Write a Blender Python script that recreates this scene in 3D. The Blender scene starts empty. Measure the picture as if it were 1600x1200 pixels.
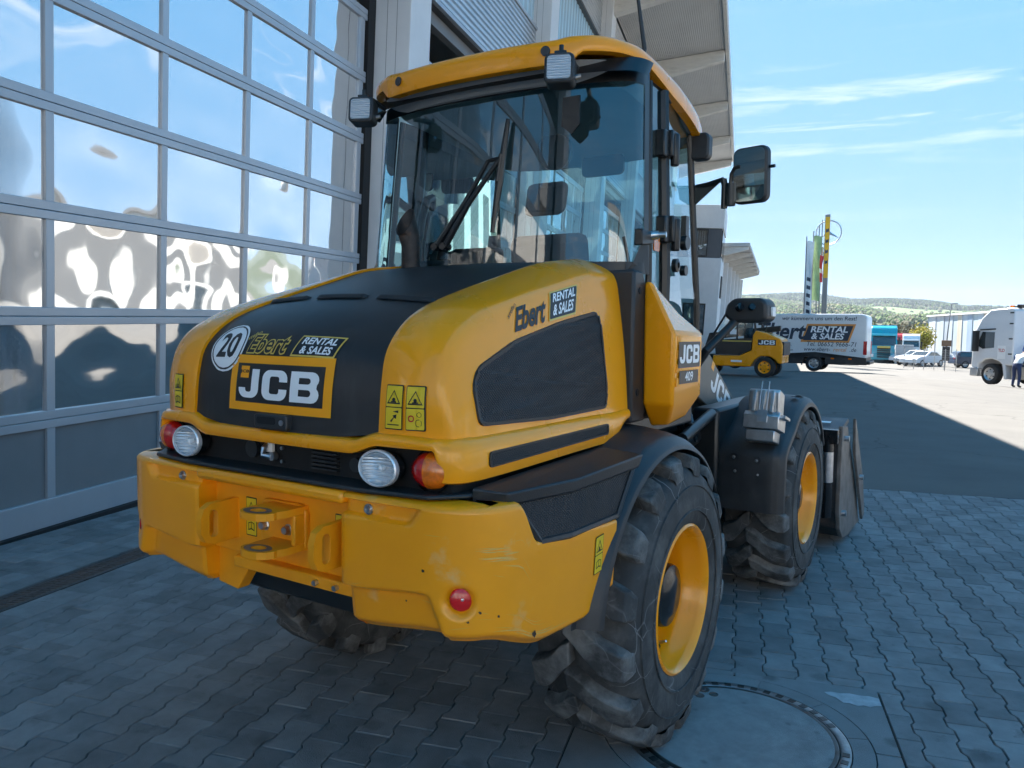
import bpy, bmesh, math, random
from mathutils import Vector, Matrix
random.seed(7)
PI = math.pi
scene = bpy.context.scene
COL = scene.collection

# ------------------------------------------------------------------ camera
cd = bpy.data.cameras.new('camera')
cam = bpy.data.objects.new('camera', cd); COL.objects.link(cam)
cd.sensor_width = 36.0; cd.sensor_fit = 'HORIZONTAL'; cd.lens = 36.0*1210.97/1600.0
cd.clip_start = 0.05; cd.clip_end = 9000
CR = ((0.8441, 0.5360, 0.0142), (-0.5337, 0.8427, -0.0711), (-0.0501, 0.0524, 0.9974))
CP = Vector((1.932, -2.848, 1.564))
_x, _f, _u = [Vector(r).normalized() for r in CR]
_m = Matrix((( _x[0], _u[0], -_f[0]), (_x[1], _u[1], -_f[1]), (_x[2], _u[2], -_f[2]))).to_4x4()
cam.matrix_world = Matrix.Translation(CP) @ _m
scene.camera = cam
scene.render.resolution_x = 1024; scene.render.resolution_y = 768

# building axes (the yard falls towards the wall, so the wall leans a little in yard axes)
UP = Vector((0.050, -0.003, 0.9987)).normalized()
YB = Vector((-0.275, 0.961, 0.017)); YB = (YB - UP*YB.dot(UP)).normalized()
XB = YB.cross(UP).normalized()
P0 = Vector((-4.149, -0.159, 0.0))
ZG = -0.03                       # yard level
YAW = math.atan2(-YB.x, YB.y)    # yard grid follows the wall

# ------------------------------------------------------------------ sky, sun, exposure
SUN_EL = math.radians(48)
_h = (XB*-0.416 + YB*0.909); _h.z = 0; _h.normalize()
SUN_DIR = Vector((_h.x*math.cos(SUN_EL), _h.y*math.cos(SUN_EL), math.sin(SUN_EL)))
w = bpy.data.worlds.new('World'); scene.world = w; w.use_nodes = True
nt = w.node_tree; nt.nodes.clear()
out = nt.nodes.new('ShaderNodeOutputWorld'); bg = nt.nodes.new('ShaderNodeBackground')
sky = nt.nodes.new('ShaderNodeTexSky'); sky.sky_type = 'NISHITA'; sky.sun_disc = False
sky.sun_elevation = SUN_EL; sky.sun_rotation = math.atan2(_h.x, _h.y)
sky.altitude = 300; sky.air_density = 1.0; sky.dust_density = 0.4; sky.ozone_density = 2.2
bg.inputs['Strength'].default_value = 0.15
SHO = 1.8
# thin streaks of high cloud
tc = nt.nodes.new('ShaderNodeTexCoord')
mp = nt.nodes.new('ShaderNodeMapping'); mp.inputs['Rotation'].default_value = (0, math.radians(4), math.radians(12)); mp.inputs['Scale'].default_value = (1.6, 1.0, 13.0)
nz = nt.nodes.new('ShaderNodeTexNoise'); nz.inputs['Scale'].default_value = 2.1; nz.inputs['Detail'].default_value = 7; nz.inputs['Roughness'].default_value = 0.62; nz.inputs['Distortion'].default_value = 0.6
rp = nt.nodes.new('ShaderNodeValToRGB'); rp.color_ramp.elements[0].position = 0.56; rp.color_ramp.elements[1].position = 0.84; rp.color_ramp.elements[1].color = (.62, .62, .62, 1)
mx = nt.nodes.new('ShaderNodeMix'); mx.data_type = 'RGBA'; mx.inputs['B'].default_value = (.88, .92, .96, 1)
hs = nt.nodes.new('ShaderNodeHueSaturation'); hs.inputs['Saturation'].default_value = 2.3
L = nt.links.new
L(tc.outputs['Generated'], mp.inputs['Vector']); L(mp.outputs['Vector'], nz.inputs['Vector']); L(nz.outputs['Fac'], rp.inputs['Fac'])
# even soft shoulder on the whole sky so that the horizon does not burn out
v1 = nt.nodes.new('ShaderNodeVectorMath'); v1.operation = 'MULTIPLY_ADD'; v1.inputs[1].default_value = (SHO,)*3; v1.inputs[2].default_value = (1, 1, 1)
v2 = nt.nodes.new('ShaderNodeVectorMath'); v2.operation = 'DIVIDE'
L(sky.outputs['Color'], v1.inputs[0]); L(sky.outputs['Color'], v2.inputs[0]); L(v1.outputs['Vector'], v2.inputs[1]); v3 = nt.nodes.new('ShaderNodeVectorMath'); v3.operation = 'MULTIPLY'; v3.inputs[1].default_value = (1.12, 1.27, 1.48); L(v2.outputs['Vector'], v3.inputs[0]); L(v3.outputs['Vector'], hs.inputs['Color'])
sxz = nt.nodes.new('ShaderNodeSeparateXYZ'); L(tc.outputs['Generated'], sxz.inputs[0])
el0 = nt.nodes.new('ShaderNodeMath'); el0.operation = 'SUBTRACT'; el0.inputs[1].default_value = .245; L(sxz.outputs[2], el0.inputs[0])
el1 = nt.nodes.new('ShaderNodeMath'); el1.operation = 'ABSOLUTE'; L(el0.outputs[0], el1.inputs[0])
el2 = nt.nodes.new('ShaderNodeMapRange'); el2.interpolation_type = 'SMOOTHSTEP'; el2.inputs['From Min'].default_value = 0; el2.inputs['From Max'].default_value = .075; el2.inputs['To Min'].default_value = 1; el2.inputs['To Max'].default_value = .12; L(el1.outputs[0], el2.inputs['Value'])
mp2 = nt.nodes.new('ShaderNodeMapping'); mp2.inputs['Location'].default_value = (.4, .1, .3); mp2.inputs['Scale'].default_value = (2.4, 2.4, 26.0); nz2 = nt.nodes.new('ShaderNodeTexNoise'); nz2.inputs['Scale'].default_value = 1.5; nz2.inputs['Detail'].default_value = 8; nz2.inputs['Roughness'].default_value = .62; nz2.inputs['Distortion'].default_value = .5
L(tc.outputs['Generated'], mp2.inputs['Vector']); L(mp2.outputs['Vector'], nz2.inputs['Vector'])
rp2 = nt.nodes.new('ShaderNodeMapRange'); rp2.inputs['From Min'].default_value = .54; rp2.inputs['From Max'].default_value = .72; rp2.inputs['To Max'].default_value = .75; L(nz2.outputs['Fac'], rp2.inputs['Value'])
mul = nt.nodes.new('ShaderNodeMath'); mul.operation = 'MULTIPLY'; L(rp2.outputs['Result'], mul.inputs[0]); L(el2.outputs['Result'], mul.inputs[1])
L(mul.outputs[0], mx.inputs['Factor']); L(hs.outputs['Color'], mx.inputs['A']); L(mx.outputs['Result'], bg.inputs['Color']); L(bg.outputs['Background'], out.inputs['Surface'])
sd = bpy.data.lights.new('sun', 'SUN'); sd.energy = 2.2; sd.angle = math.radians(0.53); sd.color = (1.0, 0.95, 0.87)
sun = bpy.data.objects.new('sun', sd); COL.objects.link(sun)
sun.rotation_euler = (-SUN_DIR).to_track_quat('-Z', 'Y').to_euler(); sun.location = (0, 0, 60)
vs = scene.view_settings; vs.view_transform = 'Standard'; vs.look = 'None'; vs.gamma = 1; vs.exposure = 3.3; vs.use_curve_mapping = False
scene.render.engine = 'CYCLES'
scene.cycles.max_bounces = 8; scene.cycles.transparent_max_bounces = 16; scene.cycles.glossy_bounces = 4

# ------------------------------------------------------------------ materials
MATS = {}
def mat(name, col, rough=0.5, metal=0.0, var=0.12, vscale=3.0, bump=0.0, bscale=60.0, coat=0.0, spec=0.5, dirt=None, dscale=2.5, dlo=.55, dhi=.75, rvar=0.0, emit=None, es=0, trans=0, streak=None, island=0.0, world=False, spots=None):
    m = bpy.data.materials.new(name); m.use_nodes = True; t = m.node_tree; b = t.nodes['Principled BSDF']; l = t.links.new
    b.inputs['Roughness'].default_value = rough; b.inputs['Metallic'].default_value = metal
    b.inputs['Coat Weight'].default_value = coat; b.inputs['Coat Roughness'].default_value = 0.08
    b.inputs['Specular IOR Level'].default_value = spec
    if trans: b.inputs['Transmission Weight'].default_value = trans
    tcn = t.nodes.new('ShaderNodeTexCoord')
    vec = tcn.outputs['Object']
    if world: vec = t.nodes.new('ShaderNodeNewGeometry').outputs['Position']
    vec0 = vec
    if streak:
        mpn = t.nodes.new('ShaderNodeMapping'); mpn.inputs['Scale'].default_value = streak; l(vec, mpn.inputs['Vector']); vec = mpn.outputs['Vector']
    n = t.nodes.new('ShaderNodeTexNoise'); n.inputs['Scale'].default_value = vscale; n.inputs['Detail'].default_value = 6; n.inputs['Roughness'].default_value = .6
    l(vec, n.inputs['Vector'])
    r = t.nodes.new('ShaderNodeValToRGB'); e = r.color_ramp.elements
    c = Vector(col[:3])
    e[0].position = .3; e[1].position = .7
    e[0].color = (*(c*(1-var)), 1); e[1].color = (*[min(1, x) for x in c*(1+var)], 1)
    l(n.outputs['Fac'], r.inputs['Fac']); last = r.outputs['Color']
    if island:
        g = t.nodes.new('ShaderNodeNewGeometry'); oi = t.nodes.new('ShaderNodeObjectInfo')
        ad = t.nodes.new('ShaderNodeMath'); ad.operation = 'ADD'; l(g.outputs['Random Per Island'], ad.inputs[0]); l(oi.outputs['Random'], ad.inputs[1])
        fr = t.nodes.new('ShaderNodeMath'); fr.operation = 'FRACT'; l(ad.outputs[0], fr.inputs[0])
        mr = t.nodes.new('ShaderNodeMapRange'); mr.inputs['To Min'].default_value = 1-island; mr.inputs['To Max'].default_value = 1+island; l(fr.outputs[0], mr.inputs['Value'])
        hv = t.nodes.new('ShaderNodeHueSaturation'); l(mr.outputs['Result'], hv.inputs['Value']); l(last, hv.inputs['Color']); last = hv.outputs['Color']
    if dirt:
        n2 = t.nodes.new('ShaderNodeTexNoise'); n2.inputs['Scale'].default_value = dscale; n2.inputs['Detail'].default_value = 8; n2.inputs['Roughness'].default_value = .65
        l(vec, n2.inputs['Vector'])
        r2 = t.nodes.new('ShaderNodeMapRange'); r2.inputs['From Min'].default_value = dlo; r2.inputs['From Max'].default_value = dhi; l(n2.outputs['Fac'], r2.inputs['Value'])
        mxn = t.nodes.new('ShaderNodeMix'); mxn.data_type = 'RGBA'; l(r2.outputs['Result'], mxn.inputs['Factor']); l(last, mxn.inputs['A']); mxn.inputs['B'].default_value = (*dirt[:3], 1); last = mxn.outputs['Result']
    if spots:
        vo = t.nodes.new('ShaderNodeTexVoronoi'); vo.inputs['Scale'].default_value = spots[0]; l(vec0, vo.inputs['Vector'])
        wn = t.nodes.new('ShaderNodeTexNoise'); wn.inputs['Scale'].default_value = 40; l(vec0, wn.inputs['Vector'])
        sm = t.nodes.new('ShaderNodeMath'); sm.operation = 'MULTIPLY_ADD'; sm.inputs[1].default_value = .12; l(wn.outputs['Fac'], sm.inputs[0]); l(vo.outputs['Distance'], sm.inputs[2])
        sp = t.nodes.new('ShaderNodeMapRange'); sp.inputs['From Min'].default_value = spots[1]; sp.inputs['From Max'].default_value = spots[1]+.10; sp.inputs['To Min'].default_value = spots[2]; sp.inputs['To Max'].default_value = 1; l(sm.outputs[0], sp.inputs['Value'])
        hq = t.nodes.new('ShaderNodeHueSaturation'); l(last, hq.inputs['Color']); l(sp.outputs['Result'], hq.inputs['Value']); last = hq.outputs['Color']
    l(last, b.inputs['Base Color'])
    if rvar:
        mr2 = t.nodes.new('ShaderNodeMapRange'); mr2.inputs['To Min'].default_value = max(0, rough-rvar); mr2.inputs['To Max'].default_value = min(1, rough+rvar); l(n.outputs['Fac'], mr2.inputs['Value']); l(mr2.outputs['Result'], b.inputs['Roughness'])
    if bump:
        n3 = t.nodes.new('ShaderNodeTexNoise'); n3.inputs['Scale'].default_value = bscale; n3.inputs['Detail'].default_value = 5; l(vec0, n3.inputs['Vector'])
        bp = t.nodes.new('ShaderNodeBump'); bp.inputs['Strength'].default_value = bump; bp.inputs['Distance'].default_value = .01; l(n3.outputs['Fac'], bp.inputs['Height']); l(bp.outputs['Normal'], b.inputs['Normal'])
    if emit:
        b.inputs['Emission Color'].default_value = (*emit, 1); b.inputs['Emission Strength'].default_value = es
    MATS[name] = m; return m

def glass(name, tint, refl=0.5, rough=0.0, fres=1.5, haze=0.0, hazecol=(.6, .7, .75), wav=0.0, wscale=2.0, minr=0.0):
    """pane: tinted see-through + mirror reflection by fresnel (+ a little haze)"""
    m = bpy.data.materials.new(name); m.use_nodes = True; t = m.node_tree; t.nodes.clear(); l = t.links.new
    o = t.nodes.new('ShaderNodeOutputMaterial'); tr = t.nodes.new('ShaderNodeBsdfTransparent'); tr.inputs['Color'].default_value = (*tint, 1)
    g = t.nodes.new('ShaderNodeBsdfGlossy'); g.inputs['Roughness'].default_value = rough
    fr = t.nodes.new('ShaderNodeFresnel'); fr.inputs['IOR'].default_value = fres
    mr = t.nodes.new('ShaderNodeMapRange'); mr.inputs['To Min'].default_value = minr; mr.inputs['To Max'].default_value = refl+minr; l(fr.outputs[0], mr.inputs['Value'])
    mx1 = t.nodes.new('ShaderNodeMixShader'); l(mr.outputs['Result'], mx1.inputs[0])
    base = tr.outputs[0]
    if haze:
        d = t.nodes.new('ShaderNodeBsdfDiffuse'); d.inputs['Color'].default_value = (*hazecol, 1)
        mx2 = t.nodes.new('ShaderNodeMixShader'); mx2.inputs[0].default_value = haze; l(base, mx2.inputs[1]); l(d.outputs[0], mx2.inputs[2]); base = mx2.outputs[0]
        if haze > 0:
            tcn = t.nodes.new('ShaderNodeTexCoord'); mpn = t.nodes.new('ShaderNodeMapping'); mpn.inputs['Scale'].default_value = (18, 18, 1.2); l(tcn.outputs['Object'], mpn.inputs['Vector'])
            nn = t.nodes.new('ShaderNodeTexNoise'); nn.inputs['Scale'].default_value = 1.5; nn.inputs['Detail'].default_value = 4; l(mpn.outputs['Vector'], nn.inputs['Vector'])
            m3 = t.nodes.new('ShaderNodeMapRange'); m3.inputs['From Min'].default_value = .3; m3.inputs['From Max'].default_value = .75; m3.inputs['To Min'].default_value = haze*.6; m3.inputs['To Max'].default_value = haze*1.5; l(nn.outputs['Fac'], m3.inputs['Value']); l(m3.outputs['Result'], mx2.inputs[0])
    l(base, mx1.inputs[1]); l(g.outputs[0], mx1.inputs[2]); l(mx1.outputs[0], o.inputs['Surface'])
    if wav:
        tcn = t.nodes.new('ShaderNodeTexCoord'); oi = t.nodes.new('ShaderNodeObjectInfo')
        va = t.nodes.new('ShaderNodeVectorMath'); va.operation = 'ADD'; cm = t.nodes.new('ShaderNodeCombineXYZ')
        mu = t.nodes.new('ShaderNodeMath'); mu.operation = 'MULTIPLY'; mu.inputs[1].default_value = 37.0; l(oi.outputs['Random'], mu.inputs[0]); l(mu.outputs[0], cm.inputs[0]); l(mu.outputs[0], cm.inputs[2])
        l(tcn.outputs['Object'], va.inputs[0]); l(cm.outputs[0], va.inputs[1])
        nn = t.nodes.new('ShaderNodeTexNoise'); nn.inputs['Scale'].default_value = wscale; nn.inputs['Detail'].default_value = 1.0; nn.inputs['Roughness'].default_value = .4; l(va.outputs[0], nn.inputs['Vector'])
        bp = t.nodes.new('ShaderNodeBump'); bp.inputs['Strength'].default_value = 1.0; bp.inputs['Distance'].default_value = wav; l(nn.outputs['Fac'], bp.inputs['Height']); l(bp.outputs['Normal'], g.inputs['Normal']); l(bp.outputs['Normal'], fr.inputs['Normal'])
    MATS[name] = m; return m

def mesh_screen(name, col):
    """perforated sheet: fine hole pattern in colour and relief"""
    m = mat(name, col, rough=.55, var=.25, vscale=4)
    t = m.node_tree; b = t.nodes['Principled BSDF']; l = t.links.new
    tcn = t.nodes.new('ShaderNodeTexCoord'); v = t.nodes.new('ShaderNodeTexVoronoi'); v.inputs['Scale'].default_value = 130; v.inputs['Randomness'].default_value = .0
    mpn = t.nodes.new('ShaderNodeMapping'); mpn.inputs['Rotation'].default_value = (.785, 0, 0); l(tcn.outputs['Object'], mpn.inputs['Vector']); l(mpn.outputs['Vector'], v.inputs['Vector'])
    bp = t.nodes.new('ShaderNodeBump'); bp.inputs['Strength'].default_value = .9; bp.inputs['Distance'].default_value = .006; l(v.outputs['Distance'], bp.inputs['Height']); l(bp.outputs['Normal'], b.inputs['Normal'])
    return m

YEL = mat('loader_yellow', (.98, .348, .002), rough=.28, var=.04, vscale=2, coat=.45, spec=.35, rvar=.08, bump=.015, bscale=6)
YELW = mat('worn_yellow', (.98, .348, .002), rough=.36, var=.05, vscale=3, coat=.3, dirt=(.72, .52, .26), dscale=6, dlo=.60, dhi=.86, rvar=.1, bump=.02, bscale=9)
YELD = mat('matt_yellow', (.94, .335, .003), rough=.5, var=.1, vscale=6, dirt=(.30, .19, .07), dscale=9, dlo=.66, dhi=.82)
BLK = mat('black_plastic', (.020, .021, .023), rough=.46, var=.2, vscale=3, bump=.12, bscale=240, dirt=(.055, .056, .058), dscale=2.2, dlo=.5, dhi=.85)
BLKM = mat('black_hood', (.017, .018, .020), rough=.42, var=.15, vscale=2, bump=.06, bscale=400, dirt=(.045, .047, .05), dscale=3, dlo=.55, dhi=.9, streak=(4, 1, 1))
BLKG = mat('black_gloss', (.012, .012, .013), rough=.18, var=.2)
FRAME = mat('black_frame', (.013, .014, .015), rough=.35, var=.2, vscale=8)
RUB = mat('tyre_rubber', (.048, .047, .046), rough=.82, var=.35, vscale=5, bump=.35, bscale=70, dirt=(.24, .235, .225), dscale=6, dlo=.44, dhi=.74)
RUBS = mat('tyre_sidewall', (.036, .036, .036), rough=.75, var=.3, vscale=8, bump=.2, bscale=40, dirt=(.13, .125, .118), dscale=7, dlo=.46, dhi=.8)
SCREEN = mesh_screen('perforated_screen', (.018, .018, .02))
STEEL = mat('galvanised_steel', (.52, .53, .54), rough=.36, metal=1, var=.2, vscale=14, dirt=(.30, .30, .30), dscale=9)
BOLT = mat('zinc_bolt', (.55, .56, .58), rough=.3, metal=1, var=.15, vscale=30)
RUST = mat('exhaust_steel', (.055, .048, .045), rough=.6, metal=.6, var=.35, vscale=18, dirt=(.16, .085, .05), dscale=14)
DARK = mat('dark_cavity', (.008, .008, .009), rough=.8, var=.2)
ARMG = mat('arm_grey', (.135, .125, .11), rough=.45, var=.2, vscale=4, dirt=(.20, .18, .15), dscale=6)
BUCK = mat('bucket_steel', (.026, .027, .03), rough=.42, var=.3, vscale=6, dirt=(.13, .10, .08), dscale=5, dlo=.55, dhi=.8)
WORN = mat('worn_steel', (.20, .18, .165), rough=.5, metal=.5, var=.3, vscale=10, dirt=(.12, .075, .05), dscale=6)
CHROME = mat('lamp_chrome', (.88, .89, .90), rough=.30, metal=.55, var=.08, vscale=60, bump=.45, bscale=75)
RIBC = mat('ribbed_reflector', (.90, .91, .92), rough=.22, metal=.7, var=.05)
_t = RIBC.node_tree; _w = _t.nodes.new('ShaderNodeTexWave'); _w.inputs['Scale'].default_value = 32; _w.bands_direction = 'Z'; _tc = _t.nodes.new('ShaderNodeTexCoord'); _b = _t.nodes.new('ShaderNodeBump'); _b.inputs['Strength'].default_value = .8; _b.inputs['Distance'].default_value = .004; _t.links.new(_tc.outputs['Object'], _w.inputs['Vector']); _t.links.new(_w.outputs['Fac'], _b.inputs['Height']); _t.links.new(_b.outputs['Normal'], _t.nodes['Principled BSDF'].inputs['Normal'])
LENS = glass('clear_lens', (.96, .97, .98), refl=.6, fres=1.4)
REDL = mat('red_lens', (.50, .008, .008), rough=.12, var=.25, vscale=60, coat=1, bump=.15, bscale=160)
AMBL = mat('amber_lens', (.75, .16, .004), rough=.12, var=.25, vscale=60, coat=1, bump=.15, bscale=160)
REFL = mat('red_reflector', (.62, .01, .012), rough=.2, var=.1, vscale=80, coat=.6)
CABG = glass('cab_glass', (.60, .84, .88), refl=1.3, fres=1.52, minr=.10, wav=.0012, wscale=3)
CABG2 = glass('side_glass', (.62, .85, .89), refl=1.3, fres=1.52, minr=.05)
MIRR = mat('mirror_glass', (.62, .68, .68), rough=.01, metal=1, var=.0)
WHITE_D = mat('white_print', (.86, .86, .86), rough=.35, var=.03)
YEL_D = mat('yellow_print', (.98, .37, .002), rough=.35, var=.03)
YELL_D = mat('warning_yellow', (.80, .55, .02), rough=.4, var=.04)
BLK_D = mat('black_print', (.012, .013, .016), rough=.4, var=.05)
RED_D = mat('red_print', (.55, .02, .02), rough=.4, var=.05)
GOLD_D = mat('pale_gold_print', (.72, .50, .10), rough=.4, var=.05)
SEATM = mat('seat_fabric', (.03, .032, .036), rough=.9, var=.2, vscale=30, bump=.2, bscale=200)
TRIM = mat('cab_trim', (.30, .31, .32), rough=.75, var=.08, vscale=4, bump=.1, bscale=150)
ALU = mat('door_aluminium', (.44, .46, .49), rough=.34, metal=.35, var=.05, vscale=2, streak=(1, 1, .2), bump=.02, bscale=30)
ALUD = mat('door_panel_grey', (.19, .195, .20), rough=.5, var=.05, vscale=3, bump=.06, bscale=300)
PANE = glass('acrylic_pane', (.55, .57, .58), refl=1.1, fres=1.5, minr=.13, rough=.035, haze=.34, hazecol=(.52, .56, .61), wav=.006, wscale=1.5)
PANEW = glass('wavy_acrylic_pane', (.55, .57, .58), refl=1.1, fres=1.5, minr=.13, rough=.035, haze=.34, hazecol=(.52, .56, .61), wav=.008, wscale=2.0)
PANE2 = glass('window_pane', (.25, .30, .33), refl=1.1, fres=1.5, minr=.25, wav=.03, wscale=1.5)
PILLAR = mat('white_render', (.70, .70, .70), rough=.6, var=.04, vscale=2.5, dirt=(.63, .63, .63), dscale=1.2, dlo=.5, dhi=.9, bump=.03, bscale=120)
CORR = mat('corrugated_alu', (.58, .60, .62), rough=.33, metal=.75, var=.06, vscale=1.5)
GLAZ = mat('translucent_glazing', (.42, .58, .66), rough=.22, var=.06, vscale=1.2, coat=.5)
TIMB = mat('canopy_beam_paint', (.66, .63, .58), rough=.6, var=.08, vscale=3, streak=(1, 1, 4), dirt=(.50, .47, .42), dscale=2)
SOFF = mat('canopy_soffit', (.50, .49, .47), rough=.6, var=.06, vscale=1.2)
RUBBER = mat('rubber_seal', (.012, .012, .013), rough=.7, var=.2)
WALLD = mat('hall_interior', (.12, .125, .13), rough=.8, var=.15)
PAVE = mat('concrete_paver', (.225, .224, .222), rough=.84, var=.2, vscale=7, bump=.55, bscale=260, dirt=(.14, .139, .137), dscale=8, dlo=.60, dhi=.72, island=.20, world=True, spots=(3.4, .15, .72))
PAVE2 = mat('concrete_slab', (.235, .234, .232), rough=.82, var=.14, vscale=7, bump=.45, bscale=240, dirt=(.17, .17, .168), dscale=3.5, dlo=.56, dhi=.76, island=.10, world=True, spots=(4, .15, .6))
SAND = mat('joint_sand', (.030, .030, .029), rough=.95, var=.4, vscale=25, dirt=(.03, .042, .018), dscale=3, dlo=.6, dhi=.7)
CONC = mat('manhole_concrete', (.28, .278, .272), rough=.85, var=.22, vscale=9, bump=.6, bscale=260, spots=(9, .12, .7), dirt=(.2, .2, .197), dscale=5, dlo=.5, dhi=.75)
IRON = mat('cast_iron', (.095, .088, .084), rough=.42, metal=.75, var=.3, vscale=22, dirt=(.055, .036, .026), dscale=8, dlo=.45, dhi=.65)
IRONR = mat('rusty_grating', (.13, .098, .085), rough=.65, metal=.2, var=.35, vscale=30)
PUTTY = mat('white_paint_patch', (.42, .43, .44), rough=.8, var=.2, vscale=20)

def asphalt():
    m = mat('yard_asphalt', (.112, .105, .096), rough=.88, var=.12, vscale=1.1, bump=.5, bscale=120, dirt=(.132, .123, .110), dscale=.35, dlo=.45, dhi=.75)
    t = m.node_tree; b = t.nodes['Principled BSDF']; l = t.links.new
    # faint polished wheel tracks sweeping across the yard
    tcn = t.nodes.new('ShaderNodeTexCoord'); wv = t.nodes.new('ShaderNodeTexWave'); wv.wave_type = 'RINGS'; wv.inputs['Scale'].default_value = .16; wv.inputs['Distortion'].default_value = 5; wv.inputs['Detail'].default_value = 2; wv.inputs['Detail Scale'].default_value = .25
    mpn = t.nodes.new('ShaderNodeMapping'); mpn.inputs['Location'].default_value = (-38, -22, 0); l(tcn.outputs['Object'], mpn.inputs['Vector']); l(mpn.outputs['Vector'], wv.inputs['Vector'])
    mr = t.nodes.new('ShaderNodeMapRange'); mr.inputs['From Min'].default_value = .55; mr.inputs['From Max'].default_value = 1; mr.inputs['To Min'].default_value = 1.0; mr.inputs['To Max'].default_value = 1.05; l(wv.outputs['Fac'], mr.inputs['Value'])
    old = b.inputs['Base Color'].links[0].from_socket
    hv = t.nodes.new('ShaderNodeHueSaturation'); l(old, hv.inputs['Color']); l(mr.outputs['Result'], hv.inputs['Value']); l(hv.outputs['Color'], b.inputs['Base Color'])
    # hairline cracks
    v = t.nodes.new('ShaderNodeTexVoronoi'); v.feature = 'DISTANCE_TO_EDGE'; v.inputs['Scale'].default_value = .22
    nn = t.nodes.new('ShaderNodeTexNoise'); nn.inputs['Scale'].default_value = 1.2; nn.inputs['Detail'].default_value = 6; l(tcn.outputs['Object'], nn.inputs['Vector'])
    va = t.nodes.new('ShaderNodeVectorMath'); va.operation = 'MULTIPLY_ADD'; va.inputs[1].default_value = (1.2, 1.2, 0); l(nn.outputs['Color'], va.inputs[0]); l(tcn.outputs['Object'], va.inputs[2]); l(va.outputs[0], v.inputs['Vector'])
    m3 = t.nodes.new('ShaderNodeMapRange'); m3.inputs['From Max'].default_value = .006; m3.inputs['To Min'].default_value = .6; m3.inputs['To Max'].default_value = 1; l(v.outputs['Distance'], m3.inputs['Value'])
    h2 = t.nodes.new('ShaderNodeHueSaturation'); l(hv.outputs['Color'], h2.inputs['Color']); l(m3.outputs['Result'], h2.inputs['Value']); l(h2.outputs['Color'], b.inputs['Base Color'])
    return m
ASPH = asphalt()

def scratches(m, col, scale, width, amount):
    """thin pale scratch lines over an existing material"""
    t = m.node_tree; b = t.nodes['Principled BSDF']; l = t.links.new
    tcn = t.nodes.new('ShaderNodeTexCoord'); n = t.nodes.new('ShaderNodeTexNoise'); n.inputs['Scale'].default_value = 3.0; l(tcn.outputs['Object'], n.inputs['Vector'])
    va = t.nodes.new('ShaderNodeVectorMath'); va.operation = 'MULTIPLY_ADD'; va.inputs[1].default_value = (.25, .25, .25); l(n.outputs['Color'], va.inputs[0]); l(tcn.outputs['Object'], va.inputs[2])
    v = t.nodes.new('ShaderNodeTexVoronoi'); v.feature = 'DISTANCE_TO_EDGE'; v.inputs['Scale'].default_value = scale; l(va.outputs[0], v.inputs['Vector'])
    mr = t.nodes.new('ShaderNodeMapRange'); mr.inputs['From Min'].default_value = 0; mr.inputs['From Max'].default_value = width; mr.inputs['To Min'].default_value = amount; mr.inputs['To Max'].default_value = 0; l(v.outputs['Distance'], mr.inputs['Value'])
    n2 = t.nodes.new('ShaderNodeTexNoise'); n2.inputs['Scale'].default_value = 5; l(tcn.outputs['Object'], n2.inputs['Vector'])
    m2 = t.nodes.new('ShaderNodeMapRange'); m2.inputs['From Min'].default_value = .45; m2.inputs['From Max'].default_value = .6; l(n2.outputs['Fac'], m2.inputs['Value'])
    mu = t.nodes.new('ShaderNodeMath'); mu.operation = 'MULTIPLY'; l(mr.outputs['Result'], mu.inputs[0]); l(m2.outputs['Result'], mu.inputs[1])
    mx_ = t.nodes.new('ShaderNodeMix'); mx_.data_type = 'RGBA'; old = b.inputs['Base Color'].links[0].from_socket; l(mu.outputs[0], mx_.inputs['Factor']); l(old, mx_.inputs['A']); mx_.inputs['B'].default_value = (*col, 1); l(mx_.outputs['Result'], b.inputs['Base Color'])
scratches(RUBS, (.26, .25, .24), 6.5, .014, .85)
scratches(RUB, (.22, .215, .21), 9, .02, .5)

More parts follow.
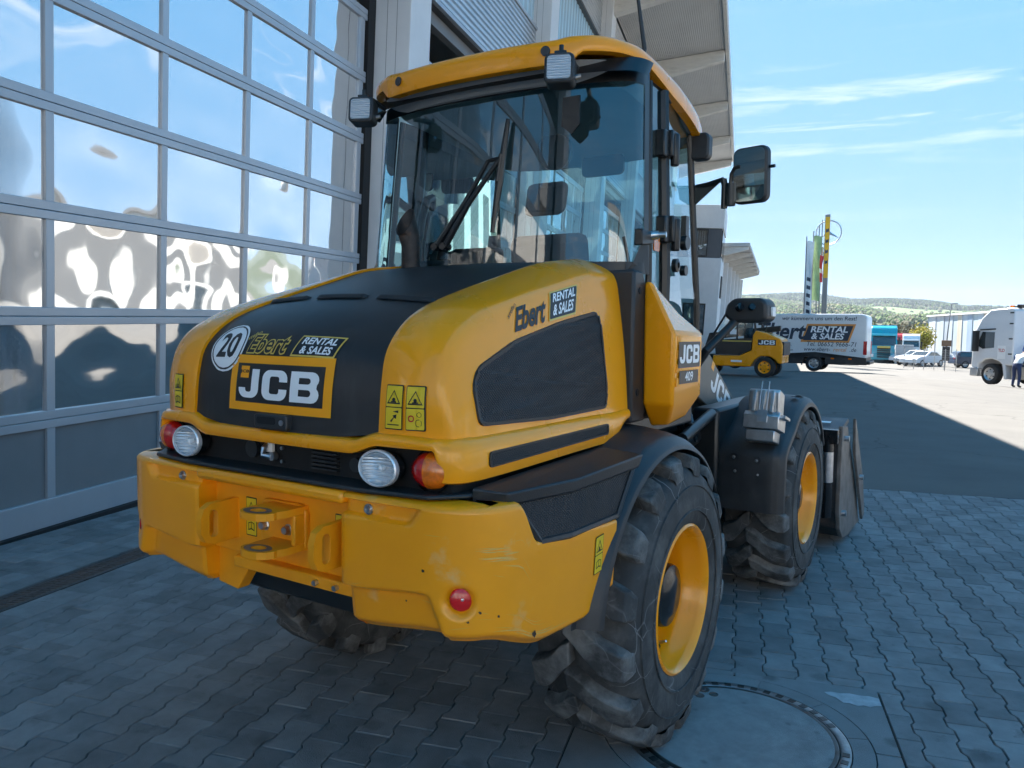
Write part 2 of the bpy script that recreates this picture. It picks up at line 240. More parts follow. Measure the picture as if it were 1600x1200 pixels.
# ------------------------------------------------------------------ geometry helpers
class MB:
    def __init__(s): s.v = []; s.f = []; s.m = []
    def add(s, vs, fs, mi=0):
        o = len(s.v); s.v += [tuple(p) for p in vs]; s.f += [tuple(i+o for i in f) for f in fs]; s.m += [mi]*len(fs); return s
    def box(s, x0, x1, y0, y1, z0, z1, mi=0, M=None):
        p = [Vector((x, y, z)) for z in (z0, z1) for y in (y0, y1) for x in (x0, x1)]
        if M: p = [M @ q for q in p]
        return s.add(p, [(0, 2, 3, 1), (4, 5, 7, 6), (0, 1, 5, 4), (2, 6, 7, 3), (0, 4, 6, 2), (1, 3, 7, 5)], mi)
    def prism(s, poly, axis, a, b, mi=0, M=None):
        """poly: 2D points in the plane across axis ('x': (y,z), 'y': (x,z), 'z': (x,y))"""
        def P(q, t):
            r = {'x': (t, q[0], q[1]), 'y': (q[0], t, q[1]), 'z': (q[0], q[1], t)}[axis]; r = Vector(r); return M @ r if M else r
        n = len(poly)
        vs = [P(q, a) for q in poly] + [P(q, b) for q in poly]
        return s.add(vs, [tuple(range(n-1, -1, -1)), tuple(range(n, 2*n))] + [(i, (i+1) % n, n+(i+1) % n, n+i) for i in range(n)], mi)
    def tube(s, path, r, n=10, mi=0, caps=True):
        path = [Vector(p) for p in path]; rs = r if isinstance(r, (list, tuple)) else [r]*len(path)
        vs = []; prev = None
        for i, p in enumerate(path):
            d = (path[min(i+1, len(path)-1)] - path[max(i-1, 0)]).normalized()
            if prev is None: a = d.orthogonal().normalized()
            else: a = (prev - d*prev.dot(d)).normalized()
            prev = a; b = d.cross(a)
            vs += [p + (a*math.cos(2*PI*k/n) + b*math.sin(2*PI*k/n))*rs[i] for k in range(n)]
        fs = [(i*n+k, i*n+(k+1) % n, (i+1)*n+(k+1) % n, (i+1)*n+k) for i in range(len(path)-1) for k in range(n)]
        if caps: fs += [tuple(range(n-1, -1, -1)), tuple(range((len(path)-1)*n, len(path)*n))]
        return s.add(vs, fs, mi)
    def lathe(s, prof, o, d, n=24, mi=0, a0=0, a1=2*PI):
        """prof: list of (radius, height along d)"""
        o = Vector(o); d = Vector(d).normalized(); a = d.orthogonal().normalized(); b = d.cross(a)
        full = abs(a1-a0-2*PI) < 1e-6; m = n if full else n+1
        vs = []
        for r, h in prof: vs += [o + d*h + (a*math.cos(a0+(a1-a0)*k/n) + b*math.sin(a0+(a1-a0)*k/n))*r for k in range(m)]
        fs = []
        for i in range(len(prof)-1):
            for k in range(n): fs.append((i*m+k, i*m+(k+1) % m, (i+1)*m+(k+1) % m, (i+1)*m+k))
        return s.add(vs, fs, mi)
    def disc(s, o, d, r, h, n=16, mi=0):
        return s.lathe([(0.0001, 0), (r, 0), (r, h), (0.0001, h)], o, d, n, mi)
    def grid(s, fn, nu, nv, mi=0, flip=False):
        vs = [fn(i/(nu-1), j/(nv-1)) for j in range(nv) for i in range(nu)]
        fs = [(j*nu+i, j*nu+i+1, (j+1)*nu+i+1, (j+1)*nu+i) for j in range(nv-1) for i in range(nu-1)]
        if flip: fs = [f[::-1] for f in fs]
        return s.add(vs, fs, mi)
    def mesh(s, name):
        me = bpy.data.meshes.new(name); me.from_pydata(s.v, [], s.f); me.update(); return me
    def build(s, name, mt, parent=None, smooth=38, bevel=0, solid=0, weld=True, seg=2):
        me = s.mesh(name)
        bm = bmesh.new(); bm.from_mesh(me)
        if weld: bmesh.ops.remove_doubles(bm, verts=bm.verts, dist=1e-5)
        bm.to_mesh(me); bm.free()
        for q in (mt if isinstance(mt, (list, tuple)) else [mt]): me.materials.append(q)
        if isinstance(mt, (list, tuple)) and len(s.m) == len(me.polygons): me.polygons.foreach_set('material_index', s.m)
        if smooth:
            me.polygons.foreach_set('use_smooth', [True]*len(me.polygons)); me.set_sharp_from_angle(angle=math.radians(smooth))
        o = bpy.data.objects.new(name, me); COL.objects.link(o)
        if parent: o.parent = parent
        if solid:
            md = o.modifiers.new('thickness', 'SOLIDIFY'); md.thickness = solid; md.offset = -1
        if bevel:
            md = o.modifiers.new('edge', 'BEVEL'); md.width = bevel; md.segments = seg; md.limit_method = 'ANGLE'; md.angle_limit = math.radians(35); md.harden_normals = False
        return o

    def pieces(s, name, mt, parent=None, **kw):
        """build every connected piece as an object of its own"""
        par = list(range(len(s.v)))
        def find(a):
            while par[a] != a: par[a] = par[par[a]]; a = par[a]
            return a
        for f in s.f:
            for i in f[1:]: par[find(f[0])] = find(i)
        groups = {}
        for k, f in enumerate(s.f): groups.setdefault(find(f[0]), []).append(k)
        res = []
        for g in groups.values():
            q = MB(); ids = sorted({i for k in g for i in s.f[k]}); mp_ = {i: n for n, i in enumerate(ids)}
            q.add([s.v[i] for i in ids], [tuple(mp_[i] for i in s.f[k]) for k in g]); res.append(q.build(name, mt, parent, **kw))
        return res

def empty(name, loc=(0, 0, 0), M=None, parent=None):
    o = bpy.data.objects.new(name, None); o.empty_display_size = .2; COL.objects.link(o)
    if M is not None: o.matrix_world = M
    else: o.location = loc
    if parent: o.parent = parent
    return o
def tag(o, label=None, cat=None, group=None, kind=None):
    if label: o['label'] = label
    if cat: o['category'] = cat
    if group: o['group'] = group
    if kind: o['kind'] = kind
    return o
def copy_tree(o, parent=None):
    c = o.copy(); COL.objects.link(c); c.parent = parent
    for ch in list(o.children): copy_tree(ch, c)
    return c
def V(*a): return Vector(a)
def lerp(a, b, t): return a + (b-a)*t
def smst(a, b, x):
    t = max(0., min(1., (x-a)/(b-a))) if a != b else float(x > a); return t*t*(3-2*t)
def crv(pts, t):
    """Catmull-Rom through pts, t in 0..1"""
    pts = [Vector(p) for p in pts]; n = len(pts)-1; x = min(max(t, 0), 1)*n; i = min(int(x), n-1); f = x-i
    p1, p2 = pts[i], pts[i+1]; p0 = pts[i-1] if i else p1*2-p2; p3 = pts[i+2] if i+2 <= n else p2*2-p1
    return .5*((2*p1) + (p2-p0)*f + (2*p0-5*p1+4*p2-p3)*f*f + (3*p1-p0-3*p2+p3)*f**3)
def rrect(w, h, r, n=5, cx=0, cy=0):
    p = []
    for sx, sy, a in ((1, 1, 0), (-1, 1, 90), (-1, -1, 180), (1, -1, 270)):
        for k in range(n+1):
            q = math.radians(a+90*k/n); p.append((cx+sx*(w/2-r)+r*math.cos(q), cy+sy*(h/2-r)+r*math.sin(q)))
    return p
def shape2d(polys):
    """filled 2D outline with holes -> (verts2d, faces)"""
    cu = bpy.data.curves.new('shape', 'CURVE'); cu.dimensions = '2D'; cu.fill_mode = 'BOTH'
    for pl in polys:
        sp = cu.splines.new('POLY'); sp.points.add(len(pl)-1)
        for i, q in enumerate(pl): sp.points[i].co = (q[0], q[1], 0, 1)
        sp.use_cyclic_u = True
    o = bpy.data.objects.new('shape', cu); me = bpy.data.meshes.new_from_object(o)
    vs = [tuple(v.co[:2]) for v in me.vertices]; fs = [tuple(p.vertices) for p in me.polygons]
    bpy.data.objects.remove(o); bpy.data.curves.remove(cu); bpy.data.meshes.remove(me); return vs, fs
def text2d(s, size=1.0, bold=0.0, shear=0.0, xs=1.0, center=True, space=1.0):
    cu = bpy.data.curves.new('text', 'FONT'); cu.body = s; cu.size = size; cu.offset = bold; cu.shear = shear; cu.space_character = space; cu.resolution_u = 3
    if center: cu.align_x = 'CENTER'; cu.align_y = 'CENTER'
    o = bpy.data.objects.new('text', cu); me = bpy.data.meshes.new_from_object(o)
    vs = [(v.co[0]*xs, v.co[1]) for v in me.vertices]; fs = [tuple(p.vertices) for p in me.polygons]
    bpy.data.objects.remove(o); bpy.data.curves.remove(cu); bpy.data.meshes.remove(me); return vs, fs
def arc(cx, cy, r, a, b, n=6, ry=None):
    ry = r if ry is None else ry
    return [(cx+r*math.cos(math.radians(a+(b-a)*k/n)), cy+ry*math.sin(math.radians(a+(b-a)*k/n))) for k in range(n+1)]
def jcb_shapes():
    """wide block letters J C B in a box about 3.05 x 1, origin lower left"""
    J = [(.52, 1), (.82, 1), (.82, .32)] + arc(.52, .32, .30, 0, -90, 6) + [(.30, .02)] + arc(.30, .32, .30, -90, -180, 6) + [(.0, .36), (.28, .36)] + arc(.38, .32, .10, 180, 270, 3) + [(.44, .22)] + arc(.44, .30, .08, -90, 0, 3)
    o = [(1.92, .62), (1.92, .70)] + arc(1.64, .70, .28, 0, 90, 6, .30) + [(1.24, 1)] + arc(1.24, .70, .28, 90, 180, 6, .30) + [(.96, .30)] + arc(1.24, .30, .28, 180, 270, 6, .30) + [(1.64, 0)] + arc(1.64, .30, .28, 270, 360, 6, .30) + [(1.92, .38), (1.62, .38)] + arc(1.54, .29, .08, 0, -90, 3) + [(1.34, .21)] + arc(1.34, .29, .08, 270, 180, 3) + [(1.26, .71)] + arc(1.34, .71, .08, 180, 90, 3) + [(1.54, .79)] + arc(1.54, .71, .08, 90, 0, 3) + [(1.62, .62)]
    Bo = [(2.04, 0), (2.80, 0)] + arc(2.80, .27, .25, -90, 50, 6, .27) + arc(2.78, .75, .25, -40, 90, 6, .25) + [(2.04, 1)]
    h1 = [(2.34, .60)] + [(2.66, .60)] + arc(2.66, .70, .09, -90, 90, 5, .10) + [(2.34, .80)]
    h2 = [(2.34, .20)] + [(2.68, .20)] + arc(2.68, .31, .09, -90, 90, 5, .11) + [(2.34, .42)]
    return [J, o, Bo, h1, h2]
_jcb = None
def jcb2d():
    global _jcb
    if _jcb is None:
        vs = []; fs = []; s = jcb_shapes()
        for polys in ([s[0]], [s[1]], [s[2], s[3], s[4]]):
            a, b = shape2d(polys); o = len(vs); vs += a; fs += [tuple(i+o for i in f) for f in b]
        _jcb = (vs, fs)
    return _jcb
def sub2d(vs, fs, ml):
    bm = bmesh.new(); bv = [bm.verts.new((x, y, 0)) for x, y in vs]
    for f in fs:
        try: bm.faces.new([bv[i] for i in f])
        except ValueError: pass
    bmesh.ops.triangulate(bm, faces=bm.faces)
    for _ in range(5):
        es = [e for e in bm.edges if e.calc_length() > ml]
        if not es: break
        bmesh.ops.subdivide_edges(bm, edges=es, cuts=1); bmesh.ops.triangulate(bm, faces=bm.faces)
    bm.verts.index_update(); r = ([(v.co.x, v.co.y) for v in bm.verts], [tuple(v.index for v in f.verts) for f in bm.faces]); bm.free(); return r
def decal(name, parts, fn, parent, thick=0, ml=0):
    """parts: list of (verts2d, faces, material, lift); fn maps (a, b, lift) to a point on the surface"""
    mb = MB(); ms = []
    for vs, fs, mt, lift in parts:
        if mt not in ms: ms.append(mt)
        if ml: vs, fs = sub2d(vs, fs, ml)
        mb.add([fn(a, b, lift) for a, b in vs], fs, ms.index(mt))
    return mb.build(name, ms, parent, smooth=0, weld=False)
def place2d(sh, cx, cy, sc=1.0, rot=0.0, sx=1.0):
    vs, fs = sh; c, s_ = math.cos(rot), math.sin(rot)
    return [(cx+sc*(c*x*sx-s_*y), cy+sc*(s_*x*sx+c*y)) for x, y in vs], fs
def rect2d(x0, x1, y0, y1, nx=1, ny=1):
    vs = [(lerp(x0, x1, i/nx), lerp(y0, y1, j/ny)) for j in range(ny+1) for i in range(nx+1)]
    return vs, [(j*(nx+1)+i, j*(nx+1)+i+1, (j+1)*(nx+1)+i+1, (j+1)*(nx+1)+i) for j in range(ny) for i in range(nx)]
def flatmap(o, ax, ay, n):
    o, ax, ay, n = Vector(o), Vector(ax), Vector(ay), Vector(n)
    return lambda a, b, l: o + ax*a + ay*b + n*l
# ================================================================== the ground
YM = Matrix.Translation((P0.x, P0.y, ZG)) @ Matrix.Rotation(YAW, 4, 'Z')      # yard axes: x away from the wall, y along it
def gz(s, o=0.0):
    if o > 10.5 and 6 < s < 50: return gz(s) - .08*(min(o, 20)-10.5)*smst(6, 20, s)*(1-smst(36, 50, s))
    pts = [(-4000, 0), (29, 0), (32.5, -.10), (37, -.45), (42, -.85), (50, -1.12), (60, -1.25), (80, -1.36), (130, -1.5), (4000, -1.6)]
    for (a, za), (b, zb) in zip(pts, pts[1:]):
        if a <= s <= b: return lerp(za, zb, (s-a)/(b-a))
    return -1.6
PO0, PO1, PS0, PS1 = 0.0, 11.6, -9.0, 4.36
go = [-3500, -700, -150, -40, -12, -4, PO0-.002, PO0, 10.5, PO1, PO1+.002, 13, 14.5, 16, 18, 20, 24, 30, 40, 60, 90, 150, 500, 3500]
gs = [-3500, -700, -100, -30, PS0-.002, PS0, PS1, PS1+.002] + [6, 8, 10, 12, 14, 16, 18, 20, 22, 25, 27, 29, 31, 32.5, 34, 35.5, 37, 39.5, 42, 46, 50, 55, 60, 70, 80, 100, 130, 200, 600, 3500]
mb = MB()
mb.add([(o, s, gz(s, o) - (.016 if PO0-.001 < o < PO1+.001 and PS0-.001 < s < PS1+.001 else 0)) for s in gs for o in go],
       [(j*len(go)+i, j*len(go)+i+1, (j+1)*len(go)+i+1, (j+1)*len(go)+i) for j in range(len(gs)-1) for i in range(len(go)-1)])
ground = mb.build('yard_ground', ASPH, smooth=20); ground.matrix_world = YM
tag(ground, 'grey asphalt yard stretching from the block paving to the hills', 'ground', kind='structure')

# ------------------------------------------------------------------ block paving
pav = empty('block_paving', M=YM); tag(pav, 'grey interlocking concrete block paving along the workshop wall', 'paving', kind='structure')
mb = MB(); mb.add([(PO0, PS0, -.011), (PO1, PS0, -.011), (PO1, PS1, -.011), (PO0, PS1, -.011)], [(0, 1, 2, 3)])
mb.build('joint_sand', SAND, pav, smooth=0)
LP, RP = .204, .1425          # stone pitch along the wall, row pitch
def stone_outline(g=.0022):
    a, b = .0795-g, .0630-g; e = LP/2-g
    r = [(a, -e), (a, -.064), (b, -.038), (b, .038), (a, .064), (a, e)]
    return r + [(-x, y) for x, y in reversed(r)]
def clip(poly, nx, ny, d):
    """keep nx*x+ny*y <= d"""
    res = []
    for i in range(len(poly)):
        p, q = poly[i], poly[(i+1) % len(poly)]; a = nx*p[0]+ny*p[1]-d; b = nx*q[0]+ny*q[1]-d
        if a <= 0: res.append(p)
        if a*b < 0: t = a/(a-b); res.append((p[0]+(q[0]-p[0])*t, p[1]+(q[1]-p[1])*t))
    return res
def stone_geo(poly, z=0.0, tilt=(0, 0), ch=.0032, dep=.012):
    cx = sum(p[0] for p in poly)/len(poly); cy = sum(p[1] for p in poly)/len(poly); n = len(poly)
    top = []
    for i in range(n):
        p0, p, p1 = Vector(poly[i-1]), Vector(poly[i]), Vector(poly[(i+1) % n])
        e0 = (p-p0); e1 = (p1-p)
        if e0.length < 1e-6 or e1.length < 1e-6: top.append(tuple(p)); continue
        e0.normalize(); e1.normalize(); n0 = Vector((-e0.y, e0.x)); n1 = Vector((-e1.y, e1.x)); nn = (n0+n1)
        if nn.length < 1e-4: top.append(tuple(p)); continue
        nn /= max(.35, 1+n0.dot(n1)); q = p + nn*ch; top.append((q.x, q.y))
    vs = [(x, y, z + tilt[0]*(x-cx) + tilt[1]*(y-cy)) for x, y in top] + [(x, y, z-.004) for x, y in poly] + [(x, y, z-dep) for x, y in poly]
    fs = [tuple(range(n))] + [(n+i, n+(i+1) % n, (i+1) % n, i) for i in range(n)] + [(2*n+i, 2*n+(i+1) % n, n+(i+1) % n, n+i) for i in range(n)]
    return vs, fs
OUT = stone_outline()
MH = (5.13, -1.13); SL = (MH[0]-.615, MH[0]+.615, MH[1]-.60, MH[1]+.575)      # manhole centre, slab square
FO0 = 1.475                                                               # first row starts beyond the drain slabs
spots = []; cut = []
ro = random.Random(3)
nrow = int((PO1-FO0)/RP)+1
for i in range(nrow):
    oc = 3.342 + RP*(i - round((3.342-FO0)/RP))
    j0 = int((PS0+1.696)/LP)-1; j1 = int((PS1+1.696)/LP)+2
    for j in range(j0, j1):
        sc = -1.696 + LP*(j+.5) + (LP/2 if (i - round((3.342-FO0)/RP)) % 2 else 0)
        poly = [(oc+x, sc+y) for x, y in OUT]; whole = True
        if oc < FO0-.06 or oc > PO1-.09 or sc < PS0+.11: continue
        cl = []
        if min(p[0] for p in poly) < FO0: cl.append((-1, 0, -FO0))
        lim = PS1-.006
        if max(p[1] for p in poly) > lim: cl.append((0, 1, lim))
        if SL[0]-.09 < oc < SL[1]+.09 and SL[2]-.11 < sc < SL[3]+.11:
            d = [(oc-SL[1], (-1, 0, -SL[1]-.004)), (SL[0]-oc, (1, 0, SL[0]-.004)), (sc-SL[3], (0, -1, -SL[3]-.004)), (SL[2]-sc, (0, 1, SL[2]-.004))]
            dd = max(d, key=lambda q: q[0])
            if dd[0] < -.085: continue
            cl.append(dd[1])
        for c in cl: poly = clip(poly, *c)
        if len(poly) < 3: continue
        ar = abs(sum(poly[k-1][0]*poly[k][1]-poly[k][0]*poly[k-1][1] for k in range(len(poly))))/2
        if ar < .0016: continue
        if cl and ar < .024: cut.append(poly)
        else: spots.append((oc, sc))
# the 300 stones that show largest are objects of their own
def px(p):
    q = p - CP; d = q.dot(_f); return (800+1210.97*q.dot(_x)/d, 600-1210.97*q.dot(_u)/d, d) if d > .1 else (-9e3, 0, 1)
rank = []
for k, (o, s) in enumerate(spots):
    P = YM @ V(o, s, 0); x, y, d = px(P)
    hid = (-.85 < P.x < .98 and -1.2 < P.y < 1.2)
    if -20 < x < 1620 and y < 1215 and not hid: rank.append((d, k))
rank.sort(); solo = {k for d, k in rank[:296]}
def stone_mesh(poly, name='paver', **kw):
    m = MB(); m.add(*stone_geo(poly, **kw)); me = m.mesh(name); me.materials.append(PAVE); return me
smesh = [stone_mesh(OUT, tilt=(ro.uniform(-.006, .006), ro.uniform(-.006, .006))) for _ in range(6)]
rest = MB()
for k, (o, s) in enumerate(spots):
    dz = ro.uniform(-.0012, .0012)
    if k in solo:
        ob = bpy.data.objects.new('paver', smesh[k % 6]); COL.objects.link(ob); ob.parent = pav; ob.location = (o, s, dz); ob.rotation_euler.z = ro.uniform(-.008, .008) + (PI if ro.random() < .5 else 0)
    else:
        rest.add(*stone_geo([(o+x, s+y) for x, y in OUT], z=dz, tilt=(ro.uniform(-.006, .006), ro.uniform(-.006, .006))))
for poly in cut: rest.add(*stone_geo(poly, z=ro.uniform(-.001, .001)))
r_ = rest.build('pavers', PAVE, pav, smooth=0, weld=False); r_['kind'] = 'stuff'
# rectangular blocks between the wall and the drain, and slabs beside the drain
rect = MB(); o = .09
while o < 1.0:
    s = PS0+.05 + ro.uniform(0, .2)
    while s < 4.2:
        rect.add(*stone_geo([(o+.002, s+.002), (o+.153, s+.002), (o+.153, s+.232), (o+.002, s+.232)], z=ro.uniform(-.0015, .0015), tilt=(ro.uniform(-.008, .008), ro.uniform(-.005, .005)))); s += .234
    o += .155
r_ = rect.build('edge_blocks', PAVE, pav, smooth=0, weld=False); r_['kind'] = 'stuff'
slabm = stone_mesh([(-.105, -.205), (.105, -.205), (.105, .205), (-.105, .205)], 'drain_slab')
s = PS0+.3
while s < 4.1:
    ob = bpy.data.objects.new('drain_slab', slabm); COL.objects.link(ob); ob.parent = pav; ob.location = (1.362, s, ro.uniform(-.001, .001)); s += .412
# slabs round the manhole
def rect_minus_circle(x0, x1, y0, y1, R, n=24):
    """piece of the slab square outside the ring of radius R about the manhole"""
    cx, cy = MH; pts = []
    return [(x0, y0), (x1, y0), (x1, y1), (x0, y1)]
RO = .525
def corner(qa, lab):
    # quarter slab: square corner outside the circle RO, between two axis cuts
    a0 = qa*90; pts = [(MH[0]+RO*math.cos(math.radians(a0+.5+89*k/12)), MH[1]+RO*math.sin(math.radians(a0+.5+89*k/12))) for k in range(13)]
    sx = 1 if qa in (0, 3) else -1; sy = 1 if qa in (0, 1) else -1
    X = SL[1]-.004 if sx > 0 else SL[0]+.004; Y = SL[3]-.004 if sy > 0 else SL[2]+.004
    first, last = pts[0], pts[-1]
    if qa in (0, 2): ex = [(last[0], Y), (X, Y), (X, first[1])]
    else: ex = [(X, last[1]), (X, Y), (first[0], Y)]
    return pts + ex
for q in range(4):
    m = MB(); poly = corner(q, ''); vs, fs = shape2d([poly]); n = len(vs)
    m.add([(x, y, .0) for x, y in vs] + [(x, y, -.011) for x, y in vs], [f for f in fs] + [])
    m.add([(x, y, 0) for x, y in poly] + [(x, y, -.012) for x, y in poly], [(k, (k+1) % len(poly), len(poly)+(k+1) % len(poly), len(poly)+k) for k in range(len(poly))])
    m.build('slab', PAVE2, pav, smooth=0, weld=False)
NR = 11
for k in range(NR):
    a, b = 2*PI*k/NR+.006+.2, 2*PI*(k+1)/NR-.006+.2
    poly = [(MH[0]+.443*math.cos(lerp(a, b, i/5)), MH[1]+.443*math.sin(lerp(a, b, i/5))) for i in range(6)] + [(MH[0]+.518*math.cos(lerp(b, a, i/5)), MH[1]+.518*math.sin(lerp(b, a, i/5))) for i in range(6)]
    m = MB(); m.add(*stone_geo(poly[::-1] if False else poly, z=ro.uniform(-.002, .001), ch=.002)); m.build('ring_block', PAVE2, pav, smooth=0, weld=False)
# smear of pale paint on the slab
top_ = [(5.515, -.652), (5.545, -.640), (5.585, -.643), (5.62, -.632), (5.66, -.640), (5.70, -.634), (5.738, -.645)]
bot_ = [(5.738, -.716), (5.715, -.722), (5.69, -.742), (5.665, -.733), (5.64, -.748), (5.61, -.729), (5.585, -.735), (5.56, -.692), (5.53, -.676)]
pts = top_ + bot_; mb = MB(); mb.add([(x, y, .0022) for x, y in pts], [tuple(range(len(pts)-1, -1, -1))]); mb.build('paint_smear', PUTTY, pav, smooth=0)

# ------------------------------------------------------------------ drain channel with slotted grating
dr = empty('drain_channel', M=YM); tag(dr, 'rusty slotted drain grating let into the paving along the wall', 'drain')
mb = MB(); mb.box(1.035, 1.052, PS0+.1, 4.2, -.03, .002); mb.box(1.238, 1.254, PS0+.1, 4.2, -.03, .002); mb.build('channel_edge', IRON, dr, smooth=0)
mb = MB(); mb.box(1.05, 1.24, PS0+.1, 4.2, -.0105, -.0095); mb.build('channel_bottom', DARK, dr, smooth=0)
gr = MB()
for xa, xb in ((1.053, 1.072), (1.136, 1.152), (1.218, 1.237)): gr.box(xa, xb, -.25, .25, -.008, 0)
for k in range(14):
    y = -.25 + .5*k/14
    for xa, xb in ((1.072, 1.136), (1.152, 1.218)): gr.prism([(xa, y-.007), (xb, y-.007+.022), (xb, y+.007+.022), (xa, y+.007)], 'z', -.008, -.0006)
gm = gr.mesh('grating'); gm.materials.append(IRONR)
s = PS0+.4
while s < 4.0:
    ob = bpy.data.objects.new('grating', gm); COL.objects.link(ob); ob.parent = dr; ob.location = (0, s, .0005); s += .503

# ------------------------------------------------------------------ manhole
mh = empty('manhole_cover', M=YM @ Matrix.Translation((MH[0], MH[1], 0))); tag(mh, 'round concrete manhole cover in a ribbed iron frame by the rear tyre', 'manhole cover')
mb = MB(); mb.lathe([(.436, -.02), (.436, .001), (.432, .003), (.399, .003), (.396, .001), (.396, -.02)], (0, 0, 0), (0, 0, 1), 64); fr = mb.build('frame_ring', mat('worn_iron', (.30, .29, .285), rough=.38, metal=.8, var=.25, vscale=18, dirt=(.07, .05, .04), dscale=5, dlo=.5, dhi=.66), mh)
ribs = MB()
for k in range(46):
    a = 2*PI*k/46
    if k % 23 in (0, 1, 2): continue
    M = Matrix.Rotation(a, 4, 'Z'); ribs.box(.402, .428, -.014, .014, .0025, .0050, M=M)
ribs.pieces('rib', IRON, fr, smooth=0)
mb = MB(); mb.lathe([(.393, -.02), (.393, .002), (.386, .0035), (.378, .003), (.374, .003)], (0, 0, 0), (0, 0, 1), 64); mb.build('lid_rim', IRON, mh)
mb = MB(); mb.lathe([(.0001, .0042), (.2, .0038), (.376, .003), (.376, -.01)], (0, 0, 0), (0, 0, 1), 64); lid = mb.build('lid', CONC, mh)
for a in (1.95, 5.1):
    c = V(.325*math.cos(a), .325*math.sin(a), .0045)
    for k, (dx, dy, r) in enumerate(((0, 0, .027), (.048, .03, .02), (.055, -.035, .02))):
        m = MB(); p = c + (Matrix.Rotation(a+PI, 3, 'Z') @ V(dx-.03, dy, 0)); m.lathe([(.0001, -.001), (r*.75, -.001), (r*.8, .001), (r, .0012), (r, -.003)], p, (0, 0, 1), 16)
        hh = m.build('lifting_socket', IRONR, lid)
        if k == 0: m = MB(); m.box(p.x-.009, p.x+.009, p.y-.009, p.y+.009, p.z-.001, p.z+.002); m.build('key_pin', BOLT, hh, smooth=0)

# ================================================================== workshop building (local axes: x out of the wall, y along it, z up)
BM = Matrix(((XB.x, YB.x, UP.x, P0.x), (XB.y, YB.y, UP.y, P0.y), (XB.z, YB.z, UP.z, P0.z), (0, 0, 0, 1)))
bld = empty('workshop_building', M=BM); tag(bld, 'long white workshop hall with glazed sectional doors, white pillars and a deep roof canopy', 'building')
PITCH = 7.24; SMAX = 49.2; SMIN = -9.35  # unseen rear end kept short so more sky and bounce light reach the loader
PIL0 = 5.535
pm = MB(); pm.box(0, .531, 0, .675, -1.3, 11.6); pmesh = None
for k in range(-2, 7):
    s0 = PIL0 + PITCH*k
    if s0 > SMAX-.6: break
    if pmesh is None:
        ob = pm.build('pillar', PILLAR, bld, smooth=0, bevel=.012); pmesh = ob
    else:
        ob = pmesh.copy(); COL.objects.link(ob); ob.parent = bld
    ob.location = (0, s0, 0)
    g = MB(); g.box(.10, .1035, -.0015, 0, 0, 11); 
for k in range(-1, 4):       # fine panel joints on the pillar flank
    g = MB()
    for x in (.19, .33): g.box(x, x+.006, PIL0+PITCH*k-.0025, PIL0+PITCH*k, .1, 11.3)
    g.build('pillar_joint', ALUD, bld, smooth=0)
def wavy(name, y0, y1, z0, z1, x, amp, pitch, horiz, parent, mt, nsub=1):
    m = MB(); a0, a1 = (z0, z1) if horiz else (y0, y1); n = int((a1-a0)/pitch); prof = []
    for k in range(n):
        b = a0 + (a1-a0)*k/n; p = (a1-a0)/n
        prof += [(b, 0), (b+p*.30, 0), (b+p*.45, amp), (b+p*.85, amp)]
    prof.append((a1, 0))
    if horiz: vs = [(x+d, y, z) for z, d in prof for y in (y0, y1)]
    else: vs = [(x+d, y, z) for y, d in prof for z in (z0, z1)]
    fs = [(2*i, 2*i+1, 2*i+3, 2*i+2) for i in range(len(prof)-1)]
    if not horiz: fs = [f[::-1] for f in fs]
    m.add(vs, fs); return m.build(name, mt, parent, smooth=0)
# one bay = fascia sheet, glazing, upper sheet, lintel, soffit, wall head
bay0 = []
def bay(k):
    y0 = PIL0-PITCH+.675+PITCH*k; y1 = PIL0+PITCH*k
    wavy('corrugated_fascia', y0, y1, 6.42, 7.90, .17, .035, .105, True, bld, CORR)
    m = MB(); m.box(.16, .235, y0, y1, 6.36, 6.425); m.box(.16, .235, y0, y1, 7.895, 7.96); m.build('fascia_trim', ALU, bld, smooth=0)
    wavy('glazing_band', y0, y1, 7.96, 10.03, .12, .018, .30, False, bld, GLAZ)
    m = MB(); m.box(.10, .25, y0, y1, 10.02, 10.09); m.build('upper_trim', FRAME, bld, smooth=0)
    wavy('upper_sheet', y0, y1, 10.09, 11.6, .17, .03, .12, True, bld, CORR)
    m = MB(); m.box(-.25, .16, y0, y1, 6.345, 6.40); m.build('soffit', FRAME, bld, smooth=0)
    m = MB(); m.box(-.22, .10, y0, y1, 6.40, 11.7); m.build('wall', WALLD, bld, smooth=0)
for k in range(-1, 7):
    if PIL0+PITCH*k > SMAX+.5: break
    bay(k)
# doors
COLW = 1.196; DC0 = .436
ROWH = .789
def pane_mesh(w, h, seed, deep, mt=None):
    r = random.Random(seed); m = MB(); a, b, c = r.uniform(-1, 1), r.uniform(-1, 1), r.uniform(.6, 1.2)
    ph = r.uniform(0, 6)
    def fn(u, v):
        U, W_ = u*2-1, v*2-1; e = (1-U*U)*(1-W_*W_)
        return (-deep*c*e + deep*.35*a*math.sin(3*U+ph)*e + deep*.3*b*math.cos(4*W_+ph)*e, (u-.5)*w, (v-.5)*h)
    m.grid(fn, 15, 11, flip=True); me = m.mesh('pane'); me.materials.append(mt or PANE); me.polygons.foreach_set('use_smooth', [True]*len(me.polygons)); return me
PM = [pane_mesh(1.115, .655, q, d) for q, d in enumerate((.002, .003, .007, .009, .005, .008, .002, .004))]
BP = [pane_mesh(1.115, .655, 20+q, d, PANEW) for q, d in enumerate((.011, .013, .009))]
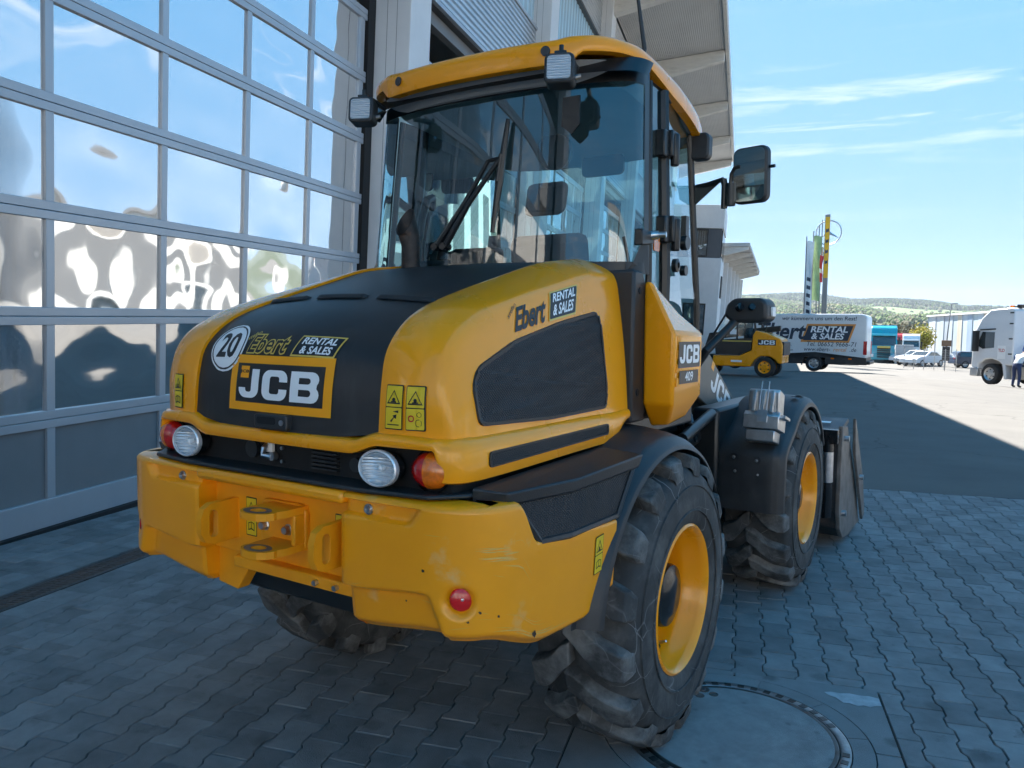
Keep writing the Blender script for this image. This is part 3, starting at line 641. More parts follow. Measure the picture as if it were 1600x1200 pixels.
def door(k):
    d = empty('sectional_door', parent=bld); d.location = (0, PITCH*k, 0)
    ys = [DC0 + COLW*i for i in range(-1, 5)]; left, right = ys[0]-.10, 5.33
    nrow_ = 7
    m = MB()
    m.box(-.045, .012, left, right, -.03, .198); m.build('bottom_rail', ALU, d, smooth=0, bevel=.006)
    m = MB(); m.box(-.03, .06, left-.1, right+.1, -.3, -.02); m.build('threshold', RUBBER, d, smooth=0)
    for r in range(nrow_):
        z = .815 + ROWH*r
        for za, zb in ((z-.066, z-.002), (z+.002, z+.068)):
            m = MB(); m.box(-.045, .012, left, right, za, zb); m.build('rail', ALU, d, smooth=0, bevel=.004)
    m = MB(); m.box(-.10, .05, left-.05, right+.05, 6.15, 6.343); m.build('lintel', ALUD, d, smooth=0, bevel=.006)
    for i, y in enumerate(ys):
        for r in range(nrow_):
            z0 = .198 if r == 0 else .883 + ROWH*(r-1); z1 = .749 + ROWH*r
            m = MB(); hw = .037 if i < 5 else .055; m.box(-.043, .006, y-hw, y+hw, z0, z1); m.build('stile', ALU, d, smooth=0, bevel=.003)
    for i in range(5):
        y = (ys[i]+ys[i+1])/2
        m = MB(); m.box(-.03, -.016, y-COLW/2+.03, y+COLW/2-.03, .19, .755); m.build('solid_panel', ALUD, d, smooth=0)
        for r in range(1, nrow_):
            me = (BP[(i+r) % 3] if r in (1, 2) else BP[(i*2+r) % 3] if (r == 3 and i % 2) else PM[(i*3+r*5) % 8])
            o = bpy.data.objects.new('pane', me); COL.objects.link(o); o.parent = d; o.location = (-.018, y, .815 + ROWH*(r-.5))
    for y0, y1 in ((right, right+.19), (left-.16, left)):
        m = MB(); m.box(-.12, .03, y0, y1, -.3, 6.34); m.build('side_seal', RUBBER, d, smooth=0)
    return d
d0 = door(0)
for k in (1, 2, 3, 4, -1):
    c = copy_tree(d0, bld); c.location = (0, PITCH*k, 0)
for k in (5,):
    m = MB(); m.box(-.2, -.02, PITCH*k-.9, PITCH*k+5.6, -1.3, 6.4); m.build('wall', PILLAR, bld, smooth=0)
# hall body and inside
m = MB(); m.box(-.6, -.4, SMIN, SMAX, 11.4, 11.7); m.box(-26, -25.8, SMIN, SMAX, -1.3, 11.6); m.box(-26, -.3, SMIN, SMIN+.2, -1.3, 11.6); m.box(-26, .1, SMAX-.2, SMAX, -1.3, 11.6); m.build('hall_wall', WALLD, bld, smooth=0)
m = MB(); m.box(-26, -.25, SMIN, SMAX, -.25, -.05); m.build('hall_floor', CONC, bld, smooth=0)
# roof canopy: tapered beams under a ribbed deck
cn = empty('canopy', parent=bld)
beam = [(.30, 10.95), (3.56, 11.72), (3.56, 12.10), (.30, 12.05), (-26, 12.6), (-26, 12.2), (-.3, 11.3)]
bmesh_ = None
for k in range(-2, 7):
    s0 = PIL0 + PITCH*k + .18
    if s0 > SMAX-.3: s0 = SMAX-.45
    if bmesh_ is None:
        m = MB(); m.prism([(.30, 10.85), (3.58, 11.68), (3.58, 12.06), (.30, 11.62)], 'y', -.0, .36); bmesh_ = m.build('beam', TIMB, cn, smooth=0, bevel=.015); ob = bmesh_
    else:
        ob = bmesh_.copy(); COL.objects.link(ob); ob.parent = cn
    ob.location = (0, s0, 0)
m = MB()
for q in range(1):
    pass
n = 96; prof = []
for k in range(n+1):
    x = .25 + (3.62-.25)*k/n; z = 11.62 + (12.07-11.62)*(x-.3)/3.28 + (.012 if k % 2 else 0); prof.append((x, z))
vs = [(x, y, z) for x, z in prof for y in (SMIN, SMAX)]; m.add(vs, [(2*i, 2*i+1, 2*i+3, 2*i+2) for i in range(n)]); m.build('soffit_deck', SOFF, cn, smooth=0)
m = MB(); m.box(3.60, 3.74, SMIN, SMAX, 11.98, 12.36); m.build('edge_gutter', TIMB, cn, smooth=0, bevel=.02)
m = MB(); m.prism([(-26.2, 12.1), (.2, 11.72), (3.60, 12.13), (3.60, 12.30), (.2, 11.95), (-26.2, 12.5)], 'y', SMIN, SMAX); m.build('roof_deck', SOFF, cn, smooth=0)
for sy in (SMAX-.04,):
    m = MB(); m.prism([(.2, 11.5), (3.74, 11.98), (3.74, 12.36), (.2, 12.0)], 'y', sy, sy+.06); m.build('verge', TIMB, cn, smooth=0)
# wall lamp on a pillar arm, seen through the cab glass
wl = empty('wall_lamp', M=BM @ Matrix.Translation((.53, PIL0+PITCH*2+.3, 6.9))); tag(wl, 'grey arm floodlight fixed to a white pillar of the workshop', 'lamp')
m = MB(); m.tube([(0, 0, 0), (.5, 0, .04)], .03); m.build('arm', ALUD, wl); m = MB(); m.box(.48, .95, -.11, .11, -.02, .10); m.build('lamp_head', ALUD, wl, bevel=.02)
# strip light inside the hall
for q, (o_, s_, h_, ln) in enumerate(((-6.0, 3.4, 6.1, 3.4), (-9.5, 5.6, 7.3, 3.0))):
    t_ = empty('strip_light', M=BM @ Matrix.Translation((o_, s_, h_))); tag(t_, ('lit fluorescent strip light hanging lower and nearer behind the door panes', 'lit fluorescent strip light hanging higher and deeper inside the hall')[q], 'strip light', 'strip lights inside the hall')
    m = MB(); m.box(-.06, .06, 0, ln, .03, .09); m.build('housing', WHITE_D, t_, smooth=0)
    m = MB(); m.tube([(0, 0, 0), (0, ln, 0)], .026); m.build('tube', mat('lit_tube%d' % q, (.9, .9, .85), emit=(1, .97, .85), es=9), t_)
    m = MB(); m.tube([(0, .3, .09), (0, .3, 11.4-h_)], .006, 5); m.tube([(0, ln-.3, .09), (0, ln-.3, 11.4-h_)], .006, 5); m.build('hanger', BOLT, t_)
# ================================================================== wheel loader (axes: x right, y forward, z up; origin under the rear axle)
ld = empty('wheel_loader'); tag(ld, 'yellow and black wheel loader with tinted cab parked on the block paving', 'wheel loader')
def mir(m):
    q = MB(); q.v = [(-x, y, z) for x, y, z in m.v]; q.f = [f[::-1] for f in m.f]; q.m = list(m.m); return q
def both(name, m, mt, parent=ld, **kw):
    return m.build(name, mt, parent, **kw), mir(m).build(name, mt, parent, **kw)

# ---- wheels -------------------------------------------------------
ZC = .53
def make_wheel():
    """axle along +x (outer side +x), centre at origin; x = 0 is the machine's rim plane at .72"""
    w_ = empty('wheel')
    prof = [(.283, .205), (.300, .222), (.36, .232), (.43, .228), (.485, .212), (.508, .185), (.516, .13), (.518, 0), (.516, -.13), (.508, -.185), (.485, -.212), (.40, -.228), (.31, -.215), (.283, -.2)]
    prof = [(r, x if x > 0 else x*.76) for r, x in prof]
    m = MB(); m.lathe(prof, (0, 0, 0), (1, 0, 0), 72)
    for r, x in ((.345, .2335), (.44, .2275)): m.lathe([(r-.004, x-.002), (r-.002, x+.003), (r+.002, x+.003), (r+.004, x-.002)], (0, 0, 0), (1, 0, 0), 72)
    tyre = m.build('tyre', RUBS, w_)
    t = MB(); N = 16
    def P(x, r, th): return V(x, r*math.sin(th), r*math.cos(th))
    for side in (1, -1):
        for k in range(N):
            th0 = 2*PI*(k + (.5 if side < 0 else 0))/N
            secs = []
            # from the side wall over the shoulder to past the centre line
            for x, rb, rt, dth, wd in ((.219, .478, .500, -.02, .072), (.214, .497, .525, -.018, .084), (.204, .505, .550, -.012, .098), (.170, .508, .561, .0, .112), (.12, .510, .563, .03, .114), (.080, .512, .5645, .085, .104), (.035, .512, .5645, .165, .098), (-.014, .512, .5645, .22, .080)):
                c = th0 + dth; h = wd; x = x*(.76 if side < 0 else 1)
                secs.append([P(side*x, rb, c-h*1.06), P(side*x, rt, c-h*.90), P(side*x, rt, c+h*.90), P(side*x, rb, c+h*1.06)])
            vs = [p for s_ in secs for p in s_]; fs = []
            for i in range(len(secs)-1):
                for j in range(3): fs.append((i*4+j, i*4+j+1, (i+1)*4+j+1, (i+1)*4+j))
            fs += [(3, 2, 1, 0), tuple((len(secs)-1)*4+j for j in range(4))]
            if side < 0: fs = [f[::-1] for f in fs]
            t.add(vs, fs)
    t.build('tread', RUB, w_, smooth=22, bevel=.006)
    m = MB()
    m.lathe([(.287, .202), (.290, .216), (.281, .222), (.270, .214), (.262, .19), (.256, .15), (.244, .135), (.240, .10), (.236, .05), (.228, .03), (.200, .012), (.165, .006), (.13, .02), (.115, .05)], (0, 0, 0), (1, 0, 0), 64)
    m.lathe([(.287, -.2), (.25, -.19), (.24, 0.0)], (0, 0, 0), (1, 0, 0), 48)
    rim = m.build('rim', YEL, w_)
    m = MB(); m.lathe([(.122, .03), (.124, .145), (.118, .160), (.088, .166), (.07, .176), (.0001, .178)], (0, 0, 0), (1, 0, 0), 32)
    for k in range(10):
        a = 2*PI*k/10; m.disc((.016, .150*math.sin(a), .150*math.cos(a)), (1, 0, 0), .013, .024, 6)
    m.build('hub', BLKG, w_)
    m = MB(); m.tube([(.06, .02, -.235), (.10, .015, -.225), (.135, .005, -.205)], [.008, .007, .005], 8); m.build('valve', BOLT, w_)
    m = MB(); m.lathe([(.0001, 0), (.034, 0), (.036, .004), (.032, .006), (.028, .002)], (.074, .0, -.243), (0, 0, 1), 16); m.build('valve_hole', DARK, w_)
    return w_
wr = make_wheel(); wr.parent = ld; wr.location = (.715, 0, ZC); wr.rotation_euler = (math.radians(4), 0, 0)
for x, y, rz, rx in ((.715, 2.22, 0, 51), (-.715, 0, PI, 20), (-.715, 2.22, PI, 80)):
    c = copy_tree(wr, ld); c.location = (x, y, ZC); c.rotation_euler = (math.radians(rx), 0, rz)
wr.rotation_euler = (math.radians(9), 0, 0)

# ---- chassis under the body --------------------------------------
m = MB(); m.box(-.42, .42, -1.02, .95, .62, 1.14); m.box(-.30, .30, 1.15, 2.6, .45, .98); m.box(-.18, .18, .9, 1.2, .5, .9); m.pieces('chassis', FRAME, ld, bevel=.01)
m = MB()
for y in (0, 2.22): m.tube([(-.62, y, ZC), (-.2, y, ZC), (-.16, y, ZC), (.16, y, ZC), (.2, y, ZC), (.62, y, ZC)], [.10, .11, .17, .17, .11, .10], 14)
m.build('axle', FRAME, ld)

# ---- hood: black centre panel, yellow shoulders and sides ----------
LA = [(.424, -1.172, 1.256), (.422, -1.158, 1.40), (.417, -1.125, 1.50), (.407, -1.02, 1.588), (.400, -.841, 1.655), (.42, -.56, 1.737), (.44, -.312, 1.803), (.455, -.05, 1.838)]
LM = [(0, -1.200, 1.222), (0, -1.185, 1.40), (0, -1.150, 1.512), (0, -1.045, 1.603), (0, -.86, 1.674), (0, -.56, 1.752), (0, -.31, 1.812), (0, -.05, 1.846)]
LB = [(.622, -1.140, 1.235), (.622, -1.140, 1.40), (.622, -1.085, 1.520), (.622, -.940, 1.603), (.624, -.74, 1.662), (.628, -.45, 1.723), (.636, -.22, 1.768), (.643, -.058, 1.772)]
LD = [(.645, -1.124, 1.236), (.664, -1.085, 1.236), (.677, -.98, 1.238), (.684, -.82, 1.240), (.690, -.64, 1.242), (.694, -.42, 1.244), (.698, -.22, 1.246), (.700, -.058, 1.248)]
def hood_panel(u, t, lift=0.0):
    """u -1..1 across, t 0..1 from the lip over the crest to the cab"""
    M_, A_ = crv(LM, t), crv(LA, t); k = abs(u)
    p = V(A_.x*u, lerp(M_.y, A_.y, k*k), lerp(M_.z, A_.z, k*k))
    if lift:
        d = crv(LM, min(1, t+.01)) - crv(LM, max(0, t-.01)); n = V(0, -d.z, d.y).normalized(); p += n*lift
    return p
m = MB(); m.grid(lambda u, v: hood_panel(u*2-1, v), 25, 60); m.build('hood_panel', BLKM, ld, smooth=60)
def hood_side(u, t):
    A_, B_, D_ = crv(LA, t), crv(LB, t), crv(LD, t)
    e = .0125                                                     # the yellow stands proud of the black panel
    d = crv(LM, min(1, t+.02)) - crv(LM, max(0, t-.02)); n = V(0, -d.z, d.y).normalized()
    if u < .06: return A_ + n*(-.004 + (e+.004)*u/.06)
    A2 = A_ + n*e + V(.006, 0, 0)
    if u < .42:
        k = (u-.06)/.36*.86; return A2.lerp(B_, k) + n*.012*math.sin(PI*k)
    p1 = A2.lerp(B_, .86) + n*.012*math.sin(PI*.86); p3 = B_.lerp(D_, .16)
    if u < .58:
        k = (u-.42)/.16; return p1*(1-k)**2 + B_*2*k*(1-k) + p3*k*k
    k = (u-.58)/.42; q = p3.lerp(D_, k); q.x += .006*math.sin(PI*k); return q
m = MB(); m.grid(lambda u, v: hood_side(u, v), 40, 64, flip=True)
hs_, hs2_ = both('hood_side', m, YEL, solid=0, smooth=50)
# front return of the hood
m = MB(); m.grid(lambda u, v: hood_side(u, 1) + V(-.0*v, .05*v, 0), 40, 2, flip=True); both('hood_edge', m, YEL)

# belt round the hood foot: lip above the lamps, posts at the corners, band on the sides
def belt_path(u):
    pts = [(0, -1.205), (.16, -1.204), (.335, -1.199), (.425, -1.192), (.53, -1.182), (.605, -1.170), (.664, -1.140), (.690, -1.085), (.697, -.95), (.701, -.70), (.704, -.45), (.705, -.25), (.703, -.058)]
    p = crv([(a, b, 0) for a, b in pts], u); return p.x, p.y
BN = 140
def belt_z(x, y, u):
    if u < .50 and y < -1.12:                                    # rear
        zt = lerp(1.236, 1.262, smst(.325, .435, x)); zb = lerp(1.192, 1.222, smst(.325, .435, x))
        zb = lerp(zb, 1.128, smst(.612, .640, x)); zt = lerp(zt, 1.252, smst(.5, .66, x))
    else:
        zt = lerp(1.252, 1.262, (y+1.12)/1.06); zb = lerp(1.128, 1.142, smst(-1.1, -.25, y)); zb = lerp(zb, 1.222, smst(-.22, -.06, y))
    return zb, zt
m = MB()
def belt(u, v):
    x, y = belt_path(u); zb, zt = belt_z(x, y, u); x2, y2 = belt_path(min(1, u+.004)); x1, y1 = belt_path(max(0, u-.004))
    nx, ny = (y2-y1), -(x2-x1); l_ = math.hypot(nx, ny); nx /= l_; ny /= l_
    # section: under-lip, face, top roll in
    K = [(-.05, 0), (-.012, 0), (.006, .06), (.010, .25), (.010, .62), (.004, .86), (-.012, 1.0), (-.045, 1.06)]
    f = v*(len(K)-1); i = min(int(f), len(K)-2); g = f-i; d = lerp(K[i][0], K[i+1][0], g); h = lerp(K[i][1], K[i+1][1], g)
    return V(x+nx*d, y+ny*d, lerp(zb, zt, h))
m.grid(belt, BN, 15); both('hood_belt', m, YEL, smooth=45)
# inner blind behind the side screens and lamp recess
m = MB(); m.box(-.58, .58, -1.0, -.02, 1.08, 1.42); m.build('engine_bay', DARK, ld, smooth=0)
m = MB(); m.box(-.655, .655, -1.135, -.9, 1.085, 1.236); m.build('lamp_recess', DARK, ld, smooth=0)

# side screen with rounded outline following the side surface
def side_x(y, z):
    """x of the hood side at a given y, z (right)"""
    best = None
    for i in range(0, 41):
        t = i/40; D_ = crv(LD, t); B_ = crv(LB, t)
        for k in (0, .25, .5, .75, 1):
            p = D_.lerp(B_, k); d = (p.y-y)**2+(p.z-z)**2
            if best is None or d < best[0]: best = (d, p.x, t, k)
    return best[1]
def screen(outline, lift, name, mt, parent=ld, border=.012):
    # fan-free fill: resample outline to a filled 2D shape
    vs, fs = shape2d([outline]); mm = MB(); mm.add([(side_x(y, z)+lift, y, z) for y, z in vs], [f[::-1] for f in fs]); o1, o2 = both(name, mm, mt, parent, smooth=0)
    return o1, o2
def round_poly(pts, r, n=5):
    res = []; N = len(pts)
    for i in range(N):
        p0, p, p1 = Vector(pts[i-1]), Vector(pts[i]), Vector(pts[(i+1) % N]); a = (p0-p); b = (p1-p); rr = min(r, a.length*.45, b.length*.45)
        s_, e = p+a.normalized()*rr, p+b.normalized()*rr
        for k in range(n+1):
            t = k/n; q = s_*(1-t)**2 + p*2*t*(1-t) + e*t*t; res.append((q.x, q.y))
    return res
SCR = round_poly([(-1.030, 1.283), (-1.040, 1.40), (-1.005, 1.452), (-.80, 1.530), (-.52, 1.590), (-.262, 1.632), (-.238, 1.600), (-.232, 1.33), (-.250, 1.276), (-.64, 1.270)], .03)
def hood_x(y, z):
    # accurate x by searching the real side surface
    best = None
    for i in range(0, 65):
        t = i/64
        for k in range(0, 17):
            p = hood_side(.5+.5*k/16, t); d = (p.y-y)**2+(p.z-z)**2
            if best is None or d < best[0]: best = (d, p.x)
    return best[1]
def screen_panel(outline, lift, name, mt, nx=22, nz=12):
    ys = [p[0] for p in outline]; zs = [p[1] for p in outline]
    vs, fs = shape2d([outline]); bm = bmesh.new(); bv = [bm.verts.new((0, y, z)) for y, z in vs]
    for f in fs: bm.faces.new([bv[i] for i in f])
    for _ in range(2): bmesh.ops.subdivide_edges(bm, edges=[e for e in bm.edges if e.calc_length() > .08], cuts=1, use_grid_fill=True)
    bmesh.ops.triangulate(bm, faces=bm.faces)
    for v in bm.verts: v.co.x = hood_x(v.co.y, v.co.z)+lift
    bm.verts.index_update(); mm = MB(); mm.add([tuple(v.co) for v in bm.verts], [tuple(v.index for v in f.verts) for f in bm.faces]); bm.free()
    # make normals face +x
    mm.f = [f if (Vector(mm.v[f[1]])-Vector(mm.v[f[0]])).cross(Vector(mm.v[f[2]])-Vector(mm.v[f[0]])).x > 0 else f[::-1] for f in mm.f]
    return both(name, mm, mt, smooth=60)
screen_panel(SCR, .0045, 'side_screen', SCREEN)
def rim_strip(outline, name, mt, wd=.011, lift=.007):
    n = len(outline); mm = MB(); vs = []
    cy = sum(p[0] for p in outline)/n; cz = sum(p[1] for p in outline)/n
    for i, (y, z) in enumerate(outline):
        p0, p1 = Vector(outline[i-1]), Vector(outline[(i+1) % n]); d = (p1-p0); nn = Vector((d.y, -d.x)).normalized()
        if nn.dot(Vector((y-cy, z-cz))) < 0: nn = -nn
        x = hood_x(y, z); vs += [(x-.002, y+nn.x*.002, z+nn.y*.002), (x+lift, y, z), (x+lift, y-nn.x*wd, z-nn.y*wd), (x-.002, y-nn.x*wd, z-nn.y*wd)]
    fs = [(4*i+j, 4*((i+1) % n)+j, 4*((i+1) % n)+j+1, 4*i+j+1) for i in range(n) for j in range(3)]
    mm.add(vs, fs); return both(name, mm, mt, smooth=0)
rim_strip(SCR, 'screen_border', BLK)
m = MB(); m.box(.6, .68, -.5, -.42, 1.30, 1.40); 
# lower slot screen in the belt
m = MB(); sl = round_poly([(-1.028, 1.166), (-1.028, 1.212), (-.262, 1.222), (-.262, 1.182)], .014, 4)
def belt_x(y):
    lo, hi = .5, 1.0
    for _ in range(30):
        mid = (lo+hi)/2
        if belt_path(mid)[1] < y: lo = mid
        else: hi = mid
    return belt_path(lo)[0]+.0102
vs, fs = shape2d([sl]); m = MB(); m.add([(belt_x(y)+.002, y, z) for y, z in vs], [f for f in fs])
m.f = [f if (Vector(m.v[f[1]])-Vector(m.v[f[0]])).cross(Vector(m.v[f[2]])-Vector(m.v[f[0]])).x > 0 else f[::-1] for f in m.f]
both('slot_screen', m, SCREEN, smooth=0)
m = MB(); n = len(sl); vs = []
cy, cz = -.645, 1.195
for i, (y, z) in enumerate(sl):
    p0, p1 = Vector(sl[i-1]), Vector(sl[(i+1) % n]); d = p1-p0; nn = Vector((d.y, -d.x)).normalized()
    if nn.dot(Vector(((y-cy)*.06, z-cz))) < 0: nn = -nn
    x = belt_x(y); vs += [(x-.002, y, z), (x+.005, y, z), (x+.005, y-nn.x*.006, z-nn.y*.006), (x-.002, y-nn.x*.006, z-nn.y*.006)]
m.add(vs, [(4*i+j, 4*((i+1) % n)+j, 4*((i+1) % n)+j+1, 4*i+j+1) for i in range(n) for j in range(3)]); both('slot_border', m, BLK, smooth=0)

# panel details: three slots, latch handle, badge, stickers
def tz(z):
    """t on the panel where the centre line reaches height z (rear part)"""
    lo, hi = 0.0, .6
    for _ in range(40):
        mid = (lo+hi)/2
        if crv(LM, mid).z < z: lo = mid
        else: hi = mid
    return lo
def panel_xz(x, z, lift):
    t = tz(z); 
    for _ in range(6):
        p = hood_panel(max(-1, min(1, x/crv(LA, t).x)), t); t = max(0, min(.9, t + (z-p.z)*.9))
    return hood_panel(x/crv(LA, t).x, t, lift)
tsl = .545
for x0, x1 in ((-.385, -.175), (-.125, .105), (.155, .385)):
    m = MB()
    def fn(u, v, x0=x0, x1=x1):
        x = lerp(x0, x1, u); t = tsl + .022*v; return hood_panel(x/crv(LA, t).x, t, .011*math.sin(PI*min(1, v*1.3)) * (smst(0, .05, u)*smst(1, .95, u)) + .0015)
    m.grid(fn, 24, 8); s_ = m.build('air_slot', BLK, ld, smooth=50)
    m = MB(); m.grid(lambda u, v: hood_panel(lerp(x0+.012, x1-.012, u)/crv(LA, tsl-.004).x, tsl-.008+.012*v, .004), 12, 3); m.build('slot_mouth', DARK, s_)
# latch handle
m = MB()
o_ = panel_xz(0, 1.262, 0)
m = MB(); m.prism(rrect(.150, .048, .012, cx=.005, cy=1.263), 'y', o_.y-.022, o_.y+.03); h_ = m.build('latch', BLK, ld, bevel=.005)
m = MB(); m.prism(rrect(.085, .022, .008, cx=-.012, cy=1.266), 'y', o_.y-.0235, o_.y-.0215); m.build('latch_grip', DARK, h_)
m = MB(); m.disc((.058, o_.y-.025, 1.263), (0, 1, 0), .009, .005, 14); m.build('lock', BOLT, h_)
# JCB badge
def badge_map(cx, cz, w_, h_):
    return lambda a, b, l: panel_xz(cx + (a-.5)*w_, cz + (b-.5)*h_, .003+l)
bm_ = badge_map(.008, 1.3775, .466, .178)
fr_ = shape2d([[(0, 0), (1, 0), (1, 1), (0, 1)], [(.075, .155), (.925, .155), (.925, .845), (.075, .845)]])
jv, jf = jcb2d()
let = ([(.105 + x/3.06*.79, .22 + y*.53) for x, y in jv], jf)
decal('badge', [(*rect2d(0, 1, 0, 1, 8, 4), YEL_D, .0), (*rect2d(.072, .928, .15, .85, 8, 4), BLK_D, .0012), (*let, WHITE_D, .0024), (*rect2d(.115, .205, .585, .80), YEL_D, .0024), (*place2d(text2d('JCB', .07, .002, .0, .85), .160, .70, 1.0), BLK_D, .0034)], bm_, ld, ml=.12)
# 20 km/h disc
m20 = lambda a, b, l: panel_xz(-.293 + a, 1.487 + b - .028*abs(0), .003+l)
def m20(a, b, l):
    # follows the panel up over its bend: distance b is measured along the surface
    t0 = tz(1.497); s_ = 0; t = t0; p = hood_panel(0, t); step = .002 if b > 0 else -.002
    while abs(s_) < abs(b) and 0 < t < .95:
        q = hood_panel(0, t+step); s_ += (q-p).length; p = q; t += step
    return hood_panel(max(-1.0, (-.276+a)/crv(LA, t).x), t, .003+l)
c20 = lambda r: (arc(0, 0, r, 0, 360, 40)[:-1])
d20 = [(*shape2d([c20(.092)]), WHITE_D, 0), (*shape2d([c20(.085), c20(.079)]), BLK_D, .001), (*place2d(text2d('20', .125, .0035, 0, .86), 0, .0), BLK_D, .0012)]
decal('speed_disc', d20, m20, ld, ml=.03)
# hire firm lettering
def ebert(dark, light, edge):
    return [(*place2d(text2d('Ebert', .115, .003, .22, .92), -.155, .0), dark, .0008)]
def rental(frame, inner, letters, sx=1.0):
    par = lambda w_, h_, k: [(-w_/2-k*h_/2*.35, -h_/2), (w_/2-k*h_/2*.35, -h_/2), (w_/2+k*h_/2*.35, h_/2), (-w_/2+k*h_/2*.35, h_/2)]
    return [(*place2d(shape2d([par(.235, .092, 1)]), .135, 0), frame, .0), (*place2d(shape2d([par(.220, .078, 1)]), .135, 0), inner, .0008), (*place2d(text2d('RENTAL', .043, .0012, .25, 1.18), .137, .019), letters, .0016), (*place2d(text2d('& SALES', .043, .0012, .25, 1.10), .131, -.019), letters, .0016)]
mE = lambda a, b, l: panel_xz(.035 + a*.68, 1.5065 + b*.62, .003+l)
def mE(a, b, l):
    t0 = tz(1.502); s_ = 0; t = t0; p = hood_panel(0, t); B = b*.80; step = .0015 if B > 0 else -.0015
    while abs(s_) < abs(B) and 0 < t < .95:
        q = hood_panel(0, t+step); s_ += (q-p).length; p = q; t += step
    return hood_panel((.045 + a*.78)/crv(LA, t).x, t, .003+l)
decal('hire_lettering', [(*place2d(text2d('Ebert', .115, .0065, .22, .92), -.155, .0), GOLD_D, .0)] + [(*place2d(text2d('Ebert', .115, .001, .22, .92), -.155, .0), BLK_D, .0008)] + rental(GOLD_D, BLK_D, WHITE_D) + [(*place2d(text2d('stefan', .032, .0, .2, 1), -.265, .044, 1, .5), GOLD_D, .0)], mE, ld, ml=.03)
# lettering on the right flank
def mS(a, b, l):
    y = -.655 + a*math.cos(.30)*.98 - b*math.sin(.30)*.9; z = 1.606 + a*math.sin(.30)*.62 + b*.86
    return V(hood_x(y, z)+.004+l, y, z)
def mS(a, b, l):
    # runs along the upper side just under the crease
    y = -.590 + a*.86 + b*.50; base = crv(LB, (.50 + a*.42)); t = .55
    lo, hi = .30, 1.0
    for _ in range(24):
        mid = (lo+hi)/2
        if crv(LB, mid).y < y: lo = mid
        else: hi = mid
    u = .556 - b*1.12
    p = hood_side(u, lo); q = hood_side(u+.01, lo); r = hood_side(u, min(1, lo+.01)); n = (q-p).cross(r-p).normalized()
    if n.x < 0: n = -n
    return p + n*(.0025+l)
decal('flank_lettering', [(*place2d(text2d('Ebert', .112, .0035, .16, .88), -.135, -.012), BLK_D, 0), (*place2d(text2d('stefan', .03, .0, .2, 1), -.262, .030, 1, .7), BLK_D, 0)] + [(*place2d(shape2d([rrect(.225, .105, .008)]), .125, .0), GOLD_D, 0), (*place2d(shape2d([rrect(.212, .092, .006)]), .125, .0), BLK_D, .0008), (*place2d(text2d('RENTAL', .048, .0012, .1, 1.05), .125, .022), WHITE_D, .0016), (*place2d(text2d('& SALES', .048, .0012, .1, 1.0), .125, -.022), WHITE_D, .0016)], mS, ld, ml=.025)
# warning plates
def tri(cx, cy, s_): return [(cx-s_, cy-s_*.8), (cx+s_, cy-s_*.8), (cx, cy+s_*.9)]
def warn(kind):
    P_ = [(*shape2d([rrect(.062, .130, .004)]), BLK_D, 0), (*shape2d([rrect(.056, .060, .003, cy=.0315)]), YELL_D, .0008), (*shape2d([rrect(.056, .060, .003, cy=-.0315)]), YELL_D, .0008),
          (*shape2d([tri(0, .029, .024), tri(0, .0285, .0185)]), BLK_D, .0014), (*shape2d([arc(0, .022, .006, 0, 360, 8)[:-1]]), BLK_D, .0014), (*shape2d([[(-.010, .014), (.010, .014), (.008, .018), (-.008, .018)]]), BLK_D, .0014)]
    if kind == 0: P_ += [(*shape2d([[(-.020, -.052), (.020, -.052), (.020, -.049), (-.020, -.049)]]), BLK_D, .0014), (*shape2d([[(-.006, -.044), (.004, -.030), (.010, -.034), (.012, -.020), (-.002, -.024), (.002, -.028), (-.010, -.040)]]), BLK_D, .0014), (*shape2d([[(-.002, -.012), (.018, -.008), (.018, -.016)]]), BLK_D, .0014)]
    elif kind == 1: P_ += [(*shape2d([arc(-.012, -.030, .010, 0, 360, 14)[:-1], arc(-.012, -.030, .006, 0, 360, 14)[:-1]]), RED_D, .0014), (*shape2d([arc(.013, -.018, .008, 0, 360, 12)[:-1], arc(.013, -.018, .006, 0, 360, 12)[:-1]]), BLK_D, .0014), (*shape2d([arc(.011, -.042, .011, 0, 360, 12)[:-1], arc(.011, -.042, .009, 0, 360, 12)[:-1]]), BLK_D, .0014)]
    else: P_ += [(*shape2d([[(-.018, -.048), (0, -.043), (.018, -.048), (.018, -.022), (0, -.017), (-.018, -.022)], [(-.015, -.043), (-.0015, -.039), (-.0015, -.020), (-.015, -.025)], [(.015, -.043), (.0015, -.039), (.0015, -.020), (.015, -.025)]]), BLK_D, .0014)]
    return P_
def shoulder_map(x, z, s_=1.0, sgn=1):
    """plate lying on the yellow rear shoulder at height z, centred at x"""
    def f(a, b, l):
        Z = z+b*s_; X = x+a*s_; lo, hi = 0., .4
        for _ in range(20):
            mid = (lo+hi)/2
            if lerp(crv(LA, mid).z, crv(LB, mid).z, .5) < Z: lo = mid
            else: hi = mid
        t = lo; best = min(((abs(hood_side(u/60, t).x-X), u/60) for u in range(4, 36)))[1]
        p = hood_side(best, t); q = V(sgn*p.x, p.y-.004-.10*max(0, X-.555)-l*2.2, Z); q.x = sgn*X; return q
    return f
decal('warning_plate', warn(0), shoulder_map(.482, 1.338, .98), ld, ml=.014)
decal('warning_plate', warn(1), shoulder_map(.552, 1.338, .98), ld, ml=.014)
def left_map(a, b, l):
    f = shoulder_map(.515, 1.33, .92); p = f(-a, b, l); return V(-p.x, p.y, p.z)
decal('warning_plate', warn(2), left_map, ld)

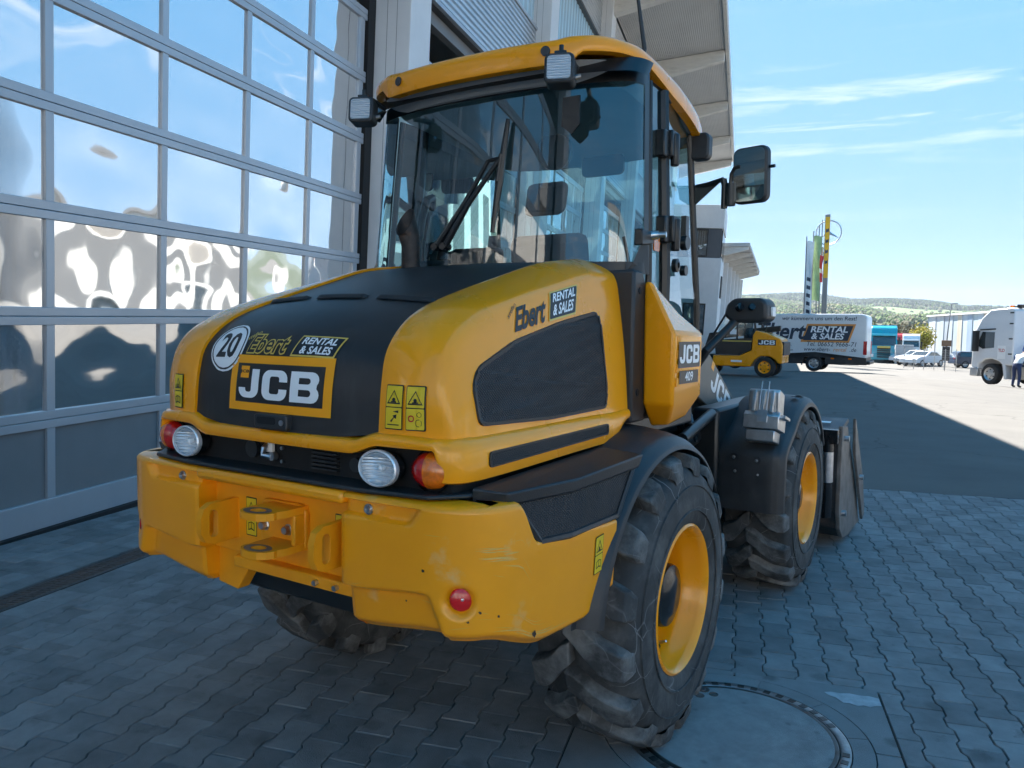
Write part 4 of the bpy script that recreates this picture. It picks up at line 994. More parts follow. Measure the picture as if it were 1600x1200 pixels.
# ---- rear lamps ---------------------------------------------------
def rev_lamp(x):
    y0 = -1.170; zc = 1.160
    def L_(prof, nm, mt, par_=None, n=32):
        r = MB(); r.lathe(prof, (x, y0, zc), (0, -1, .03), n); r.v = [(x+(a_-x)*1.22, b_, zc+(c_-zc)*.90) for a_, b_, c_ in r.v]; return r.build(nm, mt, par_ or ld)
    b_ = L_([(.0001, -.02), (.050, -.02), (.058, .02), (.0565, .034)], 'reversing_lamp', BLKG)
    L_([(.0001, .004), (.016, .004), (.036, .012), (.0535, .031)], 'reflector', RIBC, b_)
    L_([(.0590, .022), (.0595, .036), (.0560, .040), (.0535, .036), (.0535, .030)], 'lamp_ring', CHROME, b_)
    L_([(.0538, .034), (.048, .043), (.034, .051), (.016, .055), (.0001, .056)], 'lens', LENS, b_)
    r = MB(); r.lathe([(.0001, 0), (.007, 0), (.008, .016), (.0001, .022)], (x, y0-.006, zc), (0, -1, 0), 12); r.build('bulb', WHITE_D, b_)
for x in (.440, -.440): rev_lamp(x)
def tail_lamp(sg):
    x, y, z = sg*.590, -1.140, 1.162; R = .054
    r = MB(); r.lathe([(.0001, -.03), (.055, -.03), (.064, 0), (.064, .006)], (x, y, z), (0, -1, .05), 24); b_ = r.build('tail_lamp', BLKG, ld)
    for nm, mt, a0, a1 in (('red_half', REDL, -90, 90), ('amber_half', AMBL, 90, 270)):
        r = MB()
        def fn(u, v, a0=a0, a1=a1):
            a = math.radians(lerp(a0, a1, u)); rr = R*math.sin(v*PI/2); h = .006 + .044*math.cos(v*PI/2)
            return V(x - sg*rr*1.18*math.cos(a), y-h, z+rr*math.sin(a)*.98+.05*h)
        r.grid(fn, 18, 10); r.build(nm, mt, b_, smooth=70)
for s_ in (1, -1): tail_lamp(s_)
# things in the lamp recess
m = MB(); m.disc((-.165, -1.14, 1.155), (0, -1, 0), .03, .012, 18); m.disc((.30, -1.14, 1.148), (0, -1, 0), .022, .010, 18); m.pieces('blanking_cap', BLK, ld)
m = MB(); m.box(-.098, -.066, -1.152, -1.136, 1.150, 1.190); m.build('socket_plate', WHITE_D, ld, bevel=.003)
m = MB(); m.tube([(-.088, -1.15, 1.175), (-.087, -1.165, 1.165), (-.086, -1.17, 1.142), (-.05, -1.165, 1.140)], .010, 8); m.disc((-.048, -1.15, 1.142), (0, -1, 0), .014, .02, 10); m.build('isolator_key', BOLT, ld)
m = MB()
for z in (1.125, 1.168): m.disc((-.025, -1.14, z), (0, -1, 0), .006, .008, 8)
m.pieces('recess_bolt', BOLT, ld)
m = MB()
for k in range(6): m.box(.115, .225, -1.150, -1.136, 1.118+.0125*k, 1.124+.0125*k)
m.pieces('louvre', BLK, ld, smooth=0)
m = MB(); m.prism([(-.70, -1.06), (-.70, -1.11), (-.62, -1.20), (-.4, -1.235), (.4, -1.235), (.62, -1.20), (.70, -1.11), (.70, -1.06)], 'z', 1.090, 1.103); m.build('lamp_shelf', BLK, ld, bevel=.005)

# ---- counterweight: two wings, centre bar and hitch plate ----------------
WP = [(.330, -1.235), (.36, -1.243), (.47, -1.243), (.60, -1.236), (.70, -1.218), (.775, -1.175), (.818, -1.10), (.838, -1.00), (.852, -.90), (.866, -.78), (.878, -.66), (.888, -.545)]
def wing_xy(u): p = crv([(a, b, 0) for a, b in WP], u); return p.x, p.y
def wing(u, v):
    x, y = wing_xy(u); x2, y2 = wing_xy(min(1, u+.003)); x1, y1 = wing_xy(max(0, u-.003)); nx, ny = (y2-y1), -(x2-x1); l_ = math.hypot(nx, ny); nx /= l_; ny /= l_
    zt = 1.086 if y < -1.06 else lerp(1.086, .966, smst(-1.055, -.972, y)); zt = lerp(zt, .950, smst(-.95, -.545, y)) if y > -.972 else zt
    zb = lerp(.682, .712, smst(.33, .66, x)) if u < .42 else lerp(.712, .640, smst(-1.17, -.90, y))
    if y > -.70: zb = lerp(.640, .70, smst(-.72, -.545, y))
    z = lerp(zb, zt, v)
    d = 0.0
    d -= .030*(1-smst(zb, zb+.035, z))**2                         # rolled foot
    d -= .016*smst(zt-.014, zt, z)**2                              # rolled top
    h = (z-.67)/(1.083-.67)
    if u < .62:
        k = 1-smst(0, .03, x-.622-(.838-z)*.42)
        crease = lerp(.815, .838, smst(.35, .63, x))
        d -= .030*k*(1-smst(crease-.012, crease+.006, z))         # lower face set back under the crease
        d -= .10*max(0, crease-z)*k
        # shallow groove with the bolt near the top
        g = smst(1.074, 1.066, z)*smst(1.020, 1.032, z)*(1-smst(.585, .615, x + (1.05-z)*.7))
        d -= .020*g
    d -= .05*max(0, .93-z)*smst(.35, .7, u)                       # flank leans in below
    # reflector bowl at the corner
    a_ = math.hypot((u-.400)/.055, (z-.828)/.052)
    if a_ < 1: d -= .030*(1-smst(.35, 1.0, a_))
    return V(x+nx*d, y+ny*d, z)
m = MB(); NU, NV = 110, 60
m.grid(wing, NU, NV)
# close top and inner end
m.grid(lambda u, v: wing(u, 1).lerp(V(min(.66, wing(u, 1).x-.02) if wing_xy(u)[1] > -1.15 else wing(u, 1).x, max(wing(u, 1).y+.06, -1.12) if wing_xy(u)[1] < -1.05 else wing(u, 1).y, wing(u, 1).z), v), NU, 2)
m.grid(lambda u, v: wing(0, v) + V(0, .16*u, 0), 2, NV, flip=True)
m.grid(lambda u, v: wing(u, 0).lerp(V(min(.60, wing(u, 0).x*.8), max(-1.0, wing(u, 0).y+.12), wing(u, 0).z+.02), v), NU, 2, flip=True)
m.grid(lambda u, v: wing(1, v) + V(-.12*u, .0, 0), 2, NV)
wg, wg2 = both('counterweight_wing', m, YELW, smooth=50)
# skirt inside the wings (dark inner sides seen from below)
m = MB(); m.prism([(.335, -1.08), (.335, -1.12), (.55, -1.13), (.68, -1.0), (.70, -.7), (.62, -.7)], 'z', .76, .95); both('inner_skirt', m, FRAME)
# left skirt triangle under the hitch
m = MB(); m.prism([(-.345, .80), (-.345, .672), (-.245, .660), (-.165, .775), (-.20, .80)], 'y', -1.150, -1.10); m.build('skirt_gusset', YELD, ld, bevel=.004)
m = MB(); m.prism([(-.337, 1.048), (-.337, 1.087), (.337, 1.087), (.337, 1.048)], 'y', -1.243, -1.16); m.build('centre_bar', YELW, ld, bevel=.014)
m = MB(); m.box(-.34, .34, -1.165, -1.135, .800, 1.07); pl = m.build('hitch_plate', YELD, ld, bevel=.004)
m = MB(); m.box(-.20, .34, -1.20, -1.13, .762, .800); m.build('plate_foot', YELD, ld, bevel=.005)
m = MB()
for x, z in ((-.03, 1.038), (.062, 1.038)): m.disc((x, -1.1665, z), (0, -1, 0), .009, .002, 14)
m.pieces('plate_hole', DARK, pl)
# towing jaw: two tongues on a bracket
def tongue(z, x0=-.022, x1=.120):
    t = MB(); out_ = [(x1, -1.165), (x1, -1.255)] + [(.046+.068*math.cos(a), -1.298+.044*math.sin(a)) for a in [math.radians(d) for d in (20, 0, -30, -60, -90, -120, -150, -180, -200)]] + [(x0, -1.255), (x0, -1.165)]
    hole = [(.044+.028*math.cos(2*PI*k/18), -1.298+.020*math.sin(2*PI*k/18)) for k in range(18)]
    vs, fs = shape2d([out_, hole]); n = len(vs); T = .022
    t.add([(x, y, z+T/2) for x, y in vs], fs, 0); t.add([(x, y, z-T/2) for x, y in vs], [f[::-1] for f in fs], 0)
    for loop in (out_, hole): k_ = len(loop); t.add([(x, y, z+T/2) for x, y in loop] + [(x, y, z-T/2) for x, y in loop], [(i, (i+1) % k_, k_+(i+1) % k_, k_+i) for i in range(k_)], 0)
    # rubbed bare steel round the pin hole
    t.add([(x, y, z+T/2+.0008) for x, y in shape2d([[(.044+.052*math.cos(2*PI*k/20), -1.300+.034*math.sin(2*PI*k/20)) for k in range(20)], hole])[0]], shape2d([[(.044+.052*math.cos(2*PI*k/20), -1.300+.034*math.sin(2*PI*k/20)) for k in range(20)], hole])[1], 1)
    return t
hj = empty('tow_hitch', parent=ld)
for z in (.992, .876): tongue(z).build('jaw', [YELD, WORN], hj, smooth=20)
m = MB(); m.prism(rrect(.205, .150, .03, cx=.022, cy=.932), 'y', -1.185, -1.164); m.box(.102, .121, -1.225, -1.165, .886, .982); m.build('hitch_bracket', YELD, hj, bevel=.005)
m = MB()
for x in (-.056, .052): m.disc((x, -1.185, .921), (0, -1, 0), .018, .004, 16); m.lathe([(.0001, .022), (.0125, .022), (.0145, .018), (.0145, 0)], (x, -1.185, .921), (0, -1, 0), 6)
m.pieces('hitch_bolt', BOLT, hj)
def lug(x):
    t = MB(); P_ = [(-1.15, .850), (-1.15, .985)] + [(-1.265-.045*math.cos(a), .94+.045*math.sin(a)) for a in (math.radians(80), math.radians(40), 0)] + [(-1.265-.045*math.cos(a), .892-.042*math.sin(a)) for a in (0, math.radians(50), math.radians(90))]
    H_ = [(-1.262+.016*math.cos(a), (.945 if math.sin(a) > 0 else .888)+.016*math.sin(a)) for a in [2*PI*k/16+.01 for k in range(16)]]
    vs, fs = shape2d([P_, H_]); T = .024
    t.add([(x+T/2, y, z) for y, z in vs], fs); t.add([(x-T/2, y, z) for y, z in vs], [f[::-1] for f in fs])
    for loop in (P_, H_): k_ = len(loop); t.add([(x+T/2, y, z) for y, z in loop] + [(x-T/2, y, z) for y, z in loop], [(i, (i+1) % k_, k_+(i+1) % k_, k_+i) for i in range(k_)])
    return t.build('lifting_lug', YELD, ld, bevel=.004)
lug(-.228); lug(.283)
decal('hitch_plate_label', warn(2), flatmap((-.150, -1.1655, .930), (.85, 0, 0), (0, 0, 1.0), (0, -1, 0)), pl)
decal('hitch_plate_label', warn(2), flatmap((.262, -1.1655, .930), (.85, 0, 0), (0, 0, 1.0), (0, -1, 0)), pl)
m = MB()
for x, z in ((.428, 1.046), (-.428, 1.046)): m.disc((x, -1.222, z), (0, -1, 0), .016, .006, 14); m.lathe([(.006, .013), (.011, .013), (.012, 0)], (x, -1.222, z), (0, -1, 0), 12)
m.pieces('wing_bolt', BOLT, ld)
m = MB()
for x in (.19, .275): m.lathe([(.0001, .014), (.009, .014), (.010, 0)], (x, -1.20, .781), (0, -1, 0), 6)
m.pieces('foot_bolt', BOLT, ld)
p_ = wing(.400, (.828-.70)/(1.10-.70)); 
for sg in (1, -1):
    n_ = V(.72*sg, -.69, .08).normalized(); c_ = V(sg*p_.x, p_.y, .832) + n_*.010
    m = MB(); m.lathe([(.0001, .010), (.028, .009), (.032, .006), (.034, 0)], c_, n_, 24); r__ = m.build('reflector_disc', REFL, ld)
    m = MB(); m.lathe([(.0001, .004), (.004, .003), (.0055, 0)], c_+n_*.0095, n_, 8); m.build('rivet', BOLT, r__)
# chips of bare steel on the flank
m = MB()
for u_, v_, s_ in ((.66, .115, .016), (.46, .24, .006), (.425, .17, .005), (.33, .16, .004), (.24, .25, .004), (.52, .20, .005), (.30, .52, .006)):
    c_ = wing(u_, v_); a_ = wing(u_+.01, v_)-c_; b_ = wing(u_, v_+.02)-c_; n_ = a_.cross(b_).normalized(); a_.normalize(); b_.normalize()
    k_ = 9; m.add([c_ + n_*.002 + (a_*math.cos(2*PI*i/k_) + b_*math.sin(2*PI*i/k_))*s_*random.uniform(.45, 1.0) for i in range(k_)], [tuple(range(k_))])
m.pieces('paint_chip', RUST, wg, smooth=0)
# pale scuffs and scratches
SCUF = mat('scuffed_paint', (.76, .44, .10), rough=.6, var=.12, vscale=30, streak=(1, 1, 9))
m = MB()
def scuff(u0, v0, du, dv, wd):
    n_ = 7; L_ = []
    for i in range(n_):
        t = i/(n_-1); c_ = wing(u0+du*t, v0+dv*t); nn = (wing(u0+du*t+.01, v0+dv*t)-c_).cross(wing(u0+du*t, v0+dv*t+.02)-c_).normalized(); w0 = wd*math.sin(PI*min(1, max(.03, t)))
        L_ += [c_+nn*.0012+V(0, 0, w0), c_+nn*.0012-V(0, 0, w0)]
    m.add(L_, [(2*i, 2*i+1, 2*i+3, 2*i+2) for i in range(n_-1)])
rs = random.Random(12)
for k in range(15): scuff(rs.uniform(.44, .54), rs.uniform(.56, .74), rs.uniform(.05, .12), rs.uniform(-.02, .01), rs.uniform(.0006, .0022))
for k in range(9): scuff(rs.uniform(.50, .66), rs.uniform(.08, .22), rs.uniform(.08, .18), rs.uniform(-.02, .03), rs.uniform(.0005, .0016))
for k in range(10): scuff(rs.uniform(.05, .62), rs.uniform(.1, .8), rs.uniform(.02, .08), rs.uniform(-.05, .03), rs.uniform(.0003, .0007))
m.build('paint_scuff', SCUF, wg, smooth=0)['kind'] = 'stuff'
def mL(a, b, l):
    p = V(.89, -.655, .880); u_ = .915; c_ = wing(u_, .66); A_ = (wing(u_+.02, .66)-wing(u_-.02, .66)).normalized(); B_ = (wing(u_, .72)-wing(u_, .60)).normalized(); n_ = A_.cross(B_).normalized(); n_ = n_ if n_.x > 0 else -n_
    return c_ + A_*a*.78 + B_*b*.95 + n_*(.002+l)
decal('warning_plate', warn(2), mL, ld)

# ---- black side intake between counterweight and hood ------------------
def intake():
    m = MB()
    a0, a1 = V(.700, -1.10, 1.118), V(.705, -.30, 1.140)          # inner edge under the belt
    b0, b1, b2 = V(.800, -1.075, 1.112), V(.872, -.80, 1.118), V(.905, -.372, 1.142)
    c0, c1, c2 = V(.800, -1.060, 1.075), V(.868, -.80, 1.078), V(.902, -.405, 1.098)
    d0, d2 = V(.800, -1.035, 1.06), V(.875, -.43, 1.085)
    m.add([a0, a1, b0, b1, b2, c0, c1, c2, V(.70, -1.10, 1.05), V(.70, -.3, 1.07)], [(0, 2, 3, 1), (3, 4, 1), (2, 5, 6, 3), (3, 6, 7, 4), (0, 8, 5, 2), (1, 4, 7, 9), (5, 8, 9, 7, 6)])
    return m
both('intake_ledge', intake(), BLK, bevel=.006, smooth=30)
m = MB(); e_ = [V(.795, -1.04, 1.085), V(.858, -.80, 1.085), V(.888, -.43, 1.10), V(.880, -.53, .955), V(.860, -.82, .950), V(.835, -.955, .955)]
m.add(e_, [(0, 5, 4, 1), (1, 4, 3, 2)]); both('intake_screen', m, SCREEN, smooth=20)
m = MB()
for a, b in ((0, 5), (5, 4), (4, 3), (3, 2)): m.tube([e_[a], e_[b]], .011, 6)
both('intake_frame', m, BLK)

# ---- rear fenders ----------------------------------------------------
def fen_r(a): return lerp(.618, .705, smst(20, -88, a))
def fender(u, v):
    """u 0..1 front to rear round the wheel, v 0..1 inner edge, crown, outer lip"""
    a = lerp(78, -83, u); r = fen_r(a); K = [(.52, .045), (.60, .040), (.72, .030), (.80, .018), (.855, .002), (.895, -.028), (.902, -.045), (.892, -.046), (.85, -.02)]
    f = v*(len(K)-1); i = min(int(f), len(K)-2); g = f-i; x = lerp(K[i][0], K[i+1][0], g); x = max(x, lerp(.50, .83, smst(-38, -62, a))) if i < 4 else x; dr_ = lerp(K[i][1], K[i+1][1], g)
    R_ = r+dr_; return V(x, R_*math.sin(math.radians(a)), ZC + R_*math.cos(math.radians(a)))
m = MB(); m.grid(fender, 48, 33); both('rear_fender', m, BLK, solid=0, smooth=50)
# inner wheel house
m = MB(); m.grid(lambda u, v: V(lerp(.50, .53, v), (.66)*math.sin(math.radians(lerp(72, -62, u)))*v, ZC+.66*math.cos(math.radians(lerp(72, -62, u)))*v), 24, 4); both('wheel_house', m, FRAME)

# ---- black column behind the hood, side tank cover -------------------------
m = MB(); m.prism([(-.055, 1.20), (-.055, 1.80), (.03, 1.80), (.075, 1.74), (.085, 1.20)], 'x', .30, .715); both('cab_column', m, BLK, bevel=.012)
m = MB()
for z in (1.72, 1.32): m.disc((.700, .0, z), (1, 0, 0), .014, .018, 12)
m.pieces('column_bolt', DARK, ld)
# yellow tank cover on the right side
T0 = [(.712, .060, 1.272), (.845, .045, 1.272), (.852, .360, 1.300), (.712, .40, 1.300)]
T1 = [(.712, .050, 1.560), (.850, .035, 1.556), (.856, .350, 1.556), (.712, .40, 1.556)]
T2 = [(.712, .045, 1.762), (.742, .050, 1.762), (.738, .36, 1.640), (.712, .40, 1.64)]
B0 = [(.712, .15, 1.17), (.790, .15, 1.18), (.795, .33, 1.20), (.712, .38, 1.20)]
m = MB(); rings = [B0, T0, T1, T2]; m.add([p for r in rings for p in r], [(i*4+j, i*4+(j+1) % 4, (i+1)*4+(j+1) % 4, (i+1)*4+j) for i in range(3) for j in range(4)] + [(3, 2, 1, 0), (12, 13, 14, 15)])
tcov, _t2 = both('tank_cover', m, YEL, bevel=.014, smooth=30, seg=3)
tm = flatmap((.8545, .20, 1.47), (0, 1, 0), (.008, 0, 1), (1, 0, 0))
for k in range(4):
    m = MB(); z = 1.345+.055*k; m.box(.842, .8515, .065, .105, z, z+.034); m.build('louvre', YELD, tcov, smooth=0)
jl = ([(-.115+x/3.06*.23, -.035+y*.075) for x, y in jv], jf)
decal('side_badge', [(*rect2d(-.125, .125, -.052, .052), BLK_D, .0), (*jl, WHITE_D, .001), (*place2d(rect2d(-.11, .11, -.026, .026), 0, -.09), BLK_D, 0), (*place2d(text2d('409', .052, .001, 0, 1.2), 0, -.09), WHITE_D, .001)], tm, tcov)

# ---- cab ---------------------------------------------------------------
cabn = empty('cab', parent=ld)
def rear_plan(u):
    """plan of the rear glass, u 0..1 left to right"""
    pts = [(-.700, .115), (-.694, .045), (-.655, -.015), (-.52, -.062), (-.30, -.098), (0, -.112), (.30, -.098), (.52, -.062), (.655, -.015), (.694, .045), (.700, .115)]
    p = crv([(a, b, 0) for a, b in pts], u); return p.x, p.y
def rear_glass(u, v, off=0):
    x, y = rear_plan(u); z = lerp(1.79, 2.60, v); k = 1 - .055*v; return V(x*k*(1+off), y*(1) + .05*v - off*.7, z)
m = MB(); m.grid(lambda u, v: rear_glass(u, v), 60, 14); m.build('rear_window', CABG, cabn, smooth=60)
def band(u0, u1, v0, v1, name, mt=FRAME, off=.004, nu=20, nv=10):
    m = MB(); m.grid(lambda u, v: rear_glass(lerp(u0, u1, u), lerp(v0, v1, v), off), nu, nv); return m.build(name, mt, cabn, smooth=60)
band(0, 1, .93, 1.0, 'window_frit', nu=60); band(0, 1, .0, .055, 'window_frit', nu=60)
band(.935, 1, .05, .95, 'window_frit'); band(.0, .045, .05, .95, 'window_frit')
m = MB(); pts = [(.80, .05), (.835, .05), (.945, .20), (.965, .20), (1, .20), (1, .0), (.80, .0)]
m.add([rear_glass(u, v, .012) for u, v in pts], [tuple(range(7))]); cn_ = m.build('lower_corner', BLK, cabn, smooth=0)
m = MB(); m.add([rear_glass(1-u, v, .012) for u, v in pts], [tuple(range(6, -1, -1))]); m.build('lower_corner', BLK, cabn, smooth=0)
# posts
def post(path, r, n=8, name='post'): mm = MB(); mm.tube(path, r, n); return mm
PR = [(.690, .135, 1.62), (.694, .135, 1.80), (.655, .185, 2.58)]
PD = [(.690, .315, 1.60), (.692, .315, 1.80), (.650, .345, 2.58)]
PF = [(.600, 1.00, 1.30), (.602, 1.00, 1.66), (.570, .90, 2.56)]
for pth, r in ((PR, .014), (PD, .026), (PF, .017)):
    both('post', post(pth, r), FRAME, cabn)
# side glass: quarter light and door glass
for nm, A_, B_ in (('quarter_glass', PR, PD), ('door_glass', PD, PF)):
    m = MB(); lo0, lo1 = Vector(A_[1]), Vector(B_[1]); 
    if nm == 'door_glass': pts = [V(*A_[1]), V(.672, .42, 1.64), V(.64, .62, 1.48), V(.612, .86, 1.36), V(*B_[0]), V(*B_[1]), V(*B_[2]), V(*A_[2])]
    else: pts = [V(.690, .14, 1.70), V(.690, .31, 1.70), V(*B_[1]), V(*B_[2]), V(*A_[2]), V(*A_[1])]
    m.add(pts, [tuple(range(len(pts)))]); both(nm, m, CABG2, cabn, smooth=0)
    m = MB(); m.tube(pts + [pts[0]], .009, 6); both('glass_edge', m, FRAME, cabn)
# windscreen and front frame
m = MB(); m.grid(lambda u, v: V(lerp(-.60, .60, u)*(1-.05*v), lerp(1.02, .92, v) + .07*(1-(2*u-1)**2), lerp(1.30, 2.56, v)), 16, 8, flip=True); m.build('windscreen', CABG2, cabn, smooth=60)
m = MB(); m.tube([(-.57, .90, 2.55), (0, .98, 2.57), (.57, .90, 2.55)], .045, 8); m.tube([(-.6, 1.0, 1.33), (.6, 1.0, 1.33)], .04, 8); m.build('front_frame', FRAME, cabn)
# floor and lower cab shell
m = MB(); m.box(-.60, .60, .05, .98, 1.10, 1.22); m.box(-.66, .66, .06, .16, 1.20, 1.80); m.build('cab_floor', FRAME, cabn, bevel=.01)
m = MB(); m.add([V(.69, .1, 1.2), V(.69, .32, 1.2), V(.612, .86, 1.2), V(.60, 1.0, 1.2), V(.60, 1.0, 1.34), V(.612, .86, 1.36), V(.64, .62, 1.48), V(.672, .42, 1.64), V(.69, .315, 1.72), V(.69, .1, 1.72)], [tuple(range(10))]); both('door_panel', m, FRAME, cabn, smooth=0)
# headlining and roof
def roof_outline(off=0.0, n=72):
    pts = [(0, -.205), (.22, -.196), (.42, -.162), (.56, -.105), (.640, -.02), (.672, .12), (.672, .40), (.655, .70), (.625, .90), (.57, 1.02), (.35, 1.08), (0, 1.10)]
    pts = pts + [(-x, y) for x, y in reversed(pts[1:-1])]
    N_ = len(pts); res = []
    for k in range(n):
        t = k/n*N_; i = int(t); f = t-i; P_ = [Vector(pts[(i+d) % N_]) for d in (-1, 0, 1, 2)]
        q = .5*((2*P_[1]) + (P_[2]-P_[0])*f + (2*P_[0]-5*P_[1]+4*P_[2]-P_[3])*f*f + (3*P_[1]-P_[0]-3*P_[2]+P_[3])*f**3)
        c_ = Vector((0, .45)); d_ = (q-c_); d_.normalize(); q = q - d_*off; res.append(q)
    return res
def roof_drop(y): return -.075*max(0, y-.1) - .05*max(0, y-.5)
def zlow(x, y):
    a = abs(x)
    if y < .02: return lerp(2.588, 2.632, smst(.455, .515, a))
    return lerp(2.632, 2.600, smst(.02, .5, y))
m = MB(); rings = []
NRF = 144
base = roof_outline(0, NRF)
for off, zf in ((.045, 0), (.004, 0), (0, .012), (0, .052), (.006, .072), (.022, .086), (.05, .096), (.12, .106), (.24, .114), (.40, .118)):
    o_ = roof_outline(off, NRF); ring = []
    for q, b_ in zip(o_, base):
        zl = zlow(b_.x, b_.y); ztop = 2.605
        z = zl + zf if zf <= .012 else 2.60 + zf
        # slight hollow along the rear fascia between the two ends
        if b_.y < .05 and zf >= .052: z += .010*smst(.40, .48, abs(b_.x)) * (1-smst(.56, .66, abs(b_.x)))
        ring.append((q.x, q.y, z + roof_drop(q.y)))
    rings.append(ring)
m.add([p for r in rings for p in r], [(i*NRF+j, i*NRF+(j+1) % NRF, (i+1)*NRF+(j+1) % NRF, (i+1)*NRF+j) for i in range(len(rings)-1) for j in range(NRF)] + [tuple((len(rings)-1)*NRF+j for j in range(NRF))])
m.build('roof', YEL, cabn, smooth=45)
m = MB(); o_ = roof_outline(.05, 72); m.add([(q.x, q.y, 2.615+roof_drop(q.y)) for q in o_] + [(q.x*.9, q.y*.9+.05, 2.55+roof_drop(q.y)) for q in o_], [(j, 72+j, 72+(j+1) % 72, (j+1) % 72) for j in range(72)] + [tuple(range(72, 144))]); m.build('headlining', TRIM, cabn, smooth=40)
m = MB(); m.grid(lambda u, v: V(*(lambda q: (q[0]*1.0, q[1]-.028+.05*v))(rear_plan(lerp(.03, .97, u))), lerp(2.56, 2.625, v)), 50, 3); m.build('roof_seal', FRAME, cabn, smooth=60)
for x in (.372, -.372):
    n_ = V(.22 if x > 0 else -.22, -1, .05).normalized(); m = MB(); m.disc(V(x, -.176, 2.640) , n_, .019, .006, 18); m.build('roof_plug', BLK, cabn)
# interior
st = empty('seat', parent=cabn)
m = MB(); m.prism([(.28, 1.36), (.30, 1.50), (.72, 1.52), (.76, 1.44), (.74, 1.36)], 'x', -.24, .24); m.build('cushion', SEATM, st, bevel=.03)
m = MB(); m.prism([(.17, 1.98), (.27, 2.00), (.36, 1.50), (.24, 1.44)], 'x', -.02, .36); m.build('backrest', SEATM, st, bevel=.04)
m = MB(); m.prism([(.15, 2.06), (.22, 2.08), (.25, 2.22), (.18, 2.22)], 'x', .07, .27); m.build('headrest', SEATM, st, bevel=.03)
m = MB(); m.box(-.2, .2, .30, .70, 1.22, 1.37); m.build('seat_base', FRAME, st)
m = MB(); m.tube([(.30, .35, 1.66), (.32, .62, 1.68)], .035, 8); m.tube([(-.30, .35, 1.66), (-.32, .60, 1.68)], .035, 8); m.pieces('armrest', SEATM, st)
wh = empty('steering_wheel', parent=cabn)
m = MB(); c_ = V(0, .80, 1.78); n_ = V(0, -.75, .66).normalized(); a_ = V(1, 0, 0); b_ = n_.cross(a_)
m.tube([c_ + (a_*math.cos(2*PI*k/28) + b_*math.sin(2*PI*k/28))*.19 for k in range(29)], .013, 8); m.build('wheel_rim', BLK, wh)
m = MB(); m.tube([c_-a_*.18, c_, c_+a_*.18], .012, 6); m.tube([c_, c_-b_*.18], .012, 6); m.tube([c_, c_-n_*.5], .04, 8); m.disc(c_-n_*.01, n_, .05, .03, 14); m.tube([c_+a_*.15+b_*.12, c_+a_*.15+b_*.12+n_*.05], .024, 8); m.build('column', BLK, wh)
m = MB(); m.box(-.34, .34, .86, .98, 1.22, 1.62); m.prism([(.80, 1.62), (.98, 1.70), (.98, 1.60), (.86, 1.58)], 'x', -.30, .30); m.build('dashboard', TRIM, cabn, bevel=.02)
m = MB(); m.prism([(.10, 1.22), (.10, 1.74), (.40, 1.72), (.72, 1.62), (.78, 1.22)], 'x', .36, .60); m.build('side_console', SEATM, cabn, bevel=.02)
m = MB(); m.prism([(.05, 1.70), (.05, 1.86), (.20, 1.90), (.50, 1.74), (.50, 1.64)], 'x', -.60, -.20); m.build('rear_shelf', SEATM, cabn, bevel=.03)
m = MB(); m.tube([(.46, .58, 1.70), (.46, .60, 1.84), (.46, .60, 1.88)], [.012, .012, .026], 8); m.build('joystick', BLK, cabn)
m = MB(); m.tube([(-.60, .35, 2.18), (-.56, .30, 2.22), (-.545, .24, 2.20), (-.545, .20, 2.10), (-.56, .18, 1.90), (-.61, .17, 1.84)], .022, 8); m.build('grab_handle', BLK, cabn)
m = MB(); m.prism(rrect(.24, .11, .03, cx=.12, cy=2.42), 'y', .86, .875); m.build('interior_mirror', FRAME, cabn)
m = MB(); m.disc((.02, .55, 2.44), (0, -1, -.2), .09, .03, 20); m.build('speaker', FRAME, cabn)
m = MB(); m.tube([(.30, 1.04, 1.45), (.22, .99, 1.95), (.20, .97, 2.06)], .010, 6); m.tube([(.44, 1.03, 1.5), (.22, .99, 1.90)], .006, 6); m.build('front_wiper', FRAME, cabn)
# rear wiper: two arms and a long blade
wp = empty('rear_wiper', parent=cabn)
def gl(x, z, off=.03): 
    u = .5 + x/1.4*.78; p = rear_glass(min(1, max(0, u)), (z-1.79)/.81); return V(x, p.y-off, z)
T_ = gl(.150, 2.44); B_ = gl(.098, 1.955); pv = [gl(-.185, 1.915, .05), gl(-.135, 1.915, .05)]
Cn = T_.lerp(B_, .40)
m = MB(); m.tube([T_, B_], [.007, .009], 6); m.box(-.006, .006, 0, .02, 0, 0.0001); mm = MB(); mm.tube([T_.lerp(B_, .02), T_.lerp(B_, .5), T_.lerp(B_, .98)], [.009, .018, .009], 6); mm.build('blade', FRAME, wp)
mm = MB(); mm.tube([T_.lerp(B_, .32)+V(0, -.018, 0), T_.lerp(B_, .55)+V(0, -.018, 0)], .008, 6); mm.build('blade_bracket', FRAME, wp)
for k, p in enumerate(pv):
    mm = MB(); mm.tube([p, p.lerp(Cn, .5)+V(-.01, -.015, .01), Cn+V(-.055*(1-k), -.02, .015)], [.016, .012, .009], 8); mm.build('arm', FRAME, wp)
    mm = MB(); mm.disc(p+V(0, .03, 0), (0, -1, 0), .016, .05, 12); mm.build('pivot', BLKG, wp)
mm = MB(); mm.tube([Cn+V(-.055, -.02, .015), Cn+V(0, -.02, .02)], .008, 6); mm.build('link', FRAME, wp)
m = MB(); m.box(-.235, .02, .02, .10, 1.80, 1.925); m.build('wiper_motor', FRAME, wp, bevel=.02)
